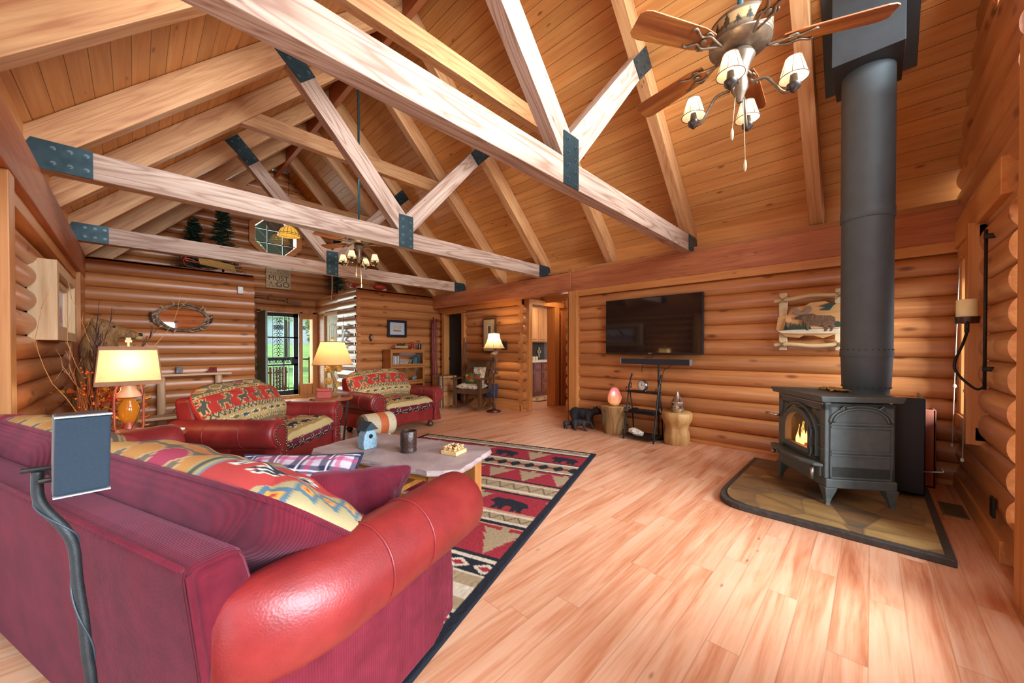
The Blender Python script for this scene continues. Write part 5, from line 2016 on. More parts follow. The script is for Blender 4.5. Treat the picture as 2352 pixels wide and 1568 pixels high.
# ============================================================ wall mirror, shelf and little things on the partition
WY = YB - .06
mr = thing('antler_mirror', 'oval mirror framed with antlers on the log partition', 'mirror', (.53, WY, 1.72))
m = MB(); A, B = .275, .165
m.add([(A * math.cos(a), -.012, B * math.sin(a)) for a in [2 * PI * i / 48 for i in range(48)]], [tuple(range(48))])
t = NT('mirror_silver'); t.set(Base_Color=(.9, .9, .88, 1), Metallic=1.0, Roughness=.02)
m.build('mirror_glass', t.m, mr)
ANT = fur_mat('antler_bone', '3d2e22', '7c6650', 'cdbb9c', (9, 9, 9))
rn = random.Random(5)
m = MB()
for k in range(3):
    r_ = .022 + .006 * k
    m.tube([((A + .012 + .016 * k + .014 * math.sin(3 * a + k * 2)) * math.cos(a), -.02 - .012 * (k % 2), (B + .012 + .016 * k + .014 * math.sin(3 * a + k * 2)) * math.sin(a)) for a in [2 * PI * i / 60 for i in range(60)]], [.014 + .006 * math.sin(2 * a + k) for a in [2 * PI * i / 60 for i in range(60)]], 8, closed=True)
m.build('antler_frame', ANT, mr, 180)
for k in range(13):
    a = 2 * PI * k / 13 + rn.uniform(-.15, .15)
    c, s = math.cos(a), math.sin(a)
    x, z = (A + .03) * c, (B + .03) * s
    d = a + rn.uniform(-.9, .9)
    L = rn.uniform(.05, .085)
    m = MB(); m.tube([(x, -.03, z), (x + L * .6 * math.cos(d), -.05, z + L * .6 * math.sin(d)), (x + L * math.cos(d + .35), -.06, z + L * math.sin(d + .35))], [.013, .009, .002], 7)
    m.build('tine', plain('pale_antler', 'cbb48e', .5) if k == 0 else bpy.data.materials['pale_antler'], mr, 180)
for sx in (-1, 1):
    m = MB()
    for _ in range(16):
        m.ell((sx * (A + .05 + rn.uniform(0, .035)), -.03 + rn.uniform(-.01, .01), rn.uniform(-.07, .07)), (.014, .012, .014), 6, 5)
    m.build('pinecone_cluster', plain('dark_cones', '44352a', .7) if sx < 0 else bpy.data.materials['dark_cones'], mr)
PALE = wood('pale_pine_shelf', 'b58a62', 'd0aa82', 'dfc09c', 'X', .5, .05)
PALEZ = wood('pale_pine_log', 'b58a62', 'd0aa82', 'dfc09c', 'Z', .5, .05)
sh_ = thing('mantel_shelf', 'pale plank shelf with a log leg against the log partition', 'shelf', (.62, WY - .09, 0))
m = MB().box(-.50, .50, -.10, .10, .825, .862)
m.build('plank', PALE, sh_, bevel=.006)
for x in (-.34, .34):
    m = MB(); m.M = T(x, 0, .0); m.lathe([(.052, 0), (.050, .4), (.048, .825)], 16)
    m.build('log_leg', PALEZ, sh_, 60)
cd = thing('candle_holder', 'square woven-metal candle holder on the plank shelf', 'candle holder', (.48, WY - .09, .863), 8)
m = MB(); m.box(-.038, .038, -.038, .038, .012, .10)
for x in (-.03, .03):
    for y in (-.03, .03):
        m.box(x - .006, x + .006, y - .006, y + .006, 0, .012)
m.build('holder_body', plain('pewter_dark', '6a6a6c', .35, .7), cd, bevel=.003)
m = MB()
for i in range(-4, 5):
    for sgn in (-1, 1):
        x0 = i * .018
        m.tube([(max(-.036, min(.036, x0 - .025)), -.040, .02), (max(-.036, min(.036, x0 + .025)), -.040, .095)][::1 if sgn > 0 else 1] if sgn > 0 else [(max(-.036, min(.036, x0 + .025)), -.040, .02), (max(-.036, min(.036, x0 - .025)), -.040, .095)], .003, 4)
m.build('lattice', plain('pewter_light', 'b4b2b0', .3, .8), cd)
for k, (x, lb) in enumerate(((.865, 'left one of the pair of little red moccasin boots on the plank shelf'), (.915, 'right one of the pair of little red moccasin boots on the plank shelf'))):
    bt = thing('moccasin_boot', lb, 'boot', (x, WY - .09, .863), 10 + 14 * k, 'moccasin boots on the shelf')
    m = MB()
    rings = []
    for z, x0, x1, w in ((0, -.062, .025, .021), (.012, -.064, .027, .022), (.028, -.050, .026, .022), (.042, -.018, .024, .021), (.085, -.016, .022, .020)):
        rings.append([(x0 + (x1 - x0) * (.5 - .5 * math.cos(a)), w * math.sin(a) * (1 if x0 > -.04 else .9), z) for a in [2 * PI * i / 16 for i in range(16)]])
    m.loft(rings)
    m.build('boot_upper', plain('red_suede', '8c2a26', .85, 0, .2, 40), bt, 60)
    m = MB()
    m.loft([[(-.066 + .094 * (.5 - .5 * math.cos(a)), .024 * math.sin(a), z) for a in [2 * PI * i / 16 for i in range(16)]] for z in (0, .012)])
    for z in (.05, .066):
        m.tube([(-.017, -.012, z), (-.021, 0, z + .004), (-.017, .012, z)], .003, 5)
    m.build('sole_and_lacing', plain('grey_sole', '4a4546', .7), bt, 60)
th_ = thing('thermostat', 'small white wall box near the top right of the log partition', 'wall box', (1.27, WY, 2.24))
m = MB(); m.box(-.038, .038, -.03, .0, -.06, .06); m.build('cover', M['white'], th_, bevel=.006)
m = MB(); m.box(-.02, .02, -.032, -.029, .01, .04); m.build('display', plain('grey_display', 'b8bcb8', .3), th_)
bn = thing('low_bench', 'low pale wooden bench against the log partition behind the armchair', 'bench', (.40, WY - .36, 0))
m = MB().box(-.60, .60, -.16, .14, .23, .27); m.build('seat_plank', PALE, bn, bevel=.006)
for x in (-.5, .5):
    m = MB().box(x - .03, x + .03, -.12, .10, 0, .23); m.build('leg', PALEZ, bn, bevel=.004)
dw = MB()
dw.tube(smooth_path([(-.12, 0, .02), (-.03, .01, .05), (.06, -.01, .03), (.14, .0, .06)], 5), [.012] * 8 + [.02] * 4 + [.008] * 4, 7)
dw.tube([(-.02, 0, .045), (.0, -.03, .09), (.02, -.05, .11)], [.009, .007, .003], 6)
o = dw.build('driftwood', plain('grey_driftwood', '8d8174', .8, 0, .25, 30, .5, 40), None, 180); o.location = (.42, WY - .36, .272)
tag(o, 'weathered grey driftwood piece on the low bench', 'driftwood')

# picture in the left wall window recess
pf = thing('picture_frame', 'deep pale wooden frame with a winter flower print on the left log wall', 'picture', (-.48, 5.66, 1.66), 90)
PLX = wood('pale_frame_wood', 'b98f62', 'd2ad7f', 'e2c59c', 'Z', .5, .06)
m = MB()
a, b = .72, .34
for x0, x1, z0, z1 in ((-a, -a + .11, -b, b), (a - .11, a, -b, b), (-a + .11, a - .11, -b, -b + .09), (-a + .11, a - .11, b - .09, b)):
    m.box(x0, x1, -.03, .13, z0, z1)
m.build('outer_frame', PLX, pf, bevel=.004)
m = MB()
for x0, x1, z0, z1 in ((-.60, -.55, -.24, .24), (.55, .60, -.24, .24), (-.55, .55, -.24, -.19), (-.55, .55, .19, .24)):
    m.box(x0, x1, .02, .06, z0, z1)
m.build('inner_frame', PLX, pf, bevel=.003)
nu, nv = 120, 50
us, vs_ = np.meshgrid(np.linspace(-.56, .56, nu), np.linspace(-.20, .20, nv))
u, v = us.ravel(), vs_.ravel()
c = np.tile(lin('e6e2e6'), (len(u), 1))
r3 = np.random.default_rng(3)
c[(np.abs(u - (-.1 + .8 * v)) < .04) & (v > -.05)] = lin('4a4a4c')
low = v < -.0 + .03 * np.sin(u * 20)
blot = r3.random(len(u))
c[low & (blot < .35)] = lin('b96a78'); c[low & (blot > .72)] = lin('6b5a6c'); c[low & (blot > .88)] = lin('8a4a3a')
c[(np.abs(u) > .50) | (np.abs(v) > .17)] = lin('f0eee8')
m = MB(); m.add([(a_, .05, b_) for a_, b_ in zip(u, v)], [(j * nu + i, j * nu + i + 1, (j + 1) * nu + i + 1, (j + 1) * nu + i) for j in range(nv - 1) for i in range(nu - 1)])
o = m.build('print', attr_mat('print_paper', .5, .0), pf); color_points(o, c)
# ============================================================ lettering helper
def text_into(mb, s, size, mat4, depth=.002, align='CENTER'):
    cu = bpy.data.curves.new('lettering', 'FONT')
    cu.body, cu.size, cu.align_x, cu.extrude = s, size, align, depth
    ob = bpy.data.objects.new('lettering', cu)
    col.objects.link(ob)
    me = ob.to_mesh()
    keep = mb.M
    mb.M = keep @ mat4
    mb.add([tuple(v.co) for v in me.vertices], [tuple(p.vertices) for p in me.polygons])
    mb.M = keep
    ob.to_mesh_clear()
    bpy.data.objects.remove(ob)
    bpy.data.curves.remove(cu)


# ============================================================ television wall
FX_ = R('Z', -90)      # local x -> -y of the room (left to right for a viewer facing the wall), local -y -> -x
tv = thing('television', 'large flat black television mounted on the log wall', 'television', (5.10, 2.235, 1.573), -90)
m = MB(); m.box(-.695, .695, -.02, .03, -.402, .402)
m.build('tv_case', plain('tv_bezel', '1c1c20', .35, .2), tv, bevel=.004)
t = NT('tv_screen'); t.set(Base_Color=(.012, .009, .008, 1), Roughness=.05); t.b.inputs['Specular IOR Level'].default_value = .9
m = MB(); m.box(-.683, .683, -.0225, -.0195, -.382, .39); m.build('screen', t.m, tv)
m = MB(); m.box(-.025, .025, -.0235, -.021, -.397, -.388); m.build('badge', plain('silver_badge', 'b8b8b8', .3, .6), tv)
sb = thing('soundbar', 'long black soundbar below the television with silver ends', 'soundbar', (5.07, 2.17, 1.062), -90)
m = MB(); m.box(-.48, .48, -.04, .04, -.038, .038); m.build('grille', plain('soundbar_cloth', '20242a', .8, 0, .1, 200, .2, 700), sb, bevel=.006)
m = MB(); m.box(-.496, -.48, -.042, .042, -.04, .04); m.box(.48, .496, -.042, .042, -.04, .04); m.build('end_caps', plain('silver_cap', '9aa0a4', .3, .7), sb, bevel=.004)
ip = thing('iron_pole', 'wrought iron pole rising behind the plant rack to the soundbar', 'pole', (5.06, 2.10, 0))
m = MB(); m.tube([(0, 0, 0), (0, 0, 1.02)], .014, 8)
for z in (.36, .50, .66, .80, .94):
    m.ell((0, 0, z), (.02, .02, .014), 10, 6)
m.build('shaft', M['iron'], ip, 60)
m = MB(); m.lathe([(.10, 0), (.10, .01), (.02, .02)], 20); m.build('base_disc', M['iron'], ip, 40)
m = MB()
m.tube(smooth_path([(5.12, 2.20, 1.16), (5.10, 2.22, 1.12), (5.10, 2.3, 1.11), (5.12, 2.36, 1.02), (5.14, 2.38, .9)], 5), .004, 5)
m.tube(smooth_path([(5.13, 1.95, 1.03), (5.14, 2.0, .98), (5.13, 2.06, .93), (5.1, 2.09, .6), (5.10, 2.02, .2), (5.06, 1.97, .05)], 5), .004, 5)
tag(m.build('power_cord', M['black'], None, 180), 'black cords hanging behind the iron rack below the television', 'cord')

rk = thing('plant_rack', 'three-tier wrought iron rack holding a clock below the television', 'rack', (4.90, 2.24, 0), 0)
m = MB()
for y in (-.215, .205):
    m.tube(smooth_path([(-.18, y, 0), (-.13, y, .25), (-.07, y, .50), (-.03, y, .68), (.02, y, .80), (.06, y, .87)], 4), .011, 6)
    m.ell((.065, y, .875), (.016, .014, .02), 8, 6)
    m.tube([(.13, y, 0), (.08, y, .40), (.0, y, .66)], .009, 6)
    for x0, z in ((-.15, .06), (-.10, .36), (-.05, .645)):
        m.tube(smooth_path([(x0, y, z + .015), (x0 + .02, y, z + .10), (x0 + .06, y, z + .13), (x0 + .10, y, z + .10), (x0 + .09, y, z + .05), (x0 + .06, y, z + .06)], 4), .006, 5)
        m.tube(smooth_path([(x0 - .0, y, z), (x0 - .05, y, z + .015), (x0 - .07, y, z + .05), (x0 - .045, y, z + .07), (x0 - .03, y, z + .05)], 4), .006, 5)
m.build('side_frames', M['iron'], rk, 180)
for x0, x1, z, w in ((-.17, .10, .05, .225), (-.12, .08, .355, .22), (-.07, .06, .64, .215)):
    m = MB()
    m.box(x0, x1, -w, w, z, z + .012)
    m.tube([(x0, -w, z + .012), (x0, w, z + .012)], .008, 6)
    m.tube([(x1, -w, z + .012), (x1, w, z + .012)], .006, 6)
    m.build('shelf', M['iron'], rk, 40)
ck = thing('mantel_clock', 'round steel clock with roman numerals on the top tier of the iron rack', 'clock', (4.865, 2.235, .657), -108)
m = MB(); m.M = T(0, 0, .085) @ R('X', 90)
m.lathe([(.066, -.025), (.074, -.02), (.076, .02), (.072, .028), (.064, .028), (.063, .022)], 36)
for s_ in (-.04, .04):
    m.M = T(s_, 0, 0); m.ell((0, 0, .008), (.008, .01, .008), 8, 6)
m.build('case', plain('clock_steel', '8a8780', .25, .9), ck, 50)
m = MB(); m.M = T(0, 0, .085) @ R('X', 90); m.cyl(.064, .015, .0235, 32)
face = m.build('dial', plain('clock_paper', 'e8e6da', .5), ck, 50)
m = MB()
for k, sN in enumerate(('XII', 'I', 'II', 'III', 'IIII', 'V', 'VI', 'VII', 'VIII', 'IX', 'X', 'XI')):
    a = PI / 2 - k * PI / 6
    m.M = T(.049 * math.cos(a), -.0242, .085 + .049 * math.sin(a)) @ R('X', 90) @ R('Z', -30 * k) @ T(0, -.006, 0)
    text_into(m, sN, .017, Matrix(), .0003)
m.M = T(0, -.0248, .085) @ R('X', 90)
m.M = m.M @ R('Z', 0); m.box(-.003, .003, -.006, .030, 0, .001)
m.M = T(0, -.0250, .085) @ R('X', 90) @ R('Z', -92); m.box(-.002, .002, -.006, .042, 0, .001)
m.build('numerals_and_hands', M['black'], face)
bxk = thing('cable_box', 'flat black electronics box on the middle tier of the iron rack', 'electronics', (4.885, 2.24, .37), 0)
m = MB(); m.box(-.085, .075, -.17, .17, 0, .035); m.build('box_case', M['black'], bxk, bevel=.004)
m = MB(); m.box(-.06, .03, .08, .14, .036, .052); m.build('remote', M['black'], bxk, bevel=.003)
m = MB(); m.ell((0, 0, 0), (.055, .10, .045), 14, 9, .16, 6)
o = m.build('quartz_rock', plain('white_quartz', 'cfc2ae', .6, 0, .2, 20, .4, 40)); o.location = (4.80, 2.30, .105); o.rotation_euler = (.2, .1, .3)
tag(o, 'white quartz rock on the bottom tier of the iron rack', 'rock')

def stump(nm, label, loc, prof, seed, mat):
    rn = random.Random(seed)
    ph = [rn.uniform(0, 6) for _ in range(4)]
    m = MB()
    rings = []
    n = 40
    for z, r in prof:
        rings.append([(r * (1 + .10 * math.sin(2 * a + ph[0]) + .06 * math.sin(3 * a + ph[1] + z * 3) + .03 * math.sin(7 * a + ph[2] + z * 8)) * math.cos(a), r * (1 + .08 * math.sin(2 * a + ph[3]) + .03 * math.sin(9 * a + z * 5)) * math.sin(a), z) for a in [2 * PI * i / n for i in range(n)]])
    m.loft(rings)
    t = thing(nm, label, 'stump table', loc)
    m.build('trunk', mat, t, 50)
    return t
STW = wood('weathered_stump', '6a4a2c', 'a07c4c', 'c09a66', 'Z', .7, .10, '3a2415', grain=.7)
s1 = stump('stump_table', 'weathered tree stump with a crack, carrying the pink salt lamp', (4.97, 2.72, 0), [(0, .155), (.02, .165), (.15, .165), (.30, .20), (.40, .225), (.405, .22)], 2, STW)
m = MB()
for x, y, z0, z1, w in ((-.185, .07, .14, .34, .016),):
    m.loft([[(x - .018 + .02 * math.cos(a), y + w * (.3 if i in (0, 4) else 1) * math.sin(a), z0 + (z1 - z0) * i / 4) for a in [2 * PI * k / 8 for k in range(8)]] for i in range(5)])
m.build('grey_hollow', plain('grey_hollow_wood', '4a3c2e', .9, 0, .3, 30, .6, 50), s1, 60)
s2_ = stump('stump_table', 'waisted golden tree stump carrying the silver glass bottle', (4.99, 1.83, 0), [(0, .155), (.02, .165), (.12, .165), (.20, .145), (.235, .15), (.27, .165), (.34, .195), (.405, .195), (.415, .185)], 7, wood('golden_stump', '8a6232', 'b98a50', 'd2a66c', 'Z', .6, .08, '4a2c16', grain=.7))
sl = thing('salt_lamp', 'glowing pink salt lamp on the cracked stump', 'lamp', (4.95, 2.71, .407))
m = MB(); m.lathe([(.07, 0), (.075, .012), (.07, .02)], 20); m.build('wood_base', STW, sl, 40)
t = NT('salt_crystal'); v = t.coords(); f = t.noise(v, 9, 4); g = t.n('ShaderNodeSeparateXYZ', {0: v}).outputs[2]
q = t.math('ADD', t.math('MULTIPLY', g, 3.0), t.math('MULTIPLY', f, .5))
cc = t.ramp(q, [(.25, C('f2a860')), (.6, C('ee9070')), (.95, C('d97a80'))])
t.set(Base_Color=cc, Roughness=.45, Emission_Color=cc, Emission_Strength=.32, Normal=t.bump(f, .4, .02))
m = MB(); rn = random.Random(9)
rings = []
for z, r in ((.018, .06), (.05, .09), (.12, .098), (.18, .085), (.235, .06), (.265, .03)):
    rings.append([(r * (1 + rn.uniform(-.07, .07)) * math.cos(a), r * (1 + rn.uniform(-.07, .07)) * math.sin(a), z) for a in [2 * PI * i / 12 for i in range(12)]])
m.loft(rings); m.build('salt_crystal', t.m, sl, 30)
m = MB(); m.tube(smooth_path([(.06, -.03, .01), (.02, -.10, .012), (-.04, -.14, .014), (-.02, -.17, .0)], 5), .003, 5)
m.build('cord', plain('rust_cord', '7a3a24', .6), sl, 180)
point_light('salt_lamp_light', (4.86, 2.68, .60), .8, (1.0, .5, .35), .05)
mb_ = thing('mercury_glass_bottle', 'silver mercury glass lamp with a pointed top on the waisted stump', 'decoration', (4.96, 1.81, .417))
t = NT('mercury_glass'); v = t.coords(); f = t.noise(v, 30, 4)
t.set(Base_Color=t.ramp(f, [(.3, C('9a8f86')), (.6, C('d9d4cc'))]), Metallic=.95, Roughness=.16)
m = MB(); m.lathe([(.06, 0), (.068, .008), (.066, .022), (.075, .03), (.078, .07), (.075, .115), (.083, .122), (.083, .132), (.072, .142), (.055, .175), (.03, .21), (.014, .25), (.008, .275), (.0, .28)], 32)
m.build('bottle_body', t.m, mb_, 60)

# black bear family
BB = fur_mat('black_bear_fur', '0c0d10', '191a1f', '34302c', (20, 20, 20))
TANM = plain('bear_muzzle_tan', '6a4a34', .6)
def little_bear(label, loc, rot, k, group, bend=0.0):
    t = thing('bear_figurine', label, 'bear figurine', loc, rot, group)
    s = lambda *p: tuple(x * k for x in p)
    merged('bear_body', [
        ('e', s(-.13, 0, .20), s(.11, .085, .105)), ('e', s(-.02, 0, .215), s(.13, .075, .09)), ('e', s(.09, 0, .215), s(.085, .07, .09)),
        ('l', [s(.11, 0, .23), s(.20, .02, .26 + bend)], [.06 * k, .05 * k]), ('e', s(.22, .02, .27 + bend), s(.065, .058, .058)), ('l', [s(.25, .03, .265 + bend), s(.305, .045, .245 + bend)], [.035 * k, .024 * k]),
        ('e', s(.20, .065, .325 + bend), s(.022, .014, .022)), ('e', s(.20, -.035, .325 + bend), s(.022, .014, .022)),
        ('l', [s(-.17, .05, .16), s(-.19, .055, .07), s(-.18, .06, .02)], [.05 * k, .036 * k, .03 * k]), ('l', [s(-.14, -.05, .16), s(-.13, -.055, .07), s(-.11, -.06, .02)], [.05 * k, .036 * k, .03 * k]),
        ('l', [s(.10, .05, .17), s(.11, .055, .08), s(.13, .06, .02)], [.042 * k, .032 * k, .03 * k]), ('l', [s(.10, -.05, .17), s(.15, -.06, .08), s(.19, -.06, .02)], [.042 * k, .032 * k, .03 * k]), ('e', s(-.24, 0, .22), s(.025, .02, .02))],
        BB, t, .012 * k, 3)
    m = MB(); m.ell(s(.30, .043, .238 + bend), s(.022, .022, .018), 10, 8); m.build('muzzle', TANM, t, 180)
    return t
little_bear('large black bear figurine on the floor beside the post, head turned to the room', (4.98, 3.27, 0), -82, 1.0, 'black bear family')
little_bear('smaller cub figurine sniffing the floor at the left under the big black bear', (4.72, 3.35, 0), -40, .42, 'black bear family', -.10)
little_bear('second cub figurine standing in front of the big black bear', (4.74, 3.17, 0), -70, .55, 'black bear family', -.03)

# moose plaque in a branch frame
mp = thing('moose_plaque', 'carved wooden moose scene hung in a pale branch frame on the log wall', 'wall art', (5.155, .47, 1.545), -90)
BRW = wood('peeled_branch', 'b08a56', 'cfae7c', 'dec295', 'X', .6, .08, '6a4526')
for z, w in ((.25, .03), (-.25, -.02)):
    m = MB(); m.tube(smooth_path([(-.33, -.04, z - .01), (-.2, -.04, z), (0, -.04, z + w), (.15, -.04, z + w * .6), (.33, -.04, z + .01)], 5), .023, 10); m.build('rail_branch', BRW, mp, 180)
for x in (-.245, .235):
    m = MB(); m.M = T(x, -.015, 0)
    m.loft([[(-w, -.008, z), (w, -.008, z), (w, .010, z), (-w, .010, z)] for z, w in ((-.315, .034), (-.2, .038), (0, .034), (.2, .040), (.33, .036))]); m.build('upright_slat', plain('pale_slat', 'd3b98c', .6), mp, bevel=.003)
m = MB()
for x in (-.245, .235):
    for z in (.25, -.25):
        for sg in (-1, 1):
            m.tube([(x - .035, -.055, z - sg * .035), (x, -.068, z), (x + .035, -.055, z + sg * .035)], .0035, 5)
m.build('twine_lashing', plain('twine', '7b6a4c', .9), mp, 180)
def flat(mb, poly, y0, y1):
    mb.M = R('X', 90)
    mb.prism(poly, -y1, -y0)
    mb.M = Matrix()
m = MB()
rn = random.Random(2)
bo = [(-.30, -.02), (-.29, .06), (-.20, .08), (-.17, .15), (-.05, .17), (0, .20), (.12, .205), (.16, .18), (.26, .17), (.30, .10), (.27, .07), (.32, .04), (.31, -.04), (.25, -.05), (.22, -.14), (.10, -.19), (.03, -.16), (-.06, -.155), (-.10, -.18), (-.22, -.165), (-.28, -.12), (-.31, -.08)]
flat(m, bo, -.045, -.027)
m.build('backing_board', wood('pine_board', 'b07c42', 'c9965a', 'd8ac74', 'X', .5, .06), mp, bevel=.004)
m = MB(); flat(m, [(-.29, -.10), (-.1, -.085), (.24, -.09), (.27, -.115), (.2, -.14), (-.1, -.135), (-.25, -.125)], -.058, -.045)
flat(m, [(-.06, -.07), (.23, -.075), (.23, -.083), (-.06, -.08)], -.055, -.045)
m.build('snow_bank', plain('cream_bank', 'd8c4a2', .6), mp)
m = MB()
MOO = [(-.10, .06), (-.13, .05), (-.14, .03), (-.10, .025), (-.07, .02), (-.06, -.02), (-.04, -.03), (-.035, -.10), (-.015, -.10), (-.01, -.05), (.02, -.045), (.09, -.05), (.12, -.08), (.115, -.115), (.135, -.115), (.15, -.08), (.14, -.06), (.16, -.06), (.17, -.09), (.155, -.115), (.175, -.115), (.20, -.07), (.19, -.04), (.205, -.01), (.20, .03), (.17, .05), (.10, .055), (.05, .06), (.02, .08), (-.03, .075), (-.06, .07)]
flat(m, MOO, -.062, -.045)
m.build('moose_figure', fur_mat('moose_brown', '33241a', '65452c', '855f3c', (30, 30, 30)), mp, bevel=.003)
m = MB()
flat(m, [(-.08, .07), (-.12, .08), (-.16, .11), (-.165, .15), (-.145, .125), (-.14, .155), (-.12, .125), (-.11, .15), (-.10, .115), (-.085, .10), (-.06, .10), (-.03, .13), (-.02, .17), (-.012, .14), (.005, .165), (.0, .125), (.02, .14), (.0, .10), (-.03, .075)], -.064, -.050)
m.build('antlers', plain('antler_tan', '8d7359', .6), mp)
m = MB()
flat(m, [(-.24, -.09), (.01, -.09), (.0, -.06), (-.12, -.045), (-.23, -.07)], -.059, -.045)
for x0 in [-.24 + .022 * i for i in range(11)]:
    flat(m, [(x0, -.09), (x0 + .03, -.09), (x0 + rn.uniform(.0, .03), -.09 + rn.uniform(.05, .095))], -.060, -.045)
m.build('green_shrubs', plain('pine_green_paint', '2c3f30', .7), mp)
m = MB()
for x0, z0, w in ((.14, .15, .07), (.13, .115, .05)):
    flat(m, [(x0 - w, z0), (x0 - w * .4, z0 + .015), (x0, z0 + .03), (x0 + w, z0 + .025), (x0 + w * .5, z0 - .008), (x0, z0 - .005)], -.058, -.045)
m.build('pine_bough', bpy.data.materials['pine_green_paint'], mp)
m = MB(); flat(m, [(.20, -.07), (.25, -.07), (.245, -.03), (.225, -.01), (.20, -.03)], -.058, -.045)
m.build('small_shrub', bpy.data.materials['pine_green_paint'], mp)
m = MB(); m.M = T(-.19, -.047, .02) @ R('X', 90); m.cyl(.03, 0, .008, 20); m.build('sun_disc', plain('pale_sun', 'd6a76c', .6), mp, 40)
for ch in [o for o in bpy.data.objects if o.parent == mp]:
    pass

# ============================================================ bookcase wall
bc = thing('bookcase', 'oak bookcase with glass doors against the far log wall', 'bookcase', (4.24, 7.53, 0))
OAK = wood('golden_oak', '8a4f20', 'a5662c', 'b97c3e', 'X', .4, .03)
OAKZ = wood('golden_oak_upright', '8a4f20', 'a5662c', 'b97c3e', 'Z', .4, .03)
hw, y0, y1 = .42, -.18, .17
m = MB()
m.box(-hw, -hw + .02, y0, y1, 0, 1.2); m.box(hw - .02, hw, y0, y1, 0, 1.2); m.box(-hw, hw, y1 - .012, y1, 0, 1.2)
m.build('carcass', OAKZ, bc, bevel=.003)
m = MB(); m.box(-hw - .01, hw + .01, y0 - .012, y1, 1.195, 1.225); m.box(-hw, hw, y0, y1, 0, .12); m.build('top_and_plinth', OAK, bc, bevel=.004)
for z in (.12, .50, .86):
    m = MB(); m.box(-hw + .02, hw - .02, y0 + .02, y1 - .012, z, z + .018); m.build('shelf', OAK, bc)
for z0, z1 in ((.13, .50), (.51, .86), (.87, 1.195)):
    m = MB()
    m.box(-hw, -hw + .05, y0 - .012, y0 + .008, z0, z1); m.box(hw - .05, hw, y0 - .012, y0 + .008, z0, z1)
    m.box(-hw + .05, hw - .05, y0 - .012, y0 + .008, z0, z0 + .035); m.box(-hw + .05, hw - .05, y0 - .012, y0 + .008, z1 - .045, z1)
    d = m.build('glass_door', OAK, bc, bevel=.003)
    m = MB(); m.box(-hw + .05, hw - .05, y0 - .003, y0 - .001, z0 + .035, z1 - .045); m.build('door_pane', M['glass'], d)
    if z0 > .8: pass
rn = random.Random(3)
BKC = {}
def book(x, z, w, h, d, hexc, label, flatb=False, group=None):
    mt = BKC.setdefault(hexc, plain('book_cloth_' + hexc, hexc, .6))
    pg = BKC.setdefault('pages', plain('book_pages', 'd9d0b8', .8))
    t = thing('book', label, 'book', (x, 7.40, z), 0, group)
    m = MB()
    if flatb:
        m.box(-w / 2, w / 2, 0, d, 0, .004); m.box(-w / 2, w / 2, 0, d, h - .004, h); m.box(-w / 2, w / 2, 0, .004, 0, h)
    else:
        m.box(-w / 2, -w / 2 + .003, 0, d, 0, h); m.box(w / 2 - .003, w / 2, 0, d, 0, h); m.box(-w / 2, w / 2, 0, .004, 0, h)
    m.build('cover', mt, t)
    m = MB()
    if flatb: m.box(-w / 2 + .003, w / 2 - .004, .004, d - .003, .004, h - .004)
    else: m.box(-w / 2 + .003, w / 2 - .003, .004, d - .003, .003, h - .004)
    m.build('page_block', pg, t)
ords = ['leftmost', 'second from left', 'third from left', 'fourth from left', 'fifth from left']
for i, (hx, h) in enumerate((('c9d2d8', .20), ('8fa3b4', .21), ('dfe2de', .20), ('b9c0bd', .19), ('e4e0d4', .21))):
    book(3.885 + i * .036, .878, .033, h, .15, hx, ords[i] + ' upright pale book on the top tier of the bookcase', group='books in the bookcase')
for i, (hx, w) in enumerate((('a9b3b6', .21), ('d9d8d0', .20), ('8f9a9c', .19))):
    book(4.17, .878 + i * .03, w, .028, .15, hx, ('lowest', 'middle', 'topmost')[i] + ' flat book of the pale stack in the bookcase', True, 'books in the bookcase')
for i, (hx, h) in enumerate((('3f5a58', .16), ('35504f', .17), ('2f6a72', .18), ('2a4a52', .22), ('2c5a60', .21))):
    book(4.40 + i * .037, .878, .034, h, .15, hx, ords[i] + ' of the dark teal books at the right of the top tier', group='books in the bookcase')
o = MB().ell((0, 0, .035), (.03, .025, .035), 14, 10).build('desk_ornament', plain('amber_ornament', '9a6a34', .3, .4), None, 180); o.location = (4.325, 7.43, .879)
tag(o, 'small round amber ornament between the books in the bookcase', 'ornament')
fg = thing('elephant_figurine', 'small blue and white animal figurine on the middle tier of the bookcase', 'figurine', (4.44, 7.45, .519), 20)
m = MB(); m.ell((0, 0, .06), (.05, .03, .035), 12, 8); m.ell((.055, 0, .085), (.028, .026, .028), 10, 8); m.tube([(.075, 0, .08), (.09, 0, .05), (.085, 0, .02)], [.012, .009, .006], 6)
for x in (-.03, .03):
    for y in (-.015, .015): m.tube([(x, y, .05), (x, y, 0)], .011, 6)
m.build('body', plain('blue_white_glaze', '7f9bb5', .25, 0, .5, 40), fg, 180)
o = MB().box(-.10, .10, -.06, .06, 0, .07).build('white_box', M['white'], None, bevel=.004); o.location = (4.40, 7.45, .139)
tag(o, 'white box on the bottom tier of the bookcase', 'box')
sg_ = thing('toy_sleigh', 'little wooden sleigh filled with pinecones on top of the bookcase', 'sleigh', (4.14, 7.50, 1.226))
m = MB(); m.box(-.15, .15, -.05, .05, .03, .08)
for x in [-.14 + .035 * i for i in range(9)]: m.box(x, x + .02, -.054, -.05, .04, .07)
m.build('sleigh_box', wood('sleigh_wood', '8c6a42', 'b08a58', 'c4a070', 'X', .6), sg_, bevel=.002)
m = MB()
for y in (-.04, .04): m.tube(smooth_path([(.16, y, .006), (-.14, y, .006), (-.19, y, .04), (-.18, y, .09), (-.155, y, .09)], 4), .006, 6)
m.build('runners', plain('red_runner', '8a2a22', .5), sg_, 180)
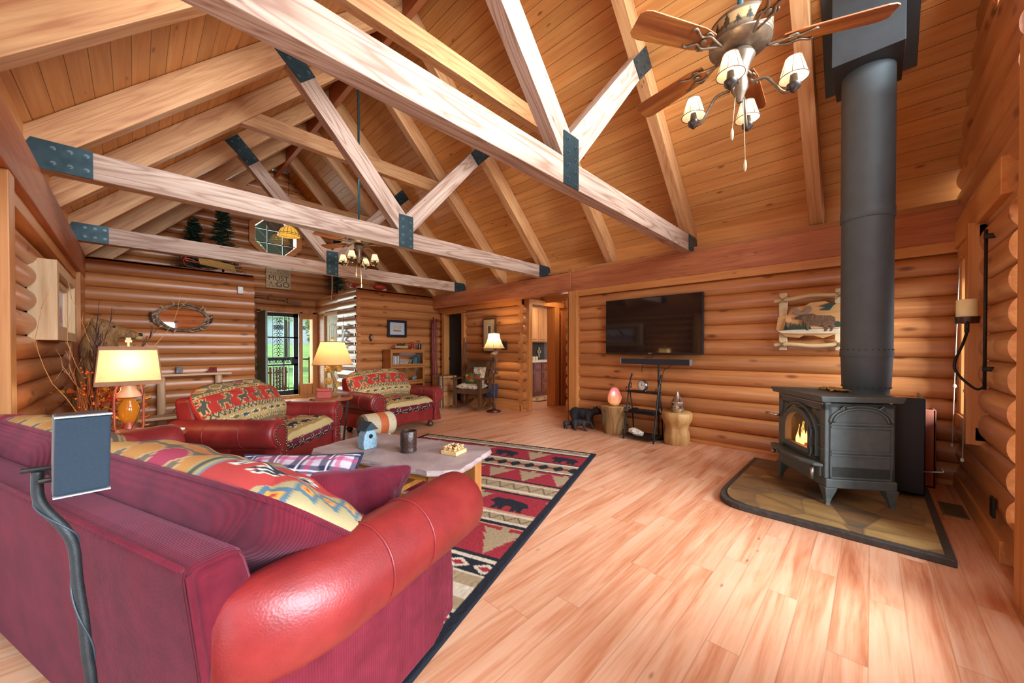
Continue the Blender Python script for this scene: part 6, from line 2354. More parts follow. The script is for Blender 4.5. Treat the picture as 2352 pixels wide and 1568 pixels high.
for i in range(4): pinecone(sg_, (-.06 + .05 * i, .0, .10 + .01 * (i % 2)), .028, .05, 70 + 20 * i, i, bpy.data.materials['dark_cones'])
rl = thing('red_lantern', 'small red lantern on top of the bookcase', 'lantern', (4.44, 7.52, 1.226))
m = MB(); m.lathe([(.045, 0), (.05, .01), (.04, .03), (.038, .04)], 16); m.lathe([(.03, .12), (.05, .13), (.03, .15), (.02, .165), (.0, .17)], 16)
for sx in (-1, 1): m.tube([(sx * .04, 0, .03), (sx * .055, 0, .05), (sx * .055, 0, .12), (sx * .03, 0, .15)], .006, 6)
m.build('frame', plain('red_enamel', 'a3302c', .35), rl, 180)
m = MB(); m.lathe([(.032, .04), (.042, .07), (.03, .12)], 16); m.build('globe', plain('red_glass', '8a2a2a', .1), rl, 180)
bl_ = thing('blue_bottle', 'dark blue bottle at the right end on top of the bookcase', 'bottle', (4.635, 7.52, 1.226))
m = MB(); m.box(-.032, .032, -.032, .032, 0, .125); m.build('glass_body', plain('cobalt_glass', '1c2540', .15), bl_, bevel=.01)
m = MB(); m.lathe([(.014, .125), (.014, .15), (.018, .152), (.018, .165)], 12); m.build('neck', bpy.data.materials['cobalt_glass'], bl_, 50)
def framed(nm, label, loc, rot, w, h, fw, fmat, inner, d=.03):
    t = thing(nm, label, 'picture', loc, rot)
    m = MB()
    for x0, x1, z0, z1 in ((-w / 2, -w / 2 + fw, -h / 2, h / 2), (w / 2 - fw, w / 2, -h / 2, h / 2), (-w / 2 + fw, w / 2 - fw, -h / 2, -h / 2 + fw), (-w / 2 + fw, w / 2 - fw, h / 2 - fw, h / 2)):
        m.box(x0, x1, -d, .0, z0, z1)
    m.build('frame', fmat, t, bevel=.004)
    nu = 60; nv = int(60 * h / w)
    us, vs = np.meshgrid(np.linspace(-w / 2 + fw, w / 2 - fw, nu), np.linspace(-h / 2 + fw, h / 2 - fw, nv))
    u, v = us.ravel(), vs.ravel()
    m = MB(); m.add([(a, -d * .5, b) for a, b in zip(u, v)], [(j * nu + i, j * nu + i + 1, (j + 1) * nu + i + 1, (j + 1) * nu + i) for j in range(nv - 1) for i in range(nu - 1)])
    o = m.build('print', attr_mat('print_' + nm, .45, 0), t); color_points(o, inner(u, v))
    return t
def pr1(u, v):
    c = np.tile(lin('bcc4cc'), (len(u), 1))
    k = (np.abs(u) < .095) & (np.abs(v) < .065)
    c[k] = lin('cfc7b0')
    r = np.random.default_rng(1).random(len(u))
    c[k & (r < .25)] = lin('8a8f70')
    c[(np.abs(u) < .09) & (v > -.06) & (v < -.035)] = lin('a03a34')
    return c
framed('framed_print', 'black framed print with pale mat above the bookcase', (4.17, YB - .062, 1.695), 0, .47, .385, .055, M['black'], pr1)
def pr2(u, v):
    c = np.tile(lin('c9a878'), (len(u), 1))
    c[(np.abs(u) < .065) & (np.abs(v - .10) < .11)] = lin('e2d8c4')
    k = (np.abs(u) < .05) & (np.abs(v - .10) < .095)
    c[k] = lin('4a4038')
    r = np.random.default_rng(2).random(len(u)); c[k & (r < .3)] = lin('8a7a5c')
    c[(np.abs(u) < .05) & (np.abs(v + .05) < .015)] = lin('e2d8c4')
    return c
framed('framed_print', 'tall framed print with a tan mat behind the floor lamp', (5.335, 5.865, 1.53), -90, .42, .74, .035, plain('bronze_frame', '5a3c24', .4, .3), pr2)
sc_ = thing('wall_sconce', 'tiny dark metal ornament on the log wall left of the bookcase', 'ornament', (3.56, YB - .055, 1.48))
m = MB(); m.add([(0, -.02, -.09), (.05, -.02, 0), (0, -.02, .09), (-.05, -.02, 0), (0, -.06, 0), (0, 0, 0)], [(0, 1, 4), (1, 2, 4), (2, 3, 4), (3, 0, 4), (1, 0, 5), (2, 1, 5), (3, 2, 5), (0, 3, 5)])
m.build('plate', plain('dark_pewter', '3a3430', .4, .5), sc_)
m = MB(); m.box(-.025, .025, -.075, -.03, -.035, .035); m.build('lantern_box', plain('light_pewter', '8d877c', .3, .6), sc_, bevel=.004)

# hanging string of dark discs on the entry wall
hd = thing('disc_hanging', 'string of dark metal discs hanging on the sunlit entry log wall', 'wall hanging', (3.225, 8.33, 1.25))
m = MB()
m.tube([(0, 0, 0), (0, 0, .72)], .004, 5)
m.build('string', M['iron'], hd, 180)
rn = random.Random(8)
for k, (y, z, r) in enumerate(((0, .02, .05), (-.05, .12, .045), (.05, .17, .05), (0, .25, .055), (-.06, .33, .05), (.05, .38, .05), (0, .46, .055))):
    m = MB(); m.M = T(-.01, y, z) @ R('Y', 90); m.lathe([(0, -.008), (r, -.004), (r, .004), (0, .008)], 18)
    m.build('disc', plain('dark_disc', '2b2725', .4, .5) if k == 0 else bpy.data.materials['dark_disc'], hd, 40)

# red walking sticks in the corner
RS = plain('red_lacquer_stick', '7a1f2c', .35, 0, .35, 20)
for k, (dx, dy, h, w) in enumerate(((0, 0, 2.0, 'tallest'), (.045, -.05, 1.96, 'middle'), (-.045, -.04, 1.93, 'shortest'))):
    m = MB(); m.tube(smooth_path([(0, 0, 0), (.008, .01, h * .3), (-.006, .02, h * .6), (.004, .03, h)], 5), .02, 8)
    for z in range(1, 9): m.ell((0, .012, h * z / 9), (.025, .025, .012), 8, 5)
    o = m.build('walking_stick', RS, None, 180); o.location = (5.06 + dx, 7.56 + dy, 0)
    tag(o, w + ' of the dark red staffs standing in the corner by the hall door', 'walking stick', 'red staffs in the corner')
for k, (y, h, lb) in enumerate(((6.70, 1.46, 'left slim cane leaning by the hall door casing'), (6.64, 1.36, 'right slim dark silver cane leaning by the hall door casing'))):
    m = MB(); m.tube([(5.20, y, 0), (5.31, y + .01, h)], .012, 7); m.tube([(5.31, y + .01, h), (5.312, y + .01, h + .04)], .016, 8)
    tag(m.build('cane', plain('grey_cane', '6b625c', .4, .3) if k == 0 else bpy.data.materials['grey_cane'], None, 180), lb, 'cane', 'canes by the hall door')

# stacked trunks
TRK = plain('tan_trunk_hide', 'a5733c', .6, 0, .3, 14)
for k, (z0, h, w, d, lb) in enumerate(((0, .46, .40, .36, 'lower tan trunk with dark straps beside the rocking chair'), (.463, .20, .42, .36, 'small tan trunk stacked on the lower trunk by the rocking chair'))):
    t = thing('trunk', lb, 'trunk', (4.70, 6.62, z0), -12, 'stacked trunks')
    m = MB(); m.box(-w / 2, w / 2, -d / 2, d / 2, 0, h * .72); m.build('trunk_body', TRK, t, bevel=.006)
    m = MB(); m.box(-w / 2 - .003, w / 2 + .003, -d / 2 - .003, d / 2 + .003, h * .73, h); m.build('lid', TRK, t, bevel=.012)
    m = MB()
    for x in (-w * .3, w * .3): m.box(x - .015, x + .015, -d / 2 - .007, d / 2 + .005, 0, h + .004)
    for x in (-w / 2, w / 2 - .03): m.box(x - .004, x + .034, -d / 2 - .006, -d / 2 + .03, 0, h)
    m.build('dark_straps', plain('dark_strap', '3a2416', .6) if k == 0 else bpy.data.materials['dark_strap'], t)

# rocking chair
rc = thing('rocking_chair', 'dark oak rocking chair with patterned cushions in front of the hall door', 'rocking chair', (4.90, 5.90, 0), -70)
DO = wood('dark_fumed_oak', '3a2414', '553620', '6b482c', 'Z', .45, .03)
for sx in (-.29, .29):
    m = MB(); m.box(sx - .03, sx + .03, -.27, -.20, .06, .62); m.build('front_leg', DO, rc, bevel=.005)
    m = MB(); m.box(sx - .025, sx + .025, .20, .25, .06, .50); m.build('rear_leg', DO, rc, bevel=.005)
    m = MB(); m.loft([[(sx - .022, y, z), (sx + .022, y, z), (sx + .022, y, z + .045), (sx - .022, y, z + .045)] for y, z in [(-.38 + i * .08, .018 + .55 * ((-.38 + i * .08 - .0) ** 2) * .6) for i in range(12)]]); m.build('rocker', DO, rc, bevel=.004)
    m = MB(); m.box(sx - .055, sx + .055, -.34, .20, .62, .65); m.build('armrest', DO, rc, bevel=.006)
    m = MB(); m.loft([[(sx - .03, y, z), (sx + .03, y, z), (sx + .03, y + .035, z), (sx - .03, y + .035, z)] for z, y in ((.40, .16), (.65, .20), (.80, .27), (1.0, .33))]); m.build('back_post', DO, rc, bevel=.004)
m = MB(); m.box(-.27, .27, -.26, -.235, .33, .42); m.box(-.27, .27, .20, .225, .33, .42); m.box(-.29, -.265, -.24, .22, .33, .42); m.box(.265, .29, -.24, .22, .33, .42); m.build('seat_rails', DO, rc, bevel=.004)
m = MB(); m.loft([[(x, .33 - .03 + .02 * math.cos(x * 5) * 0, .80), (x, .355 - .02, .80), (x, .385, .99), (x, .36, .99)] for x in (-.27, 0, .27)]); m.build('top_slat', DO, rc, bevel=.004)
for x in (-.16, -.05, .06, .17):
    m = MB(); m.hexa([(x - .025, .19, .42), (x + .025, .19, .42), (x + .025, .205, .42), (x - .025, .205, .42)], [(x - .025, .31, .81), (x + .025, .31, .81), (x + .025, .325, .81), (x - .025, .325, .81)]); m.build('back_slat', DO, rc)
def speck(u, v):
    r = np.random.default_rng(5).random(len(u))
    c = np.tile(lin('c9bda4'), (len(u), 1)); c[r < .3] = lin('8f8a76'); c[r > .82] = lin('a8685c'); c[(r > .5) & (r < .6)] = lin('5f6a66'); return c
SPK = attr_mat('speckled_cloth', .9, .2)
cushion('seat_pad', rc, .50, .46, .11, (SPK, SPK), speck, T(0, -.03, .47) @ R('X', -90), k=6, mexp=.4, corner=0, seed=4)
cushion('back_pad', rc, .30, .36, .09, (SPK, SPK), speck, T(.02, .20, .68) @ R('X', -16), k=4, mexp=.45, corner=.03, seed=6)
def aut(u, v):
    c = np.tile(lin('4a4a2c'), (len(u), 1))
    W = Weave(u + .3, v, '454a2a')
    for i, h in enumerate(('b3872e', '9c2e24', 'a8712c', '7a1f22', 'c39a3a')):
        W.motif(LEAF, .10 + .08 * i, .04 + .05 * (i % 3), .14, .09, h, flipu=bool(i % 2))
    return W.c
o = cushion('lumbar_pillow', None, .36, .26, .13, (attr_mat('autumn_cloth', .9, .2), plain('olive_cloth', '46492a', .9)), aut, Matrix(), nu=60, nv=40, k=2.2, mexp=.55, corner=.08, seed=8)
o.matrix_world = T(4.90, 5.90, 0) @ R('Z', -70) @ T(-.02, -.02, .62) @ R('Y', 6) @ R('X', -24)
tag(o, 'small autumn leaf pillow lying on the rocking chair', 'pillow')
o = cushion('blue_throw', None, .30, .30, .12, (plain('navy_cloth', '232b44', .9), bpy.data.materials['navy_cloth']), None, Matrix(), nu=24, nv=20, seed=3)
o.matrix_world = T(5.24, 5.72, .36) @ R('Z', -70) @ R('X', -12)
tag(o, 'dark blue cushion wedged between the rocking chair and the log wall', 'pillow')

# floor lamp
fl = thing('floor_lamp', 'floor lamp with pinecone stem and glowing cream bell shade', 'floor lamp', (4.93, 5.30, 0))
LB = plain('bronze_lamp', '5a3524', .4, .5, .2)
m = MB(); m.lathe([(.13, 0), (.135, .012), (.13, .035), (.05, .05), (.03, .08)], 32); m.build('base', LB, fl, 50)
m = MB(); m.tube(smooth_path([(0, 0, .06), (0, 0, .25), (.006, 0, .8), (.02, 0, .95), (-.012, .01, 1.05), (0, 0, 1.22)], 6), [.028] * 5 + [.017] * 26, 10); m.build('stem', LB, fl, 180)
for loc, r, ti in (((-.04, -.03, 1.12), .05, 40), ((.045, -.02, 1.16), .045, -60), ((-.01, -.05, 1.02), .04, 90), ((.03, -.03, .78), .04, 50), ((-.045, -.02, .80), .045, -40)):
    pinecone(fl, loc, r, .085, ti, loc[0] * 10, plain('bronze_cone', '7a5c42', .5, .2) if 'bronze_cone' not in bpy.data.materials else bpy.data.materials['bronze_cone'])
m = MB(); n = 32
m.lathe([(.215, 1.25), (.19, 1.285), (.15, 1.36), (.118, 1.44), (.105, 1.535)], n)
m.f = [f for f in m.f if len(f) == 4]; m.mi = [0] * len(m.f)
m.build('lamp_shade', shade_mat('cream_shade', 'f0dcae', weave=False, through=.55), fl, 180)
m = MB()
for k in range(8):
    a = 2 * PI * k / 8
    m.tube([(r * 1.005 * math.cos(a), r * 1.005 * math.sin(a), z) for r, z in ((.215, 1.25), (.19, 1.285), (.15, 1.36), (.118, 1.44), (.105, 1.535))], .003, 4)
m.tube([(.217 * math.cos(a), .217 * math.sin(a), 1.25) for a in [2 * PI * i / 40 for i in range(40)]], .004, 5, closed=True)
m.build('shade_ribs', plain('tan_rib', 'a8895a', .8), fl, 180)
m = MB(); m.ell((0, 0, 1.56), (.016, .016, .025), 10, 8, .1); m.tube([(0, 0, 1.2), (0, 0, 1.55)], .004, 5); m.build('finial', bpy.data.materials['bronze_cone'], fl, 180)
m = MB(); m.ell((0, 0, 1.42), (.03, .03, .045), 12, 10); m.build('bulb', emit_mat('white_bulb', 'fff0cc', 14), fl, 180)
point_light('floor_lamp_light', (4.93, 5.30, 1.46), 20, (1.0, .72, .38), .04)

lp = thing('lantern_plaque', 'flat dark metal lantern-shaped plaque beside the floor lamp', 'wall art', (5.335, 5.41, 1.31), -90)
m = MB(); flat(m, [(-.075, -.09), (.075, -.09), (.075, .05), (.055, .07), (.05, .10), (.03, .10), (.02, .07), (-.02, .07), (-.03, .10), (-.05, .10), (-.055, .07), (-.075, .05)], -.012, 0); m.build('plate', plain('rusted_plate', '3a2a20', .6, .4), lp)
m = MB(); flat(m, [(-.02, -.05), (.02, -.05), (.02, .02), (-.02, .02)], -.016, -.011); m.build('cutout_panel', M['iron'], lp)
ol = thing('wall_outlet', 'brown outlet with a pale cord low on the log wall behind the floor lamp', 'outlet', (5.335, 5.90, .30), -90)
m = MB(); m.box(-.04, .04, -.012, 0, -.06, .06); m.build('cover_plate', plain('brown_plate', '3a261a', .5), ol, bevel=.003)
m = MB(); m.tube(smooth_path([(-.01, -.015, .02), (-.03, -.05, .0), (-.04, -.06, -.10), (.0, -.06, -.18), (-.06, -.08, -.28)], 5), .006, 5); m.tube(smooth_path([(.01, -.015, .0), (-.01, -.05, -.02), (.03, -.06, -.12), (-.03, -.07, -.22), (-.07, -.1, -.29)], 5), .004, 5); m.build('cord', plain('straw_cord', 'c4a26c', .8), ol, 180)
# ============================================================ things on the coffee table, footstool
def on_table(s, t): return st_world(s, t, .4515)
bh = thing('birdhouse_ornament', 'grey-blue speckled A-frame birdhouse with a dark roof on the coffee table', 'ornament', on_table(2.19, 2.29), 8)
SPG = plain('speckled_blue_stone', '7d98a4', .35, 0, .35, 120)
m = MB()
front = [(-.055, 0), (.055, 0), (.062, .05), (.052, .11), (.02, .165), (0, .19), (-.02, .165), (-.052, .11), (-.062, .05)]
m.M = R('X', 90); m.prism(front, -.045, .045); m.build('stone_body', SPG, bh, bevel=.006)
m = MB(); m.add([(-.06, -.06, .15), (.06, -.06, .15), (.06, .06, .15), (-.06, .06, .15), (0, -.06, .215), (0, .06, .215)], [(0, 1, 4), (2, 3, 5), (1, 2, 5, 4), (3, 0, 4, 5), (0, 3, 2, 1)]); m.build('roof', plain('dark_teal_roof', '27383e', .4), bh)
m = MB(); m.M = T(0, -.046, .10) @ R('X', 90); m.cyl(.017, 0, .003, 14); m.build('entry_hole', M['black'], bh)
cn = thing('mug_canister', 'dark brown glazed cylinder vase on the coffee table', 'vase', on_table(2.25, 1.925))
m = MB(); m.lathe([(.056, 0), (.062, .004), (.062, .02), (.060, .028), (.063, .06), (.063, .155), (.060, .16), (.055, .16), (.055, .02), (0, .02)], 32); m.build('vase_body', plain('brown_glaze', '3a2620', .22, .1, .35, 60, .3, 80), cn, 50)
tt_ = thing('tic_tac_toe_game', 'wooden tic-tac-toe board with upright pieces on the coffee table', 'game', on_table(2.36, 1.58), 18)
MPL = wood('light_maple', 'c49a60', 'd8b27a', 'e4c492', 'X', .5, .02)
m = MB(); m.box(-.07, .07, -.07, .07, 0, .028); m.build('board', MPL, tt_, bevel=.003)
for i in range(3):
    for j in range(3):
        x, y = (i - 1) * .044, (j - 1) * .044
        m = MB()
        if (i * 3 + j * 2) % 2:
            m.M = T(x, y, .046) @ R('X', 80); m.lathe([(.009, -.005), (.018, -.005), (.018, .005), (.009, .005), (.009, -.005)], 14); m.build('ring_piece', MPL if (i + j) % 2 else plain('walnut_piece', '5a3a22', .5), tt_, 40)
        else:
            m.M = T(x, y, .046)
            for a in (45, -45):
                m.M = T(x, y, .045) @ R('Y', a); m.box(-.004, .004, -.006, .006, -.02, .02)
            m.build('cross_piece', MPL, tt_)
fs_ = thing('footstool', 'barrel-shaped footstool in cream and taupe leather with an orange band', 'footstool', (2.16, 4.52, 0), 4)
m = MB(); m.M = T(0, 0, .275) @ R('Y', 90)
m.lathe([(.10, -.215), (.135, -.205), (.146, -.18), (.148, -.02)], 32); m.build('taupe_half', plain('taupe_leather', '6b5a48', .7, 0, .15, 30, .2, 100), fs_, 50)
for nm, a, b, hx in (('cream_band', -.178, -.02, 'b9a684'), ('orange_band', -.02, .09, 'b3572a'), ('cream_end', .09, .18, 'c6b696')):
    m = MB(); m.M = T(0, 0, .275) @ R('Y', 90)
    m.lathe([(.1495, a), (.1505, a + .004), (.1505, b - .004), (.1495, b)] if nm != 'cream_end' else [(.1495, a), (.149, b), (.135, b + .025), (.09, b + .035), (0, b + .036)], 32)
    m.build(nm, plain(nm + '_leather', hx, .6, 0, .12, 40, .2, 150), fs_, 50)
for x in (-.13, .13):
    for sy in (-1, 1):
        m = MB(); m.tube([(x, sy * .07, .18), (x, sy * .13, .0)], .018, 8); m.build('leg', plain('pale_stool_leg', 'a8988a', .5, .3) if 'pale_stool_leg' not in bpy.data.materials else bpy.data.materials['pale_stool_leg'], fs_, 60)

# ============================================================ ceiling fans
def fan():
    t = thing('ceiling_fan', 'rustic ceiling fan with five wooden blades and four lit shades near the flue pipe', 'ceiling fan', (2.42, .545, 2.95), 0, 'ceiling fans')
    PEW = plain('antique_pewter', '7a6a58', .38, .6, .25, 30)
    m = MB(); m.tube([(0, 0, .14), (0, 0, 2.44)], .016, 12); m.build('downrod', plain('teal_steel_rod', '3f6a72', .35, .6), t, 180)
    m = MB(); m.lathe([(.05, -.02), (.13, .0), (.155, .02), (.155, .03)], 40); m.lathe([(.155, .13), (.14, .15), (.06, .165), (.03, .17)], 40); m.build('motor_housing', PEW, t, 50)
    n = 160; nz = 20
    m = MB(); m.loft([[(.156 * math.cos(2 * PI * i / n), .156 * math.sin(2 * PI * i / n), .03 + .10 * j / (nz - 1)) for i in range(n)] for j in range(nz)], caps=False)
    o = m.build('motif_band', attr_mat('painted_band', .5, 0), t, 180)
    th = np.tile(np.arange(n) / n, nz); zz = np.repeat(np.arange(nz) / (nz - 1), n)
    W = Weave(th * .98, zz * .10, 'a8875c')
    W.band(0, .012, '5a4a3c'); W.band(.088, .11, '5a4a3c')
    W.band(.012, .034, '6b5a40')
    for i in range(18): W.motif(PINE, i * .055, .014, .04, .05 + .02 * (i % 3), '2f2c24')
    for i in range(5): W.motif(ELK, .02 + i * .2, .016, .06, .05, '4a3826')
    color_points(o, W.c)
    m = MB(); m.lathe([(.012, -.30), (.02, -.28), (.03, -.25), (.045, -.22), (.035, -.16), (.05, -.10), (.075, -.05), (.06, -.02)], 28); m.build('light_hub', PEW, t, 50)
    BLW = wood('fan_blade_wood', '6b3218', '96562a', 'c0853f', 'X', .35, .06, '3c1a0e')
    BLT = plain('blade_edge_blue', '8fb0c4', .4)
    for k in range(5):
        Mx = R('Z', 5 + 72 * k) @ T(0, 0, -.0) @ R('X', 11)
        out = [(.20, -.045), (.28, -.062), (.62, -.075), (.655, -.068), (.675, -.05), (.675, .05), (.655, .068), (.62, .075), (.28, .062), (.20, .045)]
        m = MB(); m.prism(out, -.004, .004)
        b = m.build('blade', BLW, t, bevel=.002); b.matrix_local = Mx
        m = MB()
        for sy in (-1, 1):
            m.tube(smooth_path([(.13, 0, -.01), (.19, sy * .02, -.014), (.24, sy * .035, -.012), (.275, sy * .02, -.01), (.30, sy * .03, -.01), (.335, sy * .05, -.01), (.35, sy * .04, -.009)], 4), .007, 6)
            m.tube(smooth_path([(.22, sy * .04, -.012), (.25, sy * .05, -.012), (.265, sy * .04, -.012)], 4), .005, 5)
        m.ell((.25, 0, -.012), (.02, .018, .006), 10, 6)
        ir_ = m.build('blade_iron', PEW, t, 180); ir_.matrix_local = Mx
    for k in range(4):
        Mz = R('Z', 3 + 90 * k)
        m = MB(); m.M = Mz
        m.tube(smooth_path([(.05, 0, -.21), (.12, 0, -.215), (.16, 0, -.27), (.20, 0, -.33), (.235, 0, -.335), (.245, 0, -.31)], 5), .009, 7)
        m.build('lamp_arm', PEW, t, 180)
        m = MB(); m.M = Mz @ T(.245, 0, -.31)
        m.lathe([(.004, -.045), (.014, -.035), (.03, -.02), (.032, .0), (.02, .006), (.016, .05)], 16); cup = m.build('socket_cup', plain('dark_bronze_cup', '4a4038', .35, .6) if k == 0 else bpy.data.materials['dark_bronze_cup'], t, 50)
        m = MB(); m.M = Mz @ T(.245, 0, -.31)
        m.lathe([(.066, .03), (.064, .034), (.036, .135), (.035, .137)], 24); m.f = [f for f in m.f if len(f) == 4]; m.mi = [0] * len(m.f)
        sh = m.build('lamp_shade', shade_mat('parchment_shade', 'f2dfc0', weave=False, through=.6) if k == 0 else bpy.data.materials['parchment_shade'], t, 180)
        m = MB(); m.M = Mz @ T(.245, 0, -.31)
        for z, r in ((.031, .0665), (.136, .036)): m.tube([(r * math.cos(a), r * math.sin(a), z) for a in [2 * PI * i / 24 for i in range(24)]], .0022, 5, closed=True)
        for q in range(8):
            a = 2 * PI * q / 8; m.tube([(.066 * math.cos(a), .066 * math.sin(a), .031), (.0362 * math.cos(a), .0362 * math.sin(a), .136)], .0012, 4)
        m.build('shade_lacing', plain('brown_lacing', '6a4a30', .8) if k == 0 else bpy.data.materials['brown_lacing'], sh, 180)
        m = MB(); m.M = Mz @ T(.245, 0, -.31); m.ell((0, 0, .08), (.017, .017, .032), 10, 8); m.build('bulb', bpy.data.materials['white_bulb'], t, 180)
    for x, y, z in ((.04, -.02, -.62), (-.03, .03, -.45)):
        m = MB(); m.tube([(x * .6, y * .6, -.27), (x, y, z)], .002, 5); m.ell((x, y, z - .03), (.009, .009, .035), 8, 8); m.build('pull_chain', plain('ivory_pull', 'd8c9a0', .5) if z < -.5 else bpy.data.materials['ivory_pull'], t, 180)
    return t
f1 = fan()
f2 = dup(f1, (2.42, 5.64, 2.86), 40, 'rustic ceiling fan with lit shades in the distance below the ridge beam')
for k in range(4):
    a = math.radians(3 + 90 * k)
    point_light('fan_bulb_light', (2.42 + .245 * math.cos(a), .545 + .245 * math.sin(a), 2.95 - .225), 3.2, (1.0, .74, .45), .02)
point_light('far_fan_light', (2.42, 5.64, 2.30), 9, (1.0, .74, .45), .12)

# ============================================================ kitchen seen through the doorway
KX0, KX1 = 6.85, 8.6
struct(MB().box(5.5, 9.0, 7.05, 7.15, 0, 2.6).build('wall_kitchen_back', plain('grey_paint', 'a39d96', .8)))
struct(MB().box(8.6, 8.7, 5.05, 7.1, 0, 2.6).build('wall_kitchen_end', bpy.data.materials['grey_paint']))
KC = wood('cherry_cabinet', '6a3014', '85421c', '9a5428', 'Z', .35, .03)
KU = wood('alder_cabinet', '9a6236', 'b47d4c', 'c69260', 'Z', .4, .05)
kb = thing('kitchen_base_cabinet', 'dark cherry kitchen base cabinet seen through the doorway', 'cabinet', (KX0, 6.20, 0))
m = MB(); m.box(0, 1.6, .02, .62, .10, .88); m.box(0, 1.6, .07, .62, 0, .10); m.build('cabinet_box', KC, kb, bevel=.003)
def panel(mb, x0, x1, z0, z1):
    mb.box(x0, x1, -.002, .02, z0, z1); mb.box(x0 + .05, x1 - .05, -.012, 0, z0 + .05 if z1 - z0 > .2 else z0 + .03, z1 - .05 if z1 - z0 > .2 else z1 - .03)
for x0, x1, zs in ((.02, .28, ((.12, .66), (.69, .86))), (.30, .62, ((.12, .66), (.69, .86))), (.65, 1.0, ((.12, .37), (.40, .66), (.69, .86))), (1.03, 1.55, ((.12, .66), (.69, .86)))):
    for z0, z1 in zs:
        m = MB(); panel(m, x0, x1, z0, z1)
        nm = 'door' if z1 - z0 > .4 else 'drawer'
        d = m.build(nm, KC, kb, bevel=.005)
        m = MB()
        if nm == 'drawer': m.tube([((x0 + x1) / 2 - .04, -.012, (z0 + z1) / 2), ((x0 + x1) / 2, -.035, (z0 + z1) / 2), ((x0 + x1) / 2 + .04, -.012, (z0 + z1) / 2)], .006, 6)
        else: m.ell((x1 - .03, -.02, z1 - .05), (.014, .014, .014), 8, 6)
        m.build('handle', plain('nickel_pull', 'b9b2a4', .3, .8) if 'nickel_pull' not in bpy.data.materials else bpy.data.materials['nickel_pull'], d, 180)
m = MB(); m.box(KX0 - .02, 8.55, 6.17, 7.02, .881, .92)
tag(m.build('countertop', plain('cream_counter', 'd3c6b2', .3), None, bevel=.006), 'cream kitchen countertop seen through the doorway', 'countertop')
ku = thing('kitchen_wall_cabinet', 'honey coloured kitchen wall cabinet seen through the doorway', 'cabinet', (7.42, 6.55, 1.42))
m = MB(); m.box(0, 1.1, .02, .46, 0, .95); m.build('cabinet_box', KU, ku, bevel=.003)
for x0, x1 in ((.01, .33), (.36, .72), (.75, 1.08)):
    m = MB(); panel(m, x0, x1, .02, .93); d = m.build('door', KU, ku, bevel=.006)
    m = MB(); m.tube([(x0 + .12, -.012, .1), (x0 + .16, -.03, .1), (x0 + .2, -.012, .1)], .005, 6); m.build('handle', bpy.data.materials['nickel_pull'], d, 180)
struct(MB().box(7.6, 8.6, 7.03, 7.05, .92, 1.42).build('trim_9', plain('shade_toned_backsplash', '3c332c', .5, 0, .2, 20)))  # backsplash colour darkened to stand for the shadow lying there
m = MB(); m.box(-.03, .03, -.012, .012, -.16, .16); m.box(-.085, .085, -.012, .012, -.02, .06)
o = m.build('cross_plaque', plain('carved_cross', 'a08a68', .6), None, bevel=.012); o.location = (8.32, 7.0, 1.13); tag(o, 'carved tan cross on the shaded kitchen backsplash', 'wall art')
cm = thing('coffee_grinder', 'small black appliance at the left of the kitchen counter', 'appliance', (7.22, 6.5, .921))
m = MB(); m.lathe([(.05, 0), (.055, .02), (.035, .06), (.03, .12), (.05, .16), (.05, .22), (.02, .25)], 18); m.build('body', M['black'], cm, 50)
m = MB(); m.tube([(0, 0, .24), (.06, -.02, .27), (.10, -.03, .25)], .006, 6); m.build('crank', bpy.data.materials['nickel_pull'], cm, 180)
for k, x in enumerate((7.50, 7.62)):
    t = thing('glass_jar', ('left' if k == 0 else 'right') + ' glass jar on the kitchen counter by the backsplash', 'jar', (x, 6.5, .921), 0, 'kitchen jars')
    m = MB(); m.lathe([(.035, 0), (.04, .01), (.04, .085), (.032, .1)], 18); m.build('glass', plain('jar_glass', 'c8bda6', .1) if k == 0 else bpy.data.materials['jar_glass'], t, 50)
    m = MB(); m.M = T(0, 0, .1); m.lathe([(.034, 0), (.034, .015), (0, .016)], 18); m.build('lid', bpy.data.materials['nickel_pull'], t, 50)
nu, nv = 90, 40
us, vs = np.meshgrid(np.linspace(0, 1.3, nu), np.linspace(0, .55, nv)); u, v = us.ravel(), vs.ravel()
W = Weave(u, v, 'b39a72'); W.band(0, .06, '6a2a24'); W.band(.49, .56, '6a2a24'); W.diamonds(.08, .47, .3, '8a4a34', .45); W.diamonds(.14, .40, .3, 'c9b48a', .3)
m = MB(); m.add([(a, b, .012) for a, b in zip(u, v)], [(j * nu + i, j * nu + i + 1, (j + 1) * nu + i + 1, (j + 1) * nu + i) for j in range(nv - 1) for i in range(nu - 1)])
o = m.build('kitchen_runner', attr_mat('runner_pile', .95)); o.location = (6.55, 5.55, 0); color_points(o, W.c); tag(o, 'small patterned runner rug on the kitchen floor in the doorway', 'rug')
area_light('kitchen_ceiling_light', (7.2, 5.9, 2.5), (7.2, 6.1, 0), .6, .4, 22, (1.0, .88, .72))
m = MB(); m.box(7.35, 7.75, 6.9, 7.02, 2.36, 2.42); o = m.build('cabinet_light', emit_mat('kitchen_tube', 'fff2d8', 4)); tag(o, 'bright light strip above the kitchen wall cabinet', 'light')

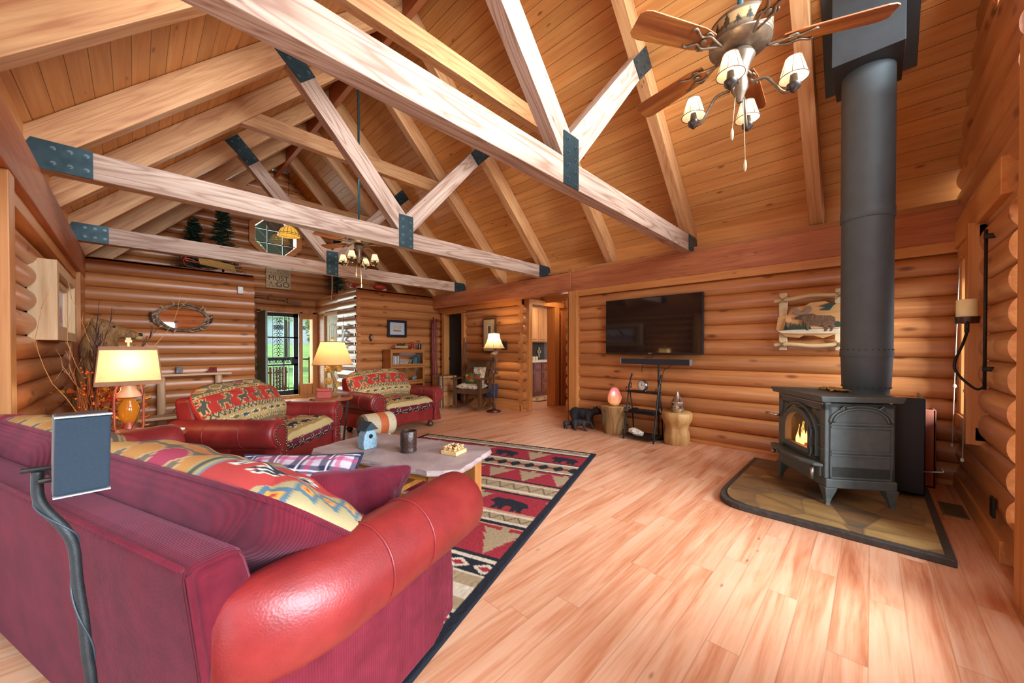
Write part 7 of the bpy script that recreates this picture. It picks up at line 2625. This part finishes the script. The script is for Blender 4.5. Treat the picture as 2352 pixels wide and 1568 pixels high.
# ============================================================ on top of the closets
def spruce(label, loc, h, r, seed):
    rn = random.Random(seed)
    t = thing('artificial_tree', label, 'tree', loc, 0, 'spruce trees on the closet tops')
    m = MB(); m.tube([(0, 0, -.10), (0, 0, h)], [.02, .006], 6); m.build('trunk', M['iron'], t, 180)
    m = MB()
    n = int(30 * h) + 10
    for i in range(n):
        z = .08 * h + .9 * h * i / n
        rr = r * (1 - z / h) ** .8 + .03
        for k in range(9):
            a = rn.uniform(0, 2 * PI)
            L = rr * rn.uniform(.7, 1.15)
            p0 = Vector((0, 0, z)); p1 = Vector((L * math.cos(a), L * math.sin(a), z - L * .12 + rn.uniform(-.02, .05)))
            d = (p1 - p0); s = Vector((-math.sin(a), math.cos(a), 0))
            for q in range(5):
                f = .25 + .18 * q
                b = p0 + d * f
                for sg in (-1, 1):
                    e = b + d.normalized() * .05 + s * sg * .045 + Vector((0, 0, .01))
                    m.add([tuple(b), tuple(b + d.normalized() * .03), tuple(e)], [(0, 1, 2)])
            m.add([tuple(p0), tuple(p1), tuple(p0 + Vector((0, 0, .02)))], [(0, 1, 2)])
    o = m.build('needles', plain('spruce_needles', '2a4630', .8, 0, .35, 20) if 'spruce_needles' not in bpy.data.materials else bpy.data.materials['spruce_needles'], t); o['kind'] = 'stuff'
spruce('shorter dark green spruce tree on the closet top left of the octagon window', (.80, 9.15, 2.625), 1.05, .26, 1)
spruce('taller dark green spruce tree on the closet top left of the octagon window', (1.16, 8.60, 2.625), 1.22, .26, 2)
spruce('dark spruce tree on the closet top right of the octagon window', (3.62, 9.75, 2.625), 1.40, .27, 3)
sd_ = thing('wooden_sled', 'vintage slatted wooden sled with red runners leaning on the closet top', 'sled', (.92, 8.05, 2.53), 0)
SLW = wood('sled_slats', 'a5763a', 'c4944e', 'd6ac6c', 'X', .45, .03)
Ms = T(0, 0, .17) @ R('X', 32) @ R('Y', 8)
for k in range(5):
    m = MB(); m.M = Ms; m.box(-.16, .34, -.15 + k * .062, -.10 + k * .062, -.006, .006); m.build('slat', SLW, sd_, bevel=.003)
m = MB(); m.M = Ms
for y in (-.12, .12):
    m.tube(smooth_path([(.36, y, -.10), (-.25, y, -.10), (-.34, y, -.06), (-.36, y, .0), (-.30, y, .03), (-.16, y, .0)], 5), .009, 6)
m.tube([(-.33, -.17, .0), (-.33, .17, .0)], .012, 6)
m.build('red_runners', plain('sled_red', 'a03a2a', .5), sd_, 180)
for nm, lb, loc, rot, k in (('duck_decoy', 'red duck decoy seen end-on on the corner of the bookcase wall', (3.36, 8.02, 2.525), 120, .75), ('duck_decoy', 'red duck decoy with white underside on top of the bookcase wall', (3.85, 7.88, 2.525), 185, .85)):
    t = thing(nm, lb, 'decoy', loc, rot, 'duck decoys')
    m = MB(); m.ell((0, 0, .10 * k), (.19 * k, .10 * k, .08 * k), 18, 12); m.tube([(.15 * k, 0, .12 * k), (.23 * k, 0, .14 * k), (.27 * k, 0, .15 * k)], [.05 * k, .03 * k, .01 * k], 8); m.build('body', plain('decoy_red', 'a5301f', .45, 0, .2) if 'decoy_red' not in bpy.data.materials else bpy.data.materials['decoy_red'], t, 180)
    m = MB(); m.ell((-.10 * k, 0, .05 * k), (.09 * k, .08 * k, .05 * k), 14, 10); m.tube([(-.16 * k, 0, .06 * k), (-.20 * k, 0, .02 * k), (-.19 * k, 0, 0)], .02 * k, 8); m.build('white_underside', plain('decoy_white', 'c4c0b4', .6) if 'decoy_white' not in bpy.data.materials else bpy.data.materials['decoy_white'], t, 180)
m = MB(); m.tube([(3.27, 9.1, 2.4), (3.27, 9.1, 3.9)], .02, 8)
tag(m.build('conduit_pipe', plain('painted_conduit', '9a6a50', .5), None, 180), 'thin vertical pipe rising from the closet wall above the entry', 'pipe')
sn = thing('wooden_sign', 'tan wooden sign reading MUST GO hanging above the front door', 'sign', (2.46, Y1 - .065, 2.95))
m = MB(); m.box(-.26, .26, -.02, 0, -.25, .25); m.build('board', wood('sign_board', 'a58458', 'b99a6c', 'c8ac82', 'X', .6, .02), sn, bevel=.004)
m = MB()
LT = lambda x, z, a=0: T(x, -.021, z) @ R('X', 90)
text_into(m, 'MUST', .17, LT(0, -.06), .001); text_into(m, 'GO', .19, LT(.09, -.21), .001)
m.build('large_lettering', plain('dark_paint', '26241f', .6), sn)
m = MB()
text_into(m, 'THE MOONSHINE', .062, LT(.0, .10), .001); text_into(m, 'ARRANGEMENTS', .055, LT(.02, .055), .001); text_into(m, 'SIGNED', .08, LT(.10, .15), .001)
m.build('small_lettering', plain('brown_paint', '5a4a34', .6), sn)
m = MB(); m.tube([(-.2, -.0215, -.22), (-.16, -.0215, -.10), (-.12, -.0215, -.22)], .012, 5); m.tube([(-.09, -.0215, -.22), (-.06, -.0215, -.12), (-.03, -.0215, -.22)], .010, 5); m.build('faint_figures', plain('faint_paint', '94784e', .7), sn)
gn = thing('rifle', 'old rifle mounted on the log wall above the front door', 'rifle', (2.44, Y1 - .10, 2.42), 0)
m = MB(); m.tube([(-.52, 0, .03), (.02, 0, .0)], .009, 8); m.tube([(.02, 0, .0), (.14, 0, -.01)], .018, 8); m.build('barrel', plain('gun_steel', '4a5256', .4, .7), gn, 180)
m = MB(); m.hexa([(.14, -.015, -.03), (.50, -.018, -.13), (.50, .018, -.13), (.14, .015, -.03)], [(.14, -.015, .012), (.50, -.018, -.02), (.50, .018, -.02), (.14, .015, .012)]); m.hexa([(-.32, -.012, -.005), (.12, -.014, -.03), (.12, .014, -.03), (-.32, .012, -.005)], [(-.32, -.012, .018), (.12, -.014, .0), (.12, .014, .0), (-.32, .012, .018)]); m.build('stock', wood('gun_stock', '5a3218', '7a4a28', '8f5c36', 'X', .4), gn, bevel=.006)
m = MB()
for x in (-.2, .2): m.tube([(x, .05, .06), (x, -.03, -.01 if x < 0 else -.06), (x, -.03, .04)], .008, 6)
m.build('wall_hooks', M['iron'], gn, 180)
tf = thing('stained_glass_pendant', 'amber stained glass pendant lamp showing in the octagon window', 'pendant lamp', (2.62, 10.05, 3.95))  # solid dome built for a lamp image showing in the pane
m = MB(); m.lathe([(.235, 0), (.23, .04), (.17, .16), (.08, .23), (.03, .25)], 24); m.f = [f for f in m.f if len(f) == 4]; m.mi = [0] * len(m.f)
t_ = NT('amber_stained_glass'); t_.set(Base_Color=(*C('d8a040'), 1), Roughness=.3); t_.b.inputs['Emission Color'].default_value = (*C('ffc050'), 1); t_.b.inputs['Emission Strength'].default_value = .55
m.build('glass_dome', t_.m, tf, 180)
m = MB()
for k in range(16):
    a = 2 * PI * k / 16; m.tube([(r * 1.01 * math.cos(a), r * 1.01 * math.sin(a), z) for r, z in ((.235, 0), (.23, .04), (.17, .16), (.08, .23), (.03, .25))], .004, 4)
for r, z in ((.236, 0), (.232, .04)): m.tube([(r * math.cos(a), r * math.sin(a), z) for a in [2 * PI * i / 32 for i in range(32)]], .006, 5, closed=True)
m.build('leading', M['black'], tf, 180)
m = MB(); m.tube([(0, 0, .24), (-.0, 0, 1.5)], .006, 6); m.build('chain', M['black'], tf, 180)

# ============================================================ outside
m = MB()
n = 24
vs = []
for j in range(n + 1):
    for i in range(n + 1):
        x, y = -25 + 60 * i / n, 10.7 + 45 * j / n
        z = -.35 + (0 if y < 13 else 1.9 * min(1, (y - 13) / 18) ** .9)
        vs.append((x, y, z))
m.add(vs, [(j * (n + 1) + i, j * (n + 1) + i + 1, (j + 1) * (n + 1) + i + 1, (j + 1) * (n + 1) + i) for j in range(n) for i in range(n)])
struct(m.build('ground_lawn', plain('mown_grass', '6f9a4a', .9, 0, .3, 2, .3, 40), None, 180))
struct(MB().box(-1, 6.5, 10.56, 12.6, -.3, -.06).build('floor_porch', wood('porch_boards', '6e5c4a', '8a745c', '9c886c', 'X', .7)))
gb = thing('garage_building', 'long white outbuilding across the lawn seen through the front door', 'building', (9.0, 33, 1.4))
m = MB(); m.box(-11, 11, 0, 8, 0, 2.5); m.build('walls', plain('white_siding', 'cfd6da', .7), gb)
m = MB(); m.hexa([(-11.5, -.5, 2.5), (11.5, -.5, 2.5), (11.5, 8.5, 2.5), (-11.5, 8.5, 2.5)], [(-11.5, 3.8, 4.4), (11.5, 3.8, 4.4), (11.5, 4.2, 4.4), (-11.5, 4.2, 4.4)]); m.box(-11.5, 11.5, -.52, -.5, 2.3, 2.55); m.build('roof', plain('slate_blue_roof', '6e7c86', .6), gb)
for k in range(9):
    m = MB(); m.box(-9 + k * 1.5, -8.2 + k * 1.5, -.02, .01, 1.35, 1.65); m.build('window', plain('dark_pane', '2c3338', .2) if k == 0 else bpy.data.materials['dark_pane'], gb)
def outdoor_tree(label, loc, h, r, seed, n=2600):
    rn = np.random.default_rng(seed)
    t = thing('leafy_tree', label, 'tree', loc, 0, 'trees outside')
    m = MB(); m.tube([(0, 0, 0), (.1, 0, h * .5), (0, .1, h * .9)], [.16, .11, .03], 8)
    for k in range(10):
        a = k * 2.4; z = h * (.35 + .05 * k)
        m.tube([(0, 0, z), (r * .5 * math.cos(a), r * .5 * math.sin(a), z + .5), (r * .85 * math.cos(a), r * .85 * math.sin(a), z + 1.1)], [.05, .03, .01], 5)
    m.build('trunk', plain('grey_bark', '5a4e42', .9) if 'grey_bark' not in bpy.data.materials else bpy.data.materials['grey_bark'], t, 180)
    m = MB()
    P = rn.normal(0, 1, (n, 3)); P /= np.linalg.norm(P, axis=1)[:, None]; P *= (rn.random(n) ** .4)[:, None]
    for p in P:
        c = Vector((p[0] * r, p[1] * r, h * .65 + p[2] * h * .42))
        a, b = Vector(rn.normal(0, 1, 3)).normalized() * .13, Vector(rn.normal(0, 1, 3)).normalized() * .10
        m.add([tuple(c - a), tuple(c + b), tuple(c + a), tuple(c - b)], [(0, 1, 2, 3)])
    o = m.build('foliage', plain('spring_leaves', '86a35c', .7, 0, .35, 1.5) if 'spring_leaves' not in bpy.data.materials else bpy.data.materials['spring_leaves'], t); o['kind'] = 'stuff'
outdoor_tree('leafy tree outside the octagon window, left of centre', (3.0, 17.4, 0), 9.5, 1.9, 1)
outdoor_tree('leafy tree outside the octagon window, right of centre', (5.8, 22.9, 0), 11.5, 2.8, 2)
outdoor_tree('young leafy tree on the lawn seen through the sidelight', (6.3, 18.9, .4), 3.2, .7, 3, 900)
rl_ = thing('porch_railing', 'black metal porch railing seen through the sidelight', 'railing', (3.3, 12.5, -.06))
m = MB()
m.box(-.6, 2.6, -.02, .02, .95, 1.0); m.box(-.6, 2.6, -.015, .015, .10, .13); m.build('rails', M['black'], rl_)
for x in (-.2, .5, 1.2, 1.9, 2.5):
    m = MB(); m.box(x - .02, x + .02, -.02, .02, 0, 1.05); m.build('post', M['black'], rl_)
pf_ = thing('picket_fence', 'brown picket fence panel on the porch seen through the front door', 'fence', (2.72, 12.0, -.06))
for k in range(9):
    m = MB(); m.box(-.32 + k * .075, -.27 + k * .075, -.01, .01, 0, .78); m.build('picket', plain('brown_picket', '5f4632', .8) if k == 0 else bpy.data.materials['brown_picket'], pf_)
m = MB(); m.box(-.34, .36, .01, .03, .15, .2); m.box(-.34, .36, .01, .03, .6, .65); m.build('rail', bpy.data.materials['brown_picket'], pf_)
pp = thing('potted_plant', 'leafy potted plant beside the front door', 'plant', (1.93, 10.02, 0))
m = MB(); m.lathe([(.10, 0), (.12, .02), (.15, .28), (.16, .30), (.14, .30), (.13, .26), (0, .26)], 20); m.build('pot', plain('dark_pot', '3a2c24', .5), pp, 50)
m = MB(); rn = random.Random(31)
for k in range(42):
    a = rn.uniform(0, 2 * PI); L = rn.uniform(.12, .24); z = rn.uniform(.3, 1.05)
    r0 = rn.uniform(0, .05)
    leaf(m, (r0 * math.cos(a), r0 * math.sin(a), z), (math.cos(a), math.sin(a), rn.uniform(-.4, .5)), .022, L * .8)
m.tube([(0, 0, .25), (.02, 0, .6), (-.01, .01, 1.05)], .008, 5)
o = m.build('foliage', plain('house_plant_green', '4c6a3c', .6, 0, .3), pp, 180); o['kind'] = 'stuff'
# porch roof beyond the octagon window
m = MB(); m.hexa([(2.15, 11.2, 4.75), (3.6, 11.2, 3.0), (3.6, 12.6, 3.0), (2.15, 12.6, 4.75)], [(2.15, 11.2, 5.6), (4.4, 11.2, 3.0), (4.4, 12.6, 3.0), (2.15, 12.6, 5.6)])
struct(m.build('roof_porch', plain('porch_roof_dark', '2e2a26', .8)))
m = MB().box(1.80, 2.12, 11.3, 11.5, -.06, 5.5)
tag(m.build('porch_post', plain('porch_post_dark', '33302c', .8)), 'dark porch post seen at the left of the octagon window', 'post')
